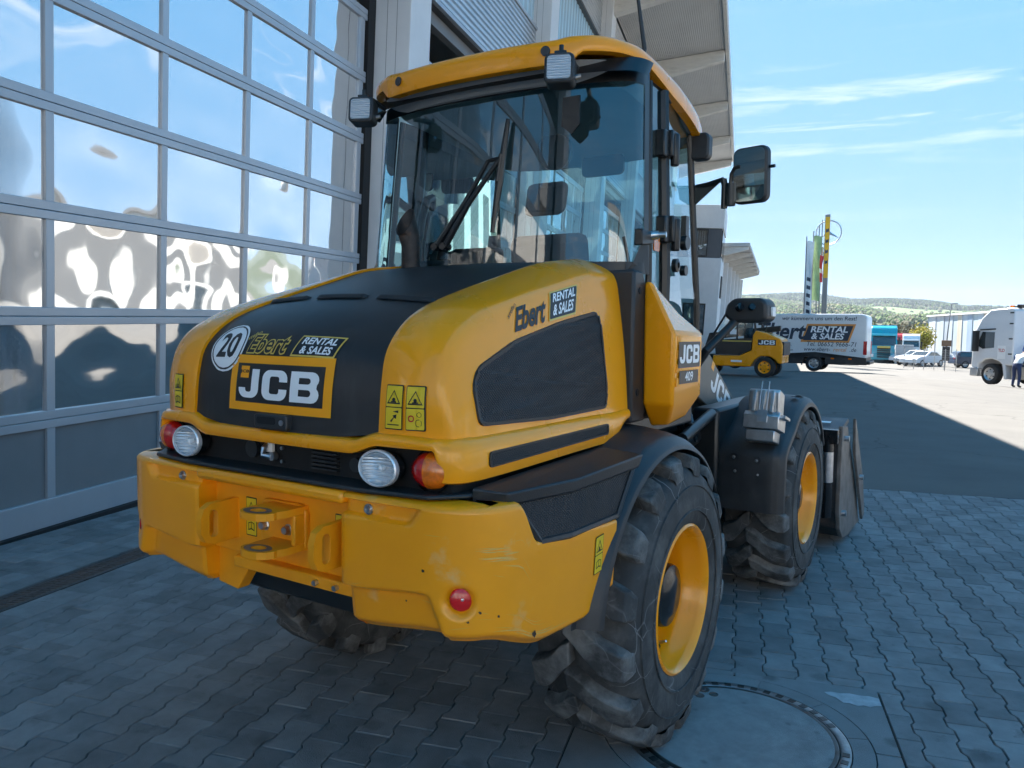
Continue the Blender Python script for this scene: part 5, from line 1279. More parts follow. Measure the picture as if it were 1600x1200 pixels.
# door hinges, latch and lamps on the side
for z in (2.35, 1.99):
    m = MB(); k = (z-1.8)/.78; c_ = V(*PD[1]).lerp(V(*PD[2]), k); m.box(c_.x-.01, c_.x+.035, c_.y-.075, c_.y-.02, z-.055, z+.055); m.box(c_.x+.0, c_.x+.05, c_.y-.025, c_.y+.045, z-.05, z+.06); m.tube([c_+V(.045, .02, -.085), c_+V(.045, .02, .05)], .02, 8); m.build('hinge', FRAME, cabn, bevel=.006)
m = MB(); m.tube([(.69, .12, 1.945), (.735, .13, 1.95)], [.022, .016], 12); m.tube([(.735, .13, 1.95), (.765, .135, 1.95)], .012, 10); m.build('door_stay', BOLT, cabn)
m = MB(); m.prism([(.02, 1.90), (.02, 1.965), (.14, 1.96), (.14, 1.915)], 'x', .676, .712); m.build('stay_bracket', FRAME, cabn, bevel=.005)
m = MB(); m.prism(rrect(.06, .075, .012, cx=.20, cy=1.93), 'x', .694, .70); m.build('side_marker', AMBL, cabn)
m = MB(); m.lathe([(.030, 0), (.030, .02), (.014, .024), (.014, .004)], (.672, .47, 1.855), (1, 0, 0), 18); m.build('grommet', FRAME, cabn)
m = MB(); m.disc((.645, .64, 1.845), (1, 0, 0), .024, .025, 14); m.box(.63, .655, .66, .70, 1.96, 2.10); m.disc((.635, .665, 1.975), (1, 0, 0), .034, .03, 14); m.pieces('door_handle', FRAME, cabn)
# work lamps at the roof
def work_lamp(x, y, z, rz, brk):
    l_ = empty('work_lamp', parent=ld); l_.location = (x, y, z); l_.rotation_euler = (math.radians(-6), 0, rz)
    m = MB(); m.prism(rrect(.112, .112, .022), 'y', -.020, .055); m.prism(rrect(.085, .085, .02), 'y', .055, .08); m.build('housing', BLK, l_, bevel=.006)
    m = MB(); m.prism(rrect(.088, .088, .012), 'y', -.0235, -.0205); m.build('reflector', RIBC, l_)
    m = MB(); m.prism(rrect(.092, .092, .014), 'y', -.032, -.0255); m.build('lens', LENS, l_)
    m = MB(); m.box(-.022, .022, .0, .04, .052, .072); m.tube([(0, .02, .055), (0, .02, .10)], .009, 8); m.tube([(0, .03, .078), brk], .013, 6); m.build('bracket', FRAME, l_)
    m = MB(); m.tube([(.055, .03, -.02), (.075, .03, -.015)], .009, 8); m.build('side_screw', BOLT, l_)
work_lamp(.497, -.285, 2.520, math.radians(20), (.04, .16, .07)); work_lamp(-.497, -.275, 2.508, math.radians(24), (.05, .16, .07))
m = MB(); m.prism(rrect(.10, .13, .03, cx=.0, cy=0), 'y', -.03, .035); o = m.build('front_work_lamp', BLK, ld, bevel=.01); o.location = (.62, .93, 2.47)
# flap behind the lamp, aerial, mirrors
m = MB(); m.prism([(-.04, 0), (.035, 0), (.035, -.11), (.0, -.145), (-.045, -.11)], 'y', -.004, .004); o = m.build('lamp_flap', FRAME, ld); o.location = (.455, -.105, 2.475)
m = MB(); m.tube([(.565, .30, 2.69), (.575, .31, 2.76), (.53, .28, 3.10), (.45, .24, 3.6)], [.010, .010, .006, .004], 8); m.disc((.56, .30, 2.665), (.4, 0, 1), .024, .03, 12); m.build('aerial', BLK, ld)
def mirror(sg):
    r = empty('mirror', parent=ld)
    X = lambda x: sg*x
    m = MB(); m.tube([(X(.60), .94, 2.28), (X(.66), .93, 2.285), (X(.745), .91, 2.30)], .012, 8); m.tube([(X(.745), .91, 2.30), (X(.752), .91, 2.27), (X(.752), .91, 2.16)], .016, 8)
    m.prism([(X(.585), 2.285), (X(.72), 2.29), (X(.60), 2.19)], 'y', .93, .936); m.tube([(X(.782), .905, 2.17), (X(.782), .905, 2.275)], .026, 10)
    m.tube([(X(.782), .905, 2.27), (X(.785), .905, 2.32), (X(.80), .90, 2.345), (X(.83), .895, 2.35)], .010, 8); m.build('mirror_arm', FRAME, r)
    Mx = Matrix.Translation((X(.874), .885, 2.305)) @ Matrix.Rotation(sg*math.radians(-14), 4, 'Z') @ Matrix.Rotation(math.radians(2), 4, 'X')
    m = MB(); m.prism(rrect(.178, .262, .035), 'y', 0, .05, M=Mx); h = m.build('mirror_housing', BLK, r, bevel=.012)
    m = MB(); m.prism(rrect(.160, .243, .028), 'y', -.003, -.0005, M=Mx); m.build('mirror_glass', MIRR, h, smooth=0)
    m = MB(); m.tube([Mx @ V(.085, .03, .03), Mx @ V(.115, .03, .03)], .008, 8); m.build('mirror_knob', BLK, h)
mirror(1); mirror(-1)
# exhaust
m = MB(); cx_, cy_ = -.300, -.175; n = 24; rw = []
for z_, r_ in ((1.76, .041), (1.86, .041), (1.96, .0405)): rw.append([(cx_+r_*math.cos(2*PI*k/n), cy_+r_*math.sin(2*PI*k/n), z_) for k in range(n)])
# bent, slashed tip leaning back towards the tail
def tip(k, r_, inner=0):
    a = 2*PI*k/n; return (cx_+r_*math.cos(a)-.015, cy_+r_*math.sin(a)-.02, 2.035 + .062*math.sin(a)*1.0 - .01)
rw.append([tip(k, .040) for k in range(n)]); rw.append([tip(k, .035) for k in range(n)]); rw.append([(cx_+.035*math.cos(2*PI*k/n), cy_+.035*math.sin(2*PI*k/n), 1.90) for k in range(n)])
m.add([p for r in rw for p in r], [(i*n+k, i*n+(k+1) % n, (i+1)*n+(k+1) % n, (i+1)*n+k) for i in range(len(rw)-1) for k in range(n)] + [tuple(5*n+k for k in range(n))], 0); m.build('exhaust', RUST, ld, smooth=50)
m = MB(); m.lathe([(.058, 1.79-1.76), (.072, .036), (.082, .030), (.086, .018)], (cx_, cy_, 1.782), (0, -.2, 1), 28); m.build('exhaust_collar', BLK, ld)
m = MB(); m.lathe([(.0001, .033), (.072, .033)], (cx_, cy_, 1.782), (0, -.2, 1), 28); m.build('exhaust_gap', DARK, ld)

# ---- front frame, fenders, lights, arm and bucket ------------------------------
def ff(u, v):
    a = lerp(-89, 62, u); K = [(.545, .03), (.56, .035), (.72, .045), (.86, .04), (.90, .028), (.925, .0), (.928, -.025), (.918, -.03)]
    f = v*(len(K)-1); i = min(int(f), len(K)-2); g = f-i; x = lerp(K[i][0], K[i+1][0], g); d = lerp(K[i][1], K[i+1][1], g)
    R_ = .60 + d; y = R_*math.sin(math.radians(a)); z = R_*math.cos(math.radians(a))
    # squared-off rear: flat flap hanging behind the tyre
    if a < -38: k = smst(-38, -60, a); y = lerp(y, -.60-d, k*.9)
    return V(x, 2.22+y, ZC+z)
m = MB(); m.grid(ff, 44, 29, flip=True); both('front_fender', m, BLK, smooth=50)
m = MB()
for x, z in ((.645, .845), (.655, .765), (.775, .835), (.785, .755)): 
    m.lathe([(.022, .006), (.024, 0), (.014, -.006), (.0001, -.006)], (x, 1.588, z), (0, -1, 0), 14)
m.pieces('flap_washer', DARK, ld)
m = MB()
for x, z in ((.645, .845), (.655, .765), (.775, .835), (.785, .755)): m.lathe([(.0001, .008), (.009, .006), (.011, 0)], (x, 1.588, z), (0, -1, 0), 10)
m.pieces('flap_bolt', BOLT, ld)
m = MB(); m.box(.40, .56, 1.55, 2.75, .60, 1.12); both('fender_support', m, FRAME, bevel=.02)
m = MB()
for x, y in ((.86, 2.10), (.865, 2.20)): m.lathe([(.0001, .002), (.022, .002), (.026, 0)], (x, y, 1.171), (.1, .05, 1), 12)
m.pieces('fender_hole', DARK, ld)
# wheel chocks in their holder on the front fender (things of their own)
ck = empty('wheel_chock', (.80, 1.64, 1.06)); tag(ck, 'pair of galvanised wheel chocks clipped in a holder on the black front fender', 'wheel chock')
Mk = Matrix.Rotation(math.radians(-14), 4, 'X')
m = MB()
def chock(z0, w_, dy):
    m.prism([(-.055+dy, z0), (-.075+dy, z0+.13), (-.06+dy, z0+.145), (.05+dy, z0+.135), (.065+dy, z0)], 'x', -w_, w_, M=Mk)
chock(.03, .085, 0); c1 = m.build('chock_body', STEEL, ck, bevel=.006)
m = MB()
for x in (-.05, 0, .05): m.box(x-.010, x+.010, -.087, -.066, .04, .165, M=Mk)
m.pieces('pressed_rib', STEEL, c1, bevel=.003)
m = MB(); m.prism([(-.09, -.055), (-.095, .02), (-.07, .045), (.075, .045), (.08, -.055)], 'x', -.098, .098, M=Mk); m.build('holder', STEEL, ck, bevel=.004)
m = MB(); m.prism([(-.08, -.125), (-.085, -.06), (.05, -.06), (.05, -.125)], 'x', -.080, .080, M=Mk); c2 = m.build('chock_body', STEEL, ck, bevel=.006)
m = MB(); m.box(.08, .125, -.06, .06, .015, .03, M=Mk); m.build('holder_foot', STEEL, ck)
m = MB(); m.tube([Mk @ V(-.012, -.098, -.01), Mk @ V(-.014, -.098, .12), Mk @ V(-.012, -.085, .215), Mk @ V(.026, -.085, .215), Mk @ V(.028, -.098, .12), Mk @ V(.026, -.098, -.01)], .004, 6); m.box(-.02, .034, -.102, -.094, -.02, .05, M=Mk); m.build('retaining_clip', BOLT, ck)
# headlamp on its stalk, right and left
def headlamp(sg):
    r = empty('headlamp', parent=ld)
    m = MB(); m.tube([(sg*.50, 1.20, 1.32), (sg*.60, 1.17, 1.462), (sg*.70, 1.36, 1.63), (sg*.73, 1.39, 1.665)], [.024, .024, .022, .022], 10); m.build('stalk', FRAME, r)
    m = MB(); m.lathe([(.0001, -.095), (.045, -.09), (.075, -.06), (.088, -.01), (.092, .06), (.085, .085), (.0001, .09)], (0, 0, 0), (0, 1, 0), 20); m.v = [(x*1.35, y, z*.80) for x, y, z in m.v]; m.v = []; m.f = []; m.m = []; m.prism([(-.115, -.03), (-.10, .035), (-.06, .066), (.09, .066), (.118, .040), (.122, -.045), (.085, -.066), (-.07, -.066)], 'y', -.075, .085); h = m.build('lamp_housing', BLK, r, bevel=.022, seg=4); h.location = (sg*.755, 1.40, 1.680); h.rotation_euler.z = math.radians(-4)*sg
    m = MB(); m.prism(rrect(.05, .05, .012), 'x', 0, .012); q = m.build('side_lens', WHITE_D, h); q.location = (sg*.118, .02, -.005)
    m = MB(); m.tube([(sg*.72, 1.31, 1.69), (sg*.74, 1.30, 1.70)], .022, 10); m.tube([(sg*.79, 1.31, 1.695), (sg*.80, 1.30, 1.70)], .018, 10); m.pieces('lamp_boss', BLKG, r)
headlamp(1); headlamp(-1)
# loader arm
arm_ = empty('loader_arm', parent=ld)
m = MB(); m.prism([(1.55, 1.56), (1.75, 1.58), (2.62, 1.06), (3.10, .60), (3.08, .42), (2.96, .40), (2.45, .92), (1.60, 1.24)], 'x', .30, .345); m.v += []
both('arm_plate', m, ARMG, arm_, bevel=.006)
m = MB(); m.box(-.30, .30, 2.25, 2.45, 1.0, 1.18); m.tube([(-.36, 3.02, .50), (.36, 3.02, .50)], .045, 12); m.tube([(-.36, 1.62, 1.45), (.36, 1.62, 1.45)], .05, 12); m.pieces('cross_tube', ARMG, arm_)
am = flatmap((.3465, 2.24, 1.185), V(0, .86, -.51), V(0, .51, .86), (1, 0, 0))
ja = ([(-.19+x/3.06*.46, -.085+y*.15) for x, y in jv], jf)
decal('arm_lettering', [(*ja, WHITE_D, 0), (*rect2d(-.24, -.185, .03, .085), YEL_D, 0)], am, arm_)
m = MB(); m.tube([(.18, 1.35, 1.10), (.18, 2.3, 1.35)], .05, 12); m.tube([(.18, 2.3, 1.35), (.18, 3.0, .75)], .028, 10); m.tube([(.42, 1.30, .92), (.40, 1.75, .98)], .055, 12); m.pieces('lift_cylinder', FRAME, arm_)
m = MB(); m.tube([(.40, 1.75, .98), (.40, 2.1, 1.02)], .028, 12); m.tube([(.58, .90, 1.02), (.55, 1.45, 1.10)], .03, 12); m.pieces('piston_rod', FRAME, arm_)
m = MB()
for k in range(5): m.tube([(.44+.03*k, 1.02, 1.12), (.44+.03*k, 1.18, 1.06-.02*k), (.36+.02*k, 1.38, 1.12), (.32, 1.55, 1.2)], .013, 6)
m.pieces('hydraulic_hose', BLKG, arm_)
m = MB(); m.prism([(1.10, .70), (1.10, 1.25), (1.42, 1.62), (1.72, 1.60), (1.75, .70)], 'x', -.30, .30); m.build('front_tower', FRAME, ld, bevel=.02)
# bucket
bk = empty('bucket', parent=ld)
prof = [(3.10, .88), (3.10, .30), (3.16, .14), (3.30, .05), (3.52, .02), (4.05, .0)]
m = MB(); th = .02
inner = [(3.12, .88), (3.12, .31), (3.18, .16), (3.31, .07), (3.52, .04), (4.05, .012)]
m.prism(prof + inner[::-1], 'x', -.96, .96); m.build('shell', BUCK, bk, smooth=20)
m = MB(); m.prism([(3.10, .90), (3.30, .88), (3.86, .30), (4.02, .02), (3.52, .015), (3.28, .045), (3.14, .14), (3.08, .30)], 'x', .955, .985); both('side_plate', m, WORN, bk, bevel=.004)
m = MB(); m.prism([(3.02, .86), (3.40, .93), (3.44, .90), (3.10, .82)], 'x', -.97, .97); m.build('top_lip', BUCK, bk, bevel=.006)
m = MB(); m.prism([(3.42, .93), (3.60, .74), (3.92, .40), (4.06, .08), (3.98, .05), (3.70, .38), (3.46, .66)], 'x', 1.000, 1.022); both('clam_plate', m, WORN, bk, bevel=.004)
m = MB(); m.tube([(.90, 3.02, .80), (.90, 3.04, .24)], .042, 12); m.box(.84, .97, 2.98, 3.08, .78, .88); m.build('clam_cylinder', BLKG, bk)
m = MB(); m.tube([(.90, 3.018, .72), (.90, 3.03, .50)], .0435, 12); m.build('cylinder_rod', BOLT, bk)
m = MB(); m.disc((.985, 3.20, .80), (1, 0, 0), .02, .03, 10); m.disc((.985, 3.20, .25), (1, 0, 0), .022, .03, 10); m.disc((1.02, 3.72, .44), (1, 0, 0), .02, .03, 10); m.pieces('pivot_pin', BOLT, bk)
m = MB(); m.box(.62, .84, 3.082, 3.099, .20, .86); m.build('rear_rib', BUCK, bk, smooth=0)
decal('chalk_number', [(*place2d(text2d('78', .085, 0, 0, .9), 0, 0), PUTTY, 0)], flatmap((.76, 3.078, .70), (1, 0, 0), (0, 0, 1), (0, -1, 0)), bk)
decal('bucket_plate', [(*rect2d(-.10, .10, -.02, .02), WHITE_D, 0)], flatmap((.78, 3.22, .9105), (1, 0, 0), (0, .98, .18), (0, -.18, .98)), bk)
# ================================================================== things beyond the yard
def gw(x, y):
    q = YM.inverted() @ V(x, y, 0); return ZG + gz(q.y, q.x)
CARW = mat('white_car_paint', (.72, .73, .75), rough=.25, var=.03, coat=.6)
CARS_ = mat('silver_car_paint', (.42, .44, .46), rough=.25, metal=.5, var=.03, coat=.6)
NAVY = mat('navy_car_paint', (.012, .018, .045), rough=.2, var=.05, coat=.8)
TEAL = mat('teal_truck_paint', (.015, .36, .46), rough=.28, var=.04, coat=.6)
REDP = mat('red_truck_paint', (.45, .03, .03), rough=.3, var=.04, coat=.5)
VANW = mat('van_white', (.70, .71, .72), rough=.35, var=.03, coat=.4, dirt=(.58, .58, .57), dscale=.9, dlo=.5, dhi=.9)
DGLASS = mat('dark_glass', (.02, .03, .035), rough=.05, var=.1, spec=.8, coat=1)
TYR = mat('road_tyre', (.022, .022, .023), rough=.8, var=.2)
ALLOY = mat('wheel_alloy', (.48, .49, .50), rough=.35, metal=.8, var=.1)
ORG_D = mat('orange_print', (.70, .28, .06), rough=.5, var=.05)
NVY_D = mat('navy_print', (.02, .035, .06), rough=.5, var=.05)
BLUEP = mat('blue_plastic', (.02, .07, .30), rough=.4, var=.1)
LAMPW = mat('lamp_white', (.75, .78, .80), rough=.1, var=.05, coat=1)
def road_wheel(parent, x, y, z, r, w_, side, hubm=ALLOY, name='wheel'):
    """axle along local x, outer face on side"""
    wq = empty(name, parent=parent); wq.location = (x, y, z); wq.rotation_euler.z = 0 if side > 0 else PI
    m = MB(); m.lathe([(r*.62, w_*.5), (r*.7, w_*.52), (r*.93, w_*.48), (r, w_*.36), (r, -w_*.36), (r*.93, -w_*.48), (r*.6, -w_*.5)], (0, 0, 0), (1, 0, 0), 28); m.build('tyre', TYR, wq)
    m = MB(); m.lathe([(r*.63, w_*.5), (r*.60, w_*.42), (r*.50, w_*.30), (r*.28, w_*.34), (r*.24, w_*.44), (.0001, w_*.45)], (0, 0, 0), (1, 0, 0), 24); m.build('rim', hubm, wq)
    m = MB()
    for k in range(6): a = PI*k/3; m.disc((w_*.315, r*.42*math.sin(a), r*.42*math.cos(a)), (1, 0, 0), r*.075, .004, 8)
    m.build('hand_hole', DARK, wq); return wq

# ---- white hire van (local: x right of the van, y forward) ----------------------
van = empty('hire_van', M=Matrix.Translation((-3.02, 33.05, gw(-4, 33))) @ Matrix.Rotation(PI/2+.04, 4, 'Z'))
tag(van, 'white hire van with dark lettering and black sills parked beyond the yellow forklift', 'van')
# near (left) side is local x = 0 .. we look at it; body spans x 0..2.0
def van_prof(): return [(0, .62), (.0, 2.34), (.06, 2.47), (.25, 2.52), (4.9, 2.52), (5.15, 2.44), (5.6, 1.72), (5.95, 1.40), (6.4, 1.28), (6.62, 1.05), (6.68, .62)]
m = MB(); m.prism(van_prof(), 'x', 0, 2.0); vb = m.build('body', VANW, van, bevel=.06)
m = MB(); m.prism([(-.02, .34), (-.02, .64), (6.70, .64), (6.72, .34), (5.95, .34), (5.95, .62), (5.1, .62), (5.1, .30), (2.55, .34), (2.50, .60), (2.35, .80), (2.05, .86), (1.80, .80), (1.62, .60), (1.60, .34)], 'x', -.015, 2.015); m.build('sill', BLK, van, smooth=0)
m = MB(); m.prism([(5.12, 2.36), (5.56, 1.76), (4.75, 1.76), (4.70, 2.32)], 'x', -.008, .0); m.build('side_window', DGLASS, van, smooth=0)
m = MB(); m.prism([(5.17, 2.40), (5.62, 1.70), (5.66, 1.72), (5.21, 2.42)], 'x', .12, 1.88); m.build('windscreen', DGLASS, van, smooth=0)
for x in (-.012, 1.93):
    m = MB(); m.box(x, x+.08, -.03, .12, .78, 1.36); m.build('tail_lamp', REDL, van, bevel=.02)
m = MB()
for y in (.55, 1.25): m.box(-.022, -.014, y, y+.14, .56, .62); 
m.build('side_marker', AMBL, van, smooth=0)
m = MB(); m.box(.1, 1.9, -.16, -.02, .36, .50); m.build('rear_bumper', BLK, van, bevel=.02)
m = MB(); m.box(.06, .07, 0, 0, 0, 0)
for y in (2.08, 5.52):
    for x, s_ in ((.14, -1), (1.86, 1)): road_wheel(van, x, y, .355, .355, .23, s_)
m = MB(); m.box(.2, 1.8, .3, 6.3, .32, .5); m.build('underbody', FRAME, van)
vm = flatmap((-.004, 0, 0), (0, -1, 0), (0, 0, 1), (-1, 0, 0))       # a runs towards the rear = picture right
def vt(s_, size, x, z, mt, bold=0, shear=0, xs=1.0): return (*place2d(text2d(s_, size, bold, shear, xs), -x, z), mt, .004)
par = lambda w_, h_, cx, cz, k=.32: ([(-cx-w_/2-k*h_/2, cz-h_/2), (-cx+w_/2-k*h_/2, cz-h_/2), (-cx+w_/2+k*h_/2, cz+h_/2), (-cx-w_/2+k*h_/2, cz+h_/2)], [(0, 1, 2, 3)])
decal('side_lettering', [(*par(1.98, .80, 1.55, 1.68), ORG_D, .003), (*par(1.82, .64, 1.55, 1.68), NVY_D, .005), (*vt('RENTAL', .36, 1.52, 1.83, WHITE_D, .010, .2, 1.16)[:3], .008), (*vt('& SALES', .36, 1.58, 1.53, WHITE_D, .010, .2, 1.05)[:3], .008),
    vt('Ebert', .98, 3.52, 1.72, NVY_D, .026, .2, .92), vt('wir kümmern uns um den Rest!', .235, 1.95, 2.31, NVY_D, .002, .1, 1.02), vt('ss,', .22, 3.95, 2.32, ORG_D, .002, .1, 1.0), vt('Tel. 06652 9666-71', .28, 1.40, 1.20, NVY_D, .001, .2, .93), vt('www.ebert-', .24, 1.98, .97, NVY_D, .001, .2, .93), vt('rental', .24, 1.05, .97, ORG_D, .001, .2, .93), vt('.de', .24, .52, .97, NVY_D, .001, .2, .93), vt('anlagen', .15, 3.25, 1.13, NVY_D, 0, 0, .95), vt('wagen', .15, 3.15, .93, NVY_D, 0, 0, .95)], vm, van)

# ---- yellow forklift with telescopic boom ---------------------------------------
fk = empty('forklift', M=Matrix.Translation((-4.62, 25.2, gw(-5, 25))) @ Matrix.Rotation(PI/2+.04, 4, 'Z'))
tag(fk, 'small yellow and black forklift truck with glazed cab in front of the hire van', 'forklift')
m = MB(); m.prism([(.02, .50), (.0, 1.15), (.10, 1.38), (.55, 1.56), (.95, 1.66), (1.05, 1.50), (1.08, .95), (1.5, .75), (2.45, .75), (2.5, .36), (1.1, .36), (.95, .62), (.75, .75), (.45, .75), (.25, .62), (.15, .50)], 'x', 0, 1.25); m.build('body', YEL, fk, bevel=.04)
m = MB(); m.prism([(1.06, 1.40), (1.10, .97), (1.5, .77), (2.35, .77), (2.42, 1.30)], 'x', -.012, 1.26); m.build('door_panel', FRAME, fk, smooth=0)
m = MB(); m.prism([(-.03, .80), (-.03, 1.25), (.06, 1.28), (.06, .80)], 'x', .05, 1.2); m.build('rear_grille', BLK, fk, smooth=0)
m = MB()
for x in (.05, 1.2):
    m.tube([(x, 1.0, 1.5), (x, .98, 1.75), (x, 1.05, 2.42), (x, 1.9, 2.48), (x, 2.5, 1.45)], .04, 6); m.tube([(x, 1.62, 1.0), (x, 1.60, 2.46)], .035, 6)
m.tube([(.05, 1.05, 2.42), (1.2, 1.05, 2.42)], .04, 6); m.tube([(.05, 1.9, 2.48), (1.2, 1.9, 2.48)], .04, 6); m.build('cab_frame', FRAME, fk)
m = MB(); m.add([(.04, 1.05, 1.55), (.04, 1.10, 2.40), (.04, 1.58, 2.44), (.04, 1.6, 1.42)], [(0, 1, 2, 3)]); m.add([(.04, 1.66, 1.42), (.04, 1.66, 2.44), (.04, 1.88, 2.44), (.04, 2.42, 1.45)], [(0, 1, 2, 3)]); m.build('cab_glass', CABG2, fk, smooth=0)
m = MB(); m.prism([(1.2, 1.05), (1.25, 1.75), (1.4, 1.75), (1.45, 1.2), (1.85, 1.15), (1.85, 1.0)], 'x', .3, .95); m.build('seat', SEATM, fk, bevel=.04)
m = MB(); m.box(.05, 1.2, 1.0, 1.95, 2.47, 2.52); m.build('roof_guard', FRAME, fk)
m = MB(); m.prism([(.3, 1.65), (.3, 1.85), (2.9, 1.55), (3.2, .6), (3.0, .55), (2.75, 1.3)], 'x', 1.0, 1.2); m.build('boom', FRAME, fk, bevel=.02)
m = MB(); m.box(.1, 1.15, 3.0, 3.06, .1, .7); m.box(.2, .3, 3.05, 4.1, .06, .1); m.box(.95, 1.05, 3.05, 4.1, .06, .1); m.build('fork_carriage', FRAME, fk)
m = MB(); m.tube([(.0, .62, 1.60), (-.06, .55, 1.85), (-.06, .75, 2.0)], .02, 6); m.box(-.09, -.04, .70, .85, 1.85, 2.1); m.build('mirror', FRAME, fk)
for y, r in ((.60, .36), (2.75, .36)):
    for x, s_ in ((.08, -1), (1.17, 1)): road_wheel(fk, x, y, r, r, .24, s_, YEL)
fm = flatmap((-.006, .55, 1.24), (0, -1, 0), (0, 0, 1), (-1, 0, 0))
decal('side_badge', [(*rect2d(-.31, .31, -.10, .10), BLK_D, 0), ([(-.28+x/3.06*.56, -.075+y*.15) for x, y in jv], jf, WHITE_D, .004)], fm, fk)
decal('door_stripe', [(*rect2d(-.5, .55, -.02, .02), GOLD_D, 0)], flatmap((-.016, 1.62, 1.27), (0, -1, 0), (0, 0, 1), (-1, 0, 0)), fk)
decal('model_plate', [(*rect2d(-.2, .2, -.035, .035), WHITE_D, 0)], flatmap((-.004, 1.6, .55), (0, -1, 0), (0, 0, 1), (-1, 0, 0)), fk)
decal('notice', [(*rect2d(-.12, .12, -.09, .09), WHITE_D, 0)], flatmap((.03, 1.75, 1.60), (0, -1, 0), (0, 0, 1), (-1, 0, 0)), fk)

# ---- teal tractor unit facing the yard ------------------------------------------
def tractor(name, loc, rz, paint, label, sc=1.0, sign=None, trailer=None):
    t = empty(name, M=Matrix.Translation(loc) @ Matrix.Rotation(rz, 4, 'Z') @ Matrix.Scale(sc, 4)); tag(t, label, 'truck')
    m = MB(); m.prism([(0, .9), (.02, 1.75), (.28, 2.95), (.55, 3.55), (.9, 3.78), (2.2, 3.80), (2.2, .9)], 'x', -1.22, 1.22); m.build('cab', paint, t, bevel=.08)
    m = MB(); m.prism([(-.06, .32), (-.08, .95), (.9, .95), (.9, .32)], 'x', -1.25, 1.25); b_ = m.build('bumper', paint, t, bevel=.06)
    m = MB(); m.add([(-1.12, -.012, 1.80), (1.12, -.012, 1.80), (1.05, .228, 2.82), (-1.05, .228, 2.82)], [(0, 1, 2, 3)]); m.build('windscreen', DGLASS, t, smooth=0)
    m = MB(); m.prism([(.05, 2.80), (-.12, 2.78), (-.10, 2.98), (.3, 3.02)], 'x', -1.15, 1.15); m.build('sun_visor', paint, t, bevel=.02)
    for k in range(5):
        m = MB(); z = .55+.21*k; m.box(-.62, .62, -.105, -.03, z, z+.13); m.build('grille_slot', DARK, t, smooth=0)
    if sign: m = MB(); m.box(-.62, .62, -.03, -.005, 1.52, 1.74); m.build('name_plate', sign, t, smooth=0)
    for s_ in (-1, 1):
        m = MB(); m.box(s_*1.18-.24 if s_ > 0 else -1.18, s_*1.18 if s_ > 0 else -1.18+.24, -.10, 0, .60, .92); m.build('headlamp', LAMPW, t, bevel=.03)
        m = MB(); m.box(s_*1.42-.11, s_*1.42+.11, .25, .36, 1.75, 2.65); m.tube([(s_*1.2, .4, 2.6), (s_*1.42, .3, 2.6)], .03, 6); m.build('mirror', FRAME, t, bevel=.03)
        m = MB(); m.box(s_*1.225-.004, s_*1.225+.004, .45, 1.35, 1.9, 2.75); m.build('door_window', DGLASS, t, smooth=0)
        for y in (1.35, 4.9): road_wheel(t, s_*1.02, y, .51, .51, .34, s_)
    m = MB(); m.box(-.45, .45, 1.0, 6.0, .6, .95); m.build('chassis', FRAME, t)
    if trailer: m = MB(); m.box(-1.27, 1.27, 2.6, 15, 1.05, 3.9); m.build('trailer_body', trailer, t, bevel=.03)
    return t
tractor('teal_truck', (-8.55, 85.2, gw(-8.5, 85)), math.radians(9), TEAL, 'bright teal tractor truck facing the yard beside the pale stacked blocks', 1.0, GOLD_D, TEAL)
tractor('white_truck', (-8.1, 108, gw(-8, 108)), math.radians(6), CARW, 'distant white lorry cab behind the fenced parked cars', .80, None, CARW)
tractor('red_truck', (-9.6, 112, gw(-9.6, 112)), math.radians(6), REDP, 'distant red lorry half hidden behind the teal truck', .82, None, REDP)

# ---- white lorry seen from behind the cab, right edge -------------------------------
wt = empty('lorry', M=Matrix.Translation((2.23, 33.96, gw(1.6, 34.0))) @ Matrix.Rotation(math.atan2(.71, .70), 4, 'Z') @ Matrix.Scale(.87, 4)); tag(wt, 'white lorry tractor with bare chassis and fuel tank, a person working behind its cab', 'truck')
m = MB(); m.prism([(.0, .95), (.0, 3.50), (.15, 3.62), (1.35, 3.55), (1.85, 3.15), (2.20, 2.55), (2.34, 1.5), (2.36, .75), (1.95, .70), (1.9, .95), (1.55, 1.18), (1.15, 1.22), (.75, 1.1), (.55, .95)], 'x', 0, 2.45); m.build('cab', CARW, wt, bevel=.06)
m = MB(); m.prism([(1.05, 1.75), (1.05, 2.48), (1.75, 2.50), (2.05, 1.85), (1.7, 1.68)], 'x', -.012, .01); m.build('door_window', DGLASS, wt, smooth=0)
m = MB(); m.prism([(2.10, 2.50), (2.16, 2.52), (2.33, 1.62), (2.28, 1.60)], 'x', .15, 2.3); m.build('windscreen', DGLASS, wt, smooth=0)
m = MB(); m.box(-.30, -.08, 1.85, 2.05, 1.55, 2.55); m.tube([(0, 1.9, 2.5), (-.2, 1.95, 2.5)], .03, 6); m.build('mirror', FRAME, wt, bevel=.04)
m = MB(); m.prism([(1.95, .35), (1.95, .80), (2.40, .80), (2.42, .35)], 'x', -.02, 2.47); m.build('bumper', CARS_, wt, bevel=.05)
m = MB(); m.prism([(1.0, 2.60), (1.0, 2.66), (1.9, 2.62), (1.9, 2.55)], 'x', -.02, .02); m.build('side_trim', BLK, wt)
m = MB(); m.disc((.25, .4, 3.58), (0, 0, 1), .09, .14, 12); m.build('beacon', AMBL, wt)
m = MB(); m.box(.6, 2.2, .05, .9, 3.60, 3.70); m.box(.3, .5, .0, .2, 3.6, 3.76); m.build('roof_gear', FRAME, wt)
m = MB(); m.box(.55, 1.9, -6.2, 1.5, .72, .98); m.build('chassis', FRAME, wt, bevel=.02)
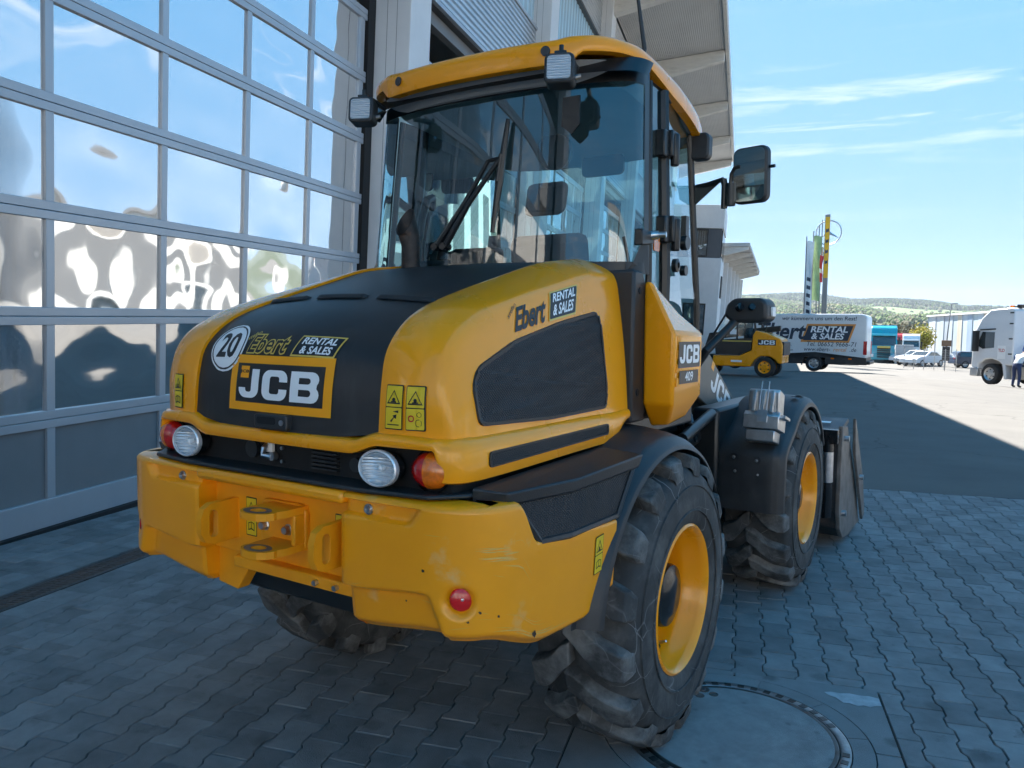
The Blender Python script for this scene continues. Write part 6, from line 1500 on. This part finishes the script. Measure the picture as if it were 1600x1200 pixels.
m = MB(); m.prism(rrect(1.35, .58, .12, cx=-.62, cy=.62), 'x', .02, .62); m.build('fuel_tank', mat('dirty_aluminium', (.48, .44, .38), rough=.5, metal=.4, var=.15, dirt=(.34, .28, .2), dscale=3), wt, bevel=.02)
m = MB(); m.prism([(.42, .30), (.55, 1.0), (.40, 1.05), (.28, .30)], 'x', .0, .5); m.prism([(-1.5, .35), (-1.4, .95), (-1.55, 1.05), (-1.65, .35)], 'x', .0, .5); m.build('mudguard', CARW, wt, bevel=.02)
m = MB()
for y in (-.2, -.95): m.box(.015, .625, y, y+.05, .32, .92)
m.build('tank_strap', FRAME, wt)
for y in (1.27, -2.3):
    for x, s_ in ((.19, -1), (2.26, 1)): road_wheel(wt, x, y, .50, .50, .34, s_)
m = MB(); m.box(.2, 2.3, -3.3, -.1, 1.02, 1.10); m.build('catwalk', CARS_, wt)
m = MB(); m.box(.05, .75, -.55, -.05, 1.10, 1.42); m.tube([(.35, -.3, 1.45), (.4, -.15, 1.7), (.6, -.05, 1.9)], .03, 6); m.build('blue_toolbox', BLUEP, wt, bevel=.03)
for z in (1.45, 2.15, 2.85, 3.35): m = MB(); m.box(-.012, .004, .05, .25, z, z+.06); m.build('wind_deflector_hinge', FRAME, wt)
decal('door_logo', [(*shape2d([rrect(.45, .62, .02)]), WHITE_D, 0), (*place2d(text2d('TLD', .2, .004, 0, 1), 0, .08), RED_D, .003)], flatmap((-.004, .62, 1.55), (0, -1, 0), (0, 0, 1), (-1, 0, 0)), wt)

# ---- person bending over behind the lorry cab ------------------------------------
def person(loc, rz):
    me = bpy.data.meshes.new('person_body')
    J = dict(pel=(0, 0, .95), sp=(0, .13, 1.15), ch=(0, .28, 1.30), nk=(0, .40, 1.38), hd=(0, .47, 1.44), hp=(0, .52, 1.54), hl=(-.10, 0, .90), hr=(.10, 0, .90), kl=(-.12, .05, .50), kr=(.13, .02, .50), al=(-.12, -.03, .09), ar=(.14, -.05, .09), tl=(-.12, .13, .04), tr=(.15, .11, .04), sl=(-.19, .30, 1.32), sr=(.19, .30, 1.32), el=(-.27, .42, 1.08), er=(.28, .40, 1.08), wl=(-.22, .60, .94), wr=(.24, .60, .94), fl=(-.20, .68, .88), fr=(.22, .68, .88))
    R_ = dict(pel=.15, sp=.14, ch=.155, nk=.06, hd=.085, hp=.10, hl=.10, hr=.10, kl=.068, kr=.068, al=.05, ar=.05, tl=.045, tr=.045, sl=.07, sr=.07, el=.05, er=.05, wl=.036, wr=.036, fl=.035, fr=.035)
    names = list(J); idx = {n: i for i, n in enumerate(names)}
    E_ = [('pel', 'sp'), ('sp', 'ch'), ('ch', 'nk'), ('nk', 'hd'), ('hd', 'hp'), ('pel', 'hl'), ('pel', 'hr'), ('hl', 'kl'), ('hr', 'kr'), ('kl', 'al'), ('kr', 'ar'), ('al', 'tl'), ('ar', 'tr'), ('ch', 'sl'), ('ch', 'sr'), ('sl', 'el'), ('sr', 'er'), ('el', 'wl'), ('er', 'wr'), ('wl', 'fl'), ('wr', 'fr')]
    me.from_pydata([J[n] for n in names], [(idx[a], idx[b]) for a, b in E_], [])
    o = bpy.data.objects.new('person', me); COL.objects.link(o)
    md = o.modifiers.new('skin', 'SKIN'); sub = o.modifiers.new('sub', 'SUBSURF'); sub.levels = sub.render_levels = 2
    for n, v in zip(names, me.skin_vertices[0].data): v.radius = (R_[n], R_[n]); v.use_root = (n == 'pel')
    m = bpy.data.materials.new('person_skin_clothes'); m.use_nodes = True; t = m.node_tree; b = t.nodes['Principled BSDF']; b.inputs['Roughness'].default_value = .8
    tcn = t.nodes.new('ShaderNodeTexCoord'); sx = t.nodes.new('ShaderNodeSeparateXYZ'); t.links.new(tcn.outputs['Object'], sx.inputs[0]); r = t.nodes.new('ShaderNodeValToRGB'); r.color_ramp.interpolation = 'CONSTANT'
    mr = t.nodes.new('ShaderNodeMapRange'); mr.inputs['From Max'].default_value = 1.7; t.links.new(sx.outputs[2], mr.inputs['Value']); t.links.new(mr.outputs['Result'], r.inputs['Fac']); t.links.new(r.outputs['Color'], b.inputs['Base Color'])
    el = r.color_ramp.elements; el[0].position = 0; el[0].color = (.02, .02, .02, 1); el[1].position = .07; el[1].color = (.02, .035, .10, 1)
    for p_, c_ in ((.60, (.72, .72, .72, 1)), (.835, (.50, .28, .20, 1)), (.875, (.03, .02, .015, 1))): e = el.new(p_); e.color = c_
    me.materials.append(m); o.location = loc; o.rotation_euler.z = rz; return o
ps = person((0, 0, 0), 0); ps.matrix_world = wt.matrix_world @ Matrix.Translation((-.62, -.85, 0)) @ Matrix.Rotation(math.radians(-80), 4, 'Z') @ Matrix.Scale(1.08, 4)
tag(ps, 'person in white shirt and dark blue trousers bending over behind the lorry cab', 'person')

# ---- parked cars behind the fence -------------------------------------------------
def make_car(paint, estate=False):
    c = empty('parked_car')
    prof = [(0, .35), (-.02, .75), (.08, .95), (.30, 1.40), (.55, 1.47), (2.3, 1.46), (3.0, 1.02), (4.1, .88), (4.45, .68), (4.5, .35)] if estate else [(0, .35), (0, .80), (.25, .98), (.85, 1.02), (1.35, 1.38), (2.2, 1.42), (2.95, 1.0), (4.0, .88), (4.35, .68), (4.4, .35)]
    m = MB()
    # loft two outlines so the glasshouse leans in
    n = len(prof); sec = []
    for x, k in ((-.88, 0), (-.80, 1), (.80, 1), (.88, 0)): sec.append([(x*(1-.16*max(0, z-.9)*1.4), y, z) if k else (x*(1-.30*max(0, z-.92)), y, min(z, 99)) for y, z in prof])
    m.add([p for s_ in sec for p in s_], [(i*n+j, i*n+(j+1) % n, (i+1)*n+(j+1) % n, (i+1)*n+j) for i in range(3) for j in range(n)] + [tuple(range(n-1, -1, -1)), tuple(3*n+j for j in range(n))]); m.build('body', paint, c, bevel=.05, smooth=30)
    win = [(.40, 1.02), (.52, 1.34), (1.35, 1.38), (2.25, 1.36), (2.72, 1.02)] if estate else [(.95, 1.02), (1.38, 1.30), (2.15, 1.33), (2.68, 1.02)]
    for s_ in (-1, 1):
        m = MB(); m.add([(s_*(.885-.26*max(0, z-.92)+.004), y, z) for y, z in win], [tuple(range(len(win))) if s_ > 0 else tuple(range(len(win)-1, -1, -1))]); m.build('side_window', DGLASS, c, smooth=0)
        for y in (.85, 3.55): road_wheel(c, s_*.80, y, .32, .32, .2, s_)
        m = MB(); m.box(s_*.70-.14, s_*.70+.14, -.03, .06, .78, .92); m.build('tail_lamp', REDL, c, bevel=.02)
        m = MB(); m.box(s_*.62-.16, s_*.62+.16, 4.32, 4.42, .62, .74); m.build('headlamp', LAMPW, c, bevel=.02)
    m = MB(); a, b = ((2.36, 1.44), (2.96, 1.05)) if estate else ((2.26, 1.39), (2.90, 1.02)); m.add([(-.62, a[0], a[1]), (.62, a[0], a[1]), (.72, b[0], b[1]+.01), (-.72, b[0], b[1]+.01)], [(0, 1, 2, 3)]); m.build('windscreen', DGLASS, c, smooth=0)
    return c
navy = make_car(NAVY, True); navy.name = 'estate_car'; navy.matrix_world = Matrix.Translation((-2.05, 77.6, gw(-2, 77.6))) @ Matrix.Rotation(math.radians(-68), 4, 'Z'); tag(navy, 'dark navy estate car in front of the pale striped hall', 'car')
cw = make_car(CARW); cs = make_car(CARS_)
labels = ['white car at the end of the fenced row next to the stacked blocks', 'silver car second from the stacked blocks in the fenced row', 'white car in the middle of the fenced row', 'silver car second from the lamp post in the fenced row', 'white car of the fenced row right by the lamp post']
for k in range(5):
    src = (cw, cs)[k % 2]; c = src if k < 2 else copy_tree(src)
    x, y = [(-6.73, 95.1), (-5.88, 91.3), (-4.98, 87.4), (-4.13, 83.5), (-3.31, 80.6)][k]
    c.matrix_world = Matrix.Translation((x, y, gw(x, y))) @ Matrix.Rotation(math.radians(150), 4, 'Z'); tag(c, labels[k], 'car', 'cars parked behind the fence')
# ---- fence, stacked blocks, lamp post, hall ---------------------------------------
FA, FB = V(-5.25, 71.2, 0), V(-1.2, 67.2, 0)
fe = empty('mesh_fence', (0, 0, 0)); tag(fe, 'galvanised wire mesh fence with thin posts in front of the parked cars', 'fence')
for k in range(6):
    p = FA.lerp(FB, k/5); z = gw(p.x, p.y); m = MB(); m.tube([(p.x, p.y, z-.1), (p.x, p.y, z+1.75)], .03, 6); m.build('post', STEEL, fe)
for k in range(5):
    a, b = FA.lerp(FB, k/5), FA.lerp(FB, (k+1)/5); za, zb = gw(a.x, a.y), gw(b.x, b.y); m = MB()
    for j in range(9): h = .12+.19*j; m.tube([(a.x, a.y, za+h), (b.x, b.y, zb+h)], .006, 4, caps=False)
    for j in range(1, 9): q = a.lerp(b, j/9); z = lerp(za, zb, j/9); m.tube([(q.x, q.y, z+.1), (q.x, q.y, z+1.66)], .005, 4, caps=False)
    m.build('mesh_panel', STEEL, fe)['kind'] = 'stuff'
bs = empty('block_stack', M=Matrix.Translation((-6.95, 83.9, gw(-7, 83.9))) @ Matrix.Rotation(.2, 4, 'Z')); tag(bs, 'stack of pale grey concrete blocks beside the teal truck', 'block stack')
blkm = MB(); blkm.box(-.40, .40, -.4, .4, 0, .23); bm0 = blkm.mesh('block'); bm0.materials.append(mat('pale_block', (.38, .40, .42), rough=.8, var=.12, island=.12))
for i in range(2):
    for k in range(8):
        o = bpy.data.objects.new('block', bm0); COL.objects.link(o); o.parent = bs; o.location = (i*.82+random.uniform(-.02, .02), random.uniform(-.02, .02), k*.24)
lp = empty('lamp_post', (-2.2, 71.0, gw(-2.2, 71))); tag(lp, 'thin yard lamp post with a brown cabinet fixed to it', 'lamp post')
m = MB(); m.tube([(0, 0, 0), (.1, .0, 3), (.26, .1, 5.4), (.35, .1, 5.5)], [.06, .05, .035, .03], 8); m.build('pole', ALUD, lp)
m = MB(); m.box(.25, .75, .02, .2, 5.45, 5.53); m.build('lamp_head', ALUD, lp, bevel=.02)
m = MB(); m.box(-.30, .42, -.12, .12, 1.95, 2.45); m.build('cabinet', mat('brown_cabinet', (.22, .12, .06), rough=.6), lp, bevel=.02); m = MB(); m.box(-.22, .34, -.10, .10, .75, 1.93); m.build('meter_box', FRAME, lp)
HL, HR = V(-8.05, 132.9, 0), V(8.3, 85, 0); hd_ = (HR-HL).normalized(); hn = V(hd_.y, -hd_.x, 0)
hl_ = empty('striped_hall', M=Matrix(((hd_.x, -hd_.y, 0, HL.x), (hd_.y, hd_.x, 0, HL.y), (0, 0, 1, gw(-6, 125)-.1), (0, 0, 0, 1)))); tag(hl_, 'long low hall clad in pale blue and grey upright panels', 'building')
HLn = 52.0
HM = [mat('hall_panel_%d' % k, c, rough=.5, var=.08, vscale=1.2, streak=(1, 1, .15)) for k, c in enumerate(((.44, .50, .55), (.36, .42, .48), (.50, .53, .55), (.28, .36, .46), (.52, .47, .38), (.42, .49, .52)))]
seq = [0, 2, 0, 5, 1, 0, 5, 4, 0, 3, 5, 0, 4, 2, 0, 1, 5, 0, 3, 2, 0, 5, 1, 0, 2, 5]
for k in range(26):
    m = MB(); y0 = HLn*k/26; m.box(y0+.015, y0+HLn/26-.015, -.08 - (.03 if k % 2 else 0), .2, -.3, 5.95); m.build('wall_panel', HM[seq[k]], hl_, smooth=0)
for k in range(0, 27, 2):
    m = MB(); y0 = HLn*k/26; m.box(y0-.05, y0+.05, -.16, 0, -.3, 5.9); m.build('downpipe', HM[1], hl_, smooth=0)
m = MB(); m.prism([(-.35, 5.92), (-.35, 6.15), (8, 6.9), (8, 5.9)], 'x', -.3, HLn+.3); m.build('roof', CARW, hl_, smooth=0)
m = MB(); m.box(0, HLn, .2, 8, -.3, 5.9); m.build('hall_body', HM[1], hl_, smooth=0)

# ---- flag masts and star pylon -----------------------------------------------------
def mast(x, y, top, label, cloth, z0, z1, wd, marks=None, lean=0.0):
    t = empty('flag_mast', (x, y, gw(x, y))); tag(t, label, 'flag mast', 'flag masts by the entrance')
    h = top - gw(x, y); m = MB(); m.tube([(0, 0, 0), (0, 0, h)], [.07, .045], 8); m.build('pole', ALUD, t)
    m = MB()
    def fn(u, v): z = lerp(z0-gw(x, y), z1-gw(x, y), v); return V(.05+u*wd*(1-.35*v*(1-v)*2), .14*math.sin(3.2*v*PI+u*5)*u, z+.05*math.sin(u*6))
    m.grid(fn, 8, 26); f_ = m.build('flag', cloth, t, smooth=60)
    if marks:
        for k, (mt, a, b) in enumerate(marks):
            m = MB(); m.grid(lambda u, v: fn(.2+.6*u, lerp(a, b, v)) + V(0, -.02, 0), 4, 5); m.build('flag_mark', mt, f_, smooth=0)
FLW = mat('flag_white', (.70, .71, .70), rough=.9, var=.08); FLG = mat('flag_green', (.30, .42, .20), rough=.9, var=.2, vscale=1.5); FLY = mat('flag_yellow', (.72, .40, .02), rough=.9, var=.1); FLR = mat('flag_red', (.45, .03, .05), rough=.9, var=.15); FLO = mat('flag_pale', (.55, .50, .36), rough=.9, var=.2, vscale=1.2)
mast(-13.60, 71.0, 10.25, 'flag mast with a long white banner with dark marks beside the pale green one', FLW, 3.2, 9.8, .62, [(NVY_D, .02+.11*k, .07+.11*k) for k in range(5)])
mast(-13.10, 71.4, 10.75, 'flag mast with a pale green banner', FLG, 4.5, 10.3, .70)
mast(-12.75, 72.0, 11.3, 'flag mast with a short dark red banner', FLR, 6.2, 8.6, .42, [(FLW, .35, .5)])
mast(-12.62, 72.6, 11.9, 'bare looking tall flag mast next to the star pylon', FLO, 8.6, 9.4, .18)
py = empty('star_pylon', (-13.0, 77.0, gw(-13, 77))); tag(py, 'tall grey pylon with yellow lettered strip and a three pointed star in a ring', 'pylon')
zb = gw(-13, 77); m = MB(); m.box(-.22, .22, -.12, .12, 0, 12.95-zb); m.build('pylon_body', ALUD, py, bevel=.02)
m = MB(); m.box(-.16, .24, -.17, -.122, 6.9-zb, 12.7-zb); sg_ = m.build('yellow_strip', FLY, py, smooth=0)
for k, z in enumerate((11.2, 10.2, 9.2, 8.2)): m = MB(); m.prism([(-.1, z-zb), (.18, z-zb+.1), (.18, z-zb+.42), (-.0, z-zb+.3), (-.1, z-zb+.42)], 'y', -.185, -.172); m.build('strip_letter', NVY_D, sg_, smooth=0)
RC = V(.08, .3, 11.25-zb); rr = 1.15
m = MB(); m.tube([RC + V(rr*math.cos(2*PI*k/40), 0, rr*math.sin(2*PI*k/40)) for k in range(41)], .065, 8); rg = m.build('star_ring', STEEL, py)
m = MB()
for k in range(3):
    a = PI/2 + 2*PI*k/3; d_ = V(math.cos(a), 0, math.sin(a)); e_ = V(-math.sin(a), 0, math.cos(a)); m.add([RC + d_*rr, RC + e_*.15, RC - d_*.02 + V(0, -.1, 0), RC - e_*.15, RC + V(0, .1, 0)], [(0, 1, 2), (0, 2, 3), (0, 4, 1), (0, 3, 4)])
m.build('star', STEEL, rg, smooth=0)

# ---- added halls outside the view: bounce sunlight on the loader, pale reflections in panes -------------
CLAD = mat('pale_cladding', (.72, .70, .66), rough=.6, var=.06, vscale=.8, streak=(1, 1, .2))
def bounce_hall(name, o0, o1, s0, s1, h, face, label, nd):
    t = empty(name, M=YM); tag(t, label, 'building')
    m = MB(); m.box(o0, o1, s0, s1, -2, h); m.build('hall_body', CLAD, t, smooth=0)
    m = MB(); m.box(o0-.4, o1+.4, s0-.4, s1+.4, h, h+.5); m.build('roof_edge', ALUD, t, smooth=0)
    for k in range(nd):
        q = (k+.5)/nd; m = MB(); w_ = MB()
        if face == 'y': c_ = lerp(o0, o1, q); m.box(c_-2, c_+2, s1, s1+.08, -.5, 4.2); w_.box(c_-2.2, c_+2.2, s1, s1+.06, 5.2, 6.2)
        else: c_ = lerp(s0, s1, q); m.box(o0-.08, o0, c_-2, c_+2, -.5, 4.2); w_.box(o0-.06, o0, c_-2.2, c_+2.2, 5.0, 5.9)
        m.build('roller_door', ALUD, t, smooth=0); w_.build('window', DGLASS, t, smooth=0)
bounce_hall('rear_bounce_hall', 3, 44, -40, -25, 9.0, 'y', 'pale clad warehouse closing the yard at the loader\'s rear', 6)
bounce_hall('opposite_bounce_hall', 46, 64, -22, 70, 7.0, 'x', 'added unseen pale hall across the yard, for grey reflections in the workshop doors', 11)

# ---- white office block and lower canopy beyond the workshop ------------------------
of = empty('office_block', M=BM); tag(of, 'white rendered office block with a dark window band past the workshop end', 'building')
OX, OS0, OS1 = 3.40, 50.2, 57.0
m = MB()
m.box(-6, OX, OS0, OS1, -1.5, 5.82); m.box(-6, OX, OS0, OS1, 7.80, 9.35); m.build('rendered_wall', PILLAR, of, bevel=.02)
m = MB(); m.box(-6, OX-.12, OS0+.12, OS1-.12, 5.8, 7.82); m.build('window_band', mat('anthracite_cladding', (.09, .095, .105), rough=.45, var=.06), of, smooth=0)
for x0, x1 in ((.75, 2.35), (-1.4, .2)):
    m = MB(); m.box(x0-.08, x1+.08, OS0+.02, OS0+.11, 5.9, 7.72); w_ = m.build('window', FRAME, of, smooth=0)
    m = MB(); m.box(x0, x1, OS0+.0, OS0+.03, 5.98, 7.64); m.build('pane', PANE2, w_, smooth=0)
    m = MB()
    for k in range(10): m.box(x0+.05+.15*k, x0+.12+.15*k, OS0+.005, OS0+.012, 6.6, 7.6)
    m.build('curtain', FLW, w_, smooth=0)
for k in range(4):
    m = MB(); y0 = OS0+.4+k*1.6; m.box(OX-.12, OX-.05, y0, y0+1.3, 5.95, 7.7); w_ = m.build('window', FRAME, of, smooth=0); m = MB(); m.box(OX-.06, OX-.03, y0+.08, y0+1.22, 6.02, 7.62); m.build('pane', PANE2, w_, smooth=0)
m = MB(); m.box(1.1, 2.6, OS0-.03, OS0+.02, .6, 2.75); w_ = m.build('window', FRAME, of, smooth=0); m = MB(); m.box(1.2, 2.5, OS0-.04, OS0-.02, .7, 2.65); m.build('pane', PANE2, w_, smooth=0)
m = MB(); m.box(OX, OX+.10, OS0+1.5, OS0+3.2, 3.2, 4.7); m.build('wall_sign', BLK, of, smooth=0)
lc = empty('lower_canopy', M=BM @ Matrix.Translation((2.9, 57.2, 0)) @ Matrix.Rotation(math.radians(-2.4), 4, 'Z')); tag(lc, 'pale flat canopy on white columns behind the office block', 'canopy')
m = MB(); m.prism([(-3, 7.0), (2.25, 7.30), (2.25, 7.55), (-3, 7.35)], 'y', 0, 35); m.build('deck', SOFF, lc, smooth=0)
for k in range(7): m = MB(); m.prism([(-3, 6.3), (.2, 6.45), (2.2, 7.05), (2.2, 7.28), (-3, 7.0)], 'y', .1+5.75*k, .45+5.75*k); m.build('beam', TIMB, lc, bevel=.02)
for k in range(7): m = MB(); m.box(.05, .45, .1+5.75*k, .5+5.75*k, -2, 6.4); m.build('column', PILLAR, lc, bevel=.02)
m = MB(); m.box(-4, -.3, 0, 35, -2, 7.1); m.build('rear_wall', PILLAR, lc, smooth=0)

# ================================================================== hills
import bisect
RID = [(-180, 95), (-120, 70), (-70, 100), (-40, 118), (-25, 124), (-19.5, 126), (-16.4, 132), (-12.2, 126), (-8.1, 110), (-4.3, 100), (-1.8, 92), (.9, 81), (10, 62), (30, 58), (60, 80), (110, 66), (150, 85), (180, 95)]
def ridge(az):
    az = (az+180) % 360-180; k = min(max(bisect.bisect([a for a, _ in RID], az)-1, 0), len(RID)-2); (a, h), (b, h2) = RID[k], RID[k+1]; t = (az-a)/(b-a); return lerp(h, h2, t*t*(3-2*t))
def hz(az, r):
    t = max(0, min(1, (r-320)/(2600-320))); b = ridge(az)-14
    un = 5*math.sin(az*.31+r*.004)+4*math.sin(az*.83-r*.0027)
    if r > 2600: return -2 + b + un - (r-2600)*.05
    return -2 + b*(t**1.25) + un*smst(.05, .35, t)
rad = [260, 320, 420, 560, 720] + [860+60*k for k in range(30)] + [2700, 2850, 3200]
azs = sorted(set([-180+3*k for k in range(121)] + [-25+.5*k for k in range(69)])); NA = len(azs)
m = MB(); m.add([(r*math.sin(math.radians(a)), r*math.cos(math.radians(a)), hz(a, r) if r > 330 else (-6 if r < 300 else -2.5)) for r in rad for a in azs], [(j*NA+i, (j+1)*NA+i, (j+1)*NA+i+1, j*NA+i+1) for j in range(len(rad)-1) for i in range(NA-1)])
HILL = mat('hill_ground', (.050, .066, .030), rough=.95, var=.35, vscale=.004, dirt=(.085, .085, .04), dscale=.003, dlo=.5, dhi=.64)
hills = m.build('hills', HILL, smooth=60); tag(hills, 'low wooded hills along the horizon', 'hills', kind='structure')
for k_, (a0_, a1_, r0_, r1_) in enumerate(((-8.8, -2.4, 1540, 2010), (-3.4, 4.2, 1760, 2090), (-7, 1, 1150, 1320))):
    m = MB(); m.grid(lambda u, v: (lambda a, r: V(r*math.sin(math.radians(a)), r*math.cos(math.radians(a)), hz(a, r)+1.2))(lerp(a0_, a1_, u), lerp(r0_, r1_, v)+18*math.sin(u*9+k_)), 30, 14, flip=True)
    tag(m.build('meadow', mat('meadow_grass_%d' % k_, [(.085, .135, .030), (.095, .13, .04), (.075, .11, .03)][k_], rough=.95, var=.15, vscale=.01), smooth=60), ['bright green meadow on the hillside above the teal truck', 'pale meadow high on the hillside above the striped hall', 'low green meadow at the foot of the hills'][k_], 'meadow', kind='structure')
def tuft(mb, x, y, z, w_, h, rr):
    a0 = rr.uniform(0, 6); n = 5; vs = [(x, y, z+h)]
    for lv, (k, q) in enumerate(((.62, .80), (1.0, .42), (.78, .05))):
        for i in range(n): a = a0+2*PI*(i+.5*lv)/n; s_ = k*w_*rr.uniform(.75, 1.2); vs.append((x+s_*math.cos(a), y+s_*math.sin(a), z+h*q*rr.uniform(.88, 1.1)))
    fs = [(0, 1+i, 1+(i+1) % n) for i in range(n)]
    for lv in range(2):
        for i in range(n): a, b = 1+lv*n+i, 1+lv*n+(i+1) % n; c, d = a+n, b+n; fs += [(a, c, b), (b, c, d)]
    mb.add(vs, fs)
rr = random.Random(21)
con, dec, spr = MB(), MB(), MB()
N_T = 0
while N_T < 34000:
    az = rr.uniform(-20, 5); r = math.sqrt(rr.uniform(650**2, 2680**2)); z = hz(az, r)
    fld = (-8.6 < az < -2.6 + .6*math.sin(r*.01) and 1560 < r < 2010) or (-3.5 < az < 4 and 1750 < r < 2100) or (-7 < az < 1 and 1150 < r < 1330)
    nz_ = math.sin(az*1.7+r*.006)+math.sin(az*.9-r*.0043+2)+.6*math.sin(az*4.1+r*.011)
    N_T += 1
    if fld and rr.random() < .985: continue
    if r < 2050 and nz_ < -.9 and rr.random() < .8: continue
    x, y = r*math.sin(math.radians(az)), r*math.cos(math.radians(az))
    if r > 2080: (con if rr.random() < .72 else dec).v and 0; tuft(con if rr.random() < .75 else dec, x, y, z-1, rr.uniform(3, 5.5), rr.uniform(10, 17), rr)
    else:
        q = rr.random(); tuft(spr if q < .30 + .15*math.sin(az) else (con if q > .84 else dec), x, y, z-1, rr.uniform(2.6, 5.2)*(.6+.4*r/2000), rr.uniform(5, 10)*(.6+.4*r/2000), rr)
for mb_, nm, c_, lab in ((con, 'conifer_wood', (.030, .058, .030), 'dark conifer wood along the hill tops'), (dec, 'spring_wood', (.10, .145, .035), 'fresh green spring woodland on the hillside'), (spr, 'bare_wood', (.15, .125, .06), 'brownish budding woodland on the hillside')):
    o = mb_.build(nm, mat(nm, c_, rough=.95, var=.25, vscale=.02, island=.35), smooth=0, weld=False); tag(o, lab, 'wood', kind='stuff')
# single trees near the far road
def tree(name, x, y, h, w_, col, label, seed):
    rr = random.Random(seed); t = empty(name, (x, y, gw(x, y))); tag(t, label, 'tree')
    m = MB(); m.tube([(0, 0, 0), (.05, 0, h*.35), (0, .05, h*.75)], [.16, .12, .04], 7)
    for k in range(6): a = k*1.05; m.tube([(0, 0, h*(.3+.06*k)), (w_*.6*math.cos(a), w_*.6*math.sin(a), h*(.5+.07*k))], [.06, .02], 5)
    m.build('trunk', mat(name+'_bark', (.08, .06, .045), rough=.9), t)
    m = MB()
    for k in range(1500):
        a, b, c = rr.gauss(0, 1), rr.gauss(0, 1), rr.gauss(0, 1); l_ = math.sqrt(a*a+b*b+c*c); q = rr.random()**.4; cl = 1+.22*math.sin(5*math.atan2(b, a)+3*c)
        p = V(a/l_*w_*q*cl, b/l_*w_*q*cl, h*.62 + c/l_*h*.40*q*cl); s_ = rr.uniform(.10, .24); u = V(rr.gauss(0, 1), rr.gauss(0, 1), rr.gauss(0, 1)).normalized(); v = u.orthogonal().normalized()
        m.add([p+u*s_, p+v*s_*.6, p-u*s_, p-v*s_*.6], [(0, 1, 2, 3)])
    m.build('crown', mat(name+'_leaf', col, rough=.8, var=.3, island=.35), t, smooth=0, weld=False)
tree('blossom_tree', -7.9, 120, 4.3, 1.6, (.36, .30, .02), 'yellow blossoming tree at the end of the striped hall', 3)
tree('autumn_tree', -12.2, 96, 4.6, 1.7, (.26, .14, .03), 'small orange leaved tree between the hire van and the teal truck', 5)
tree('bushy_tree', -11.0, 128, 5.0, 2.8, (.10, .09, .04), 'brownish budding tree behind the teal truck', 8)

# ================================================================== the air
m = MB(); m.box(-3600, 3600, -3600, 3600, -9, 175); hzo = m.mesh('haze')
hm = bpy.data.materials.new('haze_air'); hm.use_nodes = True; t = hm.node_tree; t.nodes.clear(); o_ = t.nodes.new('ShaderNodeOutputMaterial'); pv_ = t.nodes.new('ShaderNodeVolumePrincipled')
pv_.inputs['Color'].default_value = (.80, .90, 1, 1); pv_.inputs['Density'].default_value = .00010; pv_.inputs['Anisotropy'].default_value = .2; t.links.new(pv_.outputs[0], o_.inputs['Volume'])
hzo.materials.append(hm); hz_ = bpy.data.objects.new('haze', hzo); COL.objects.link(hz_); tag(hz_, 'thin bluish haze filling the air to the hills', 'haze', kind='stuff')
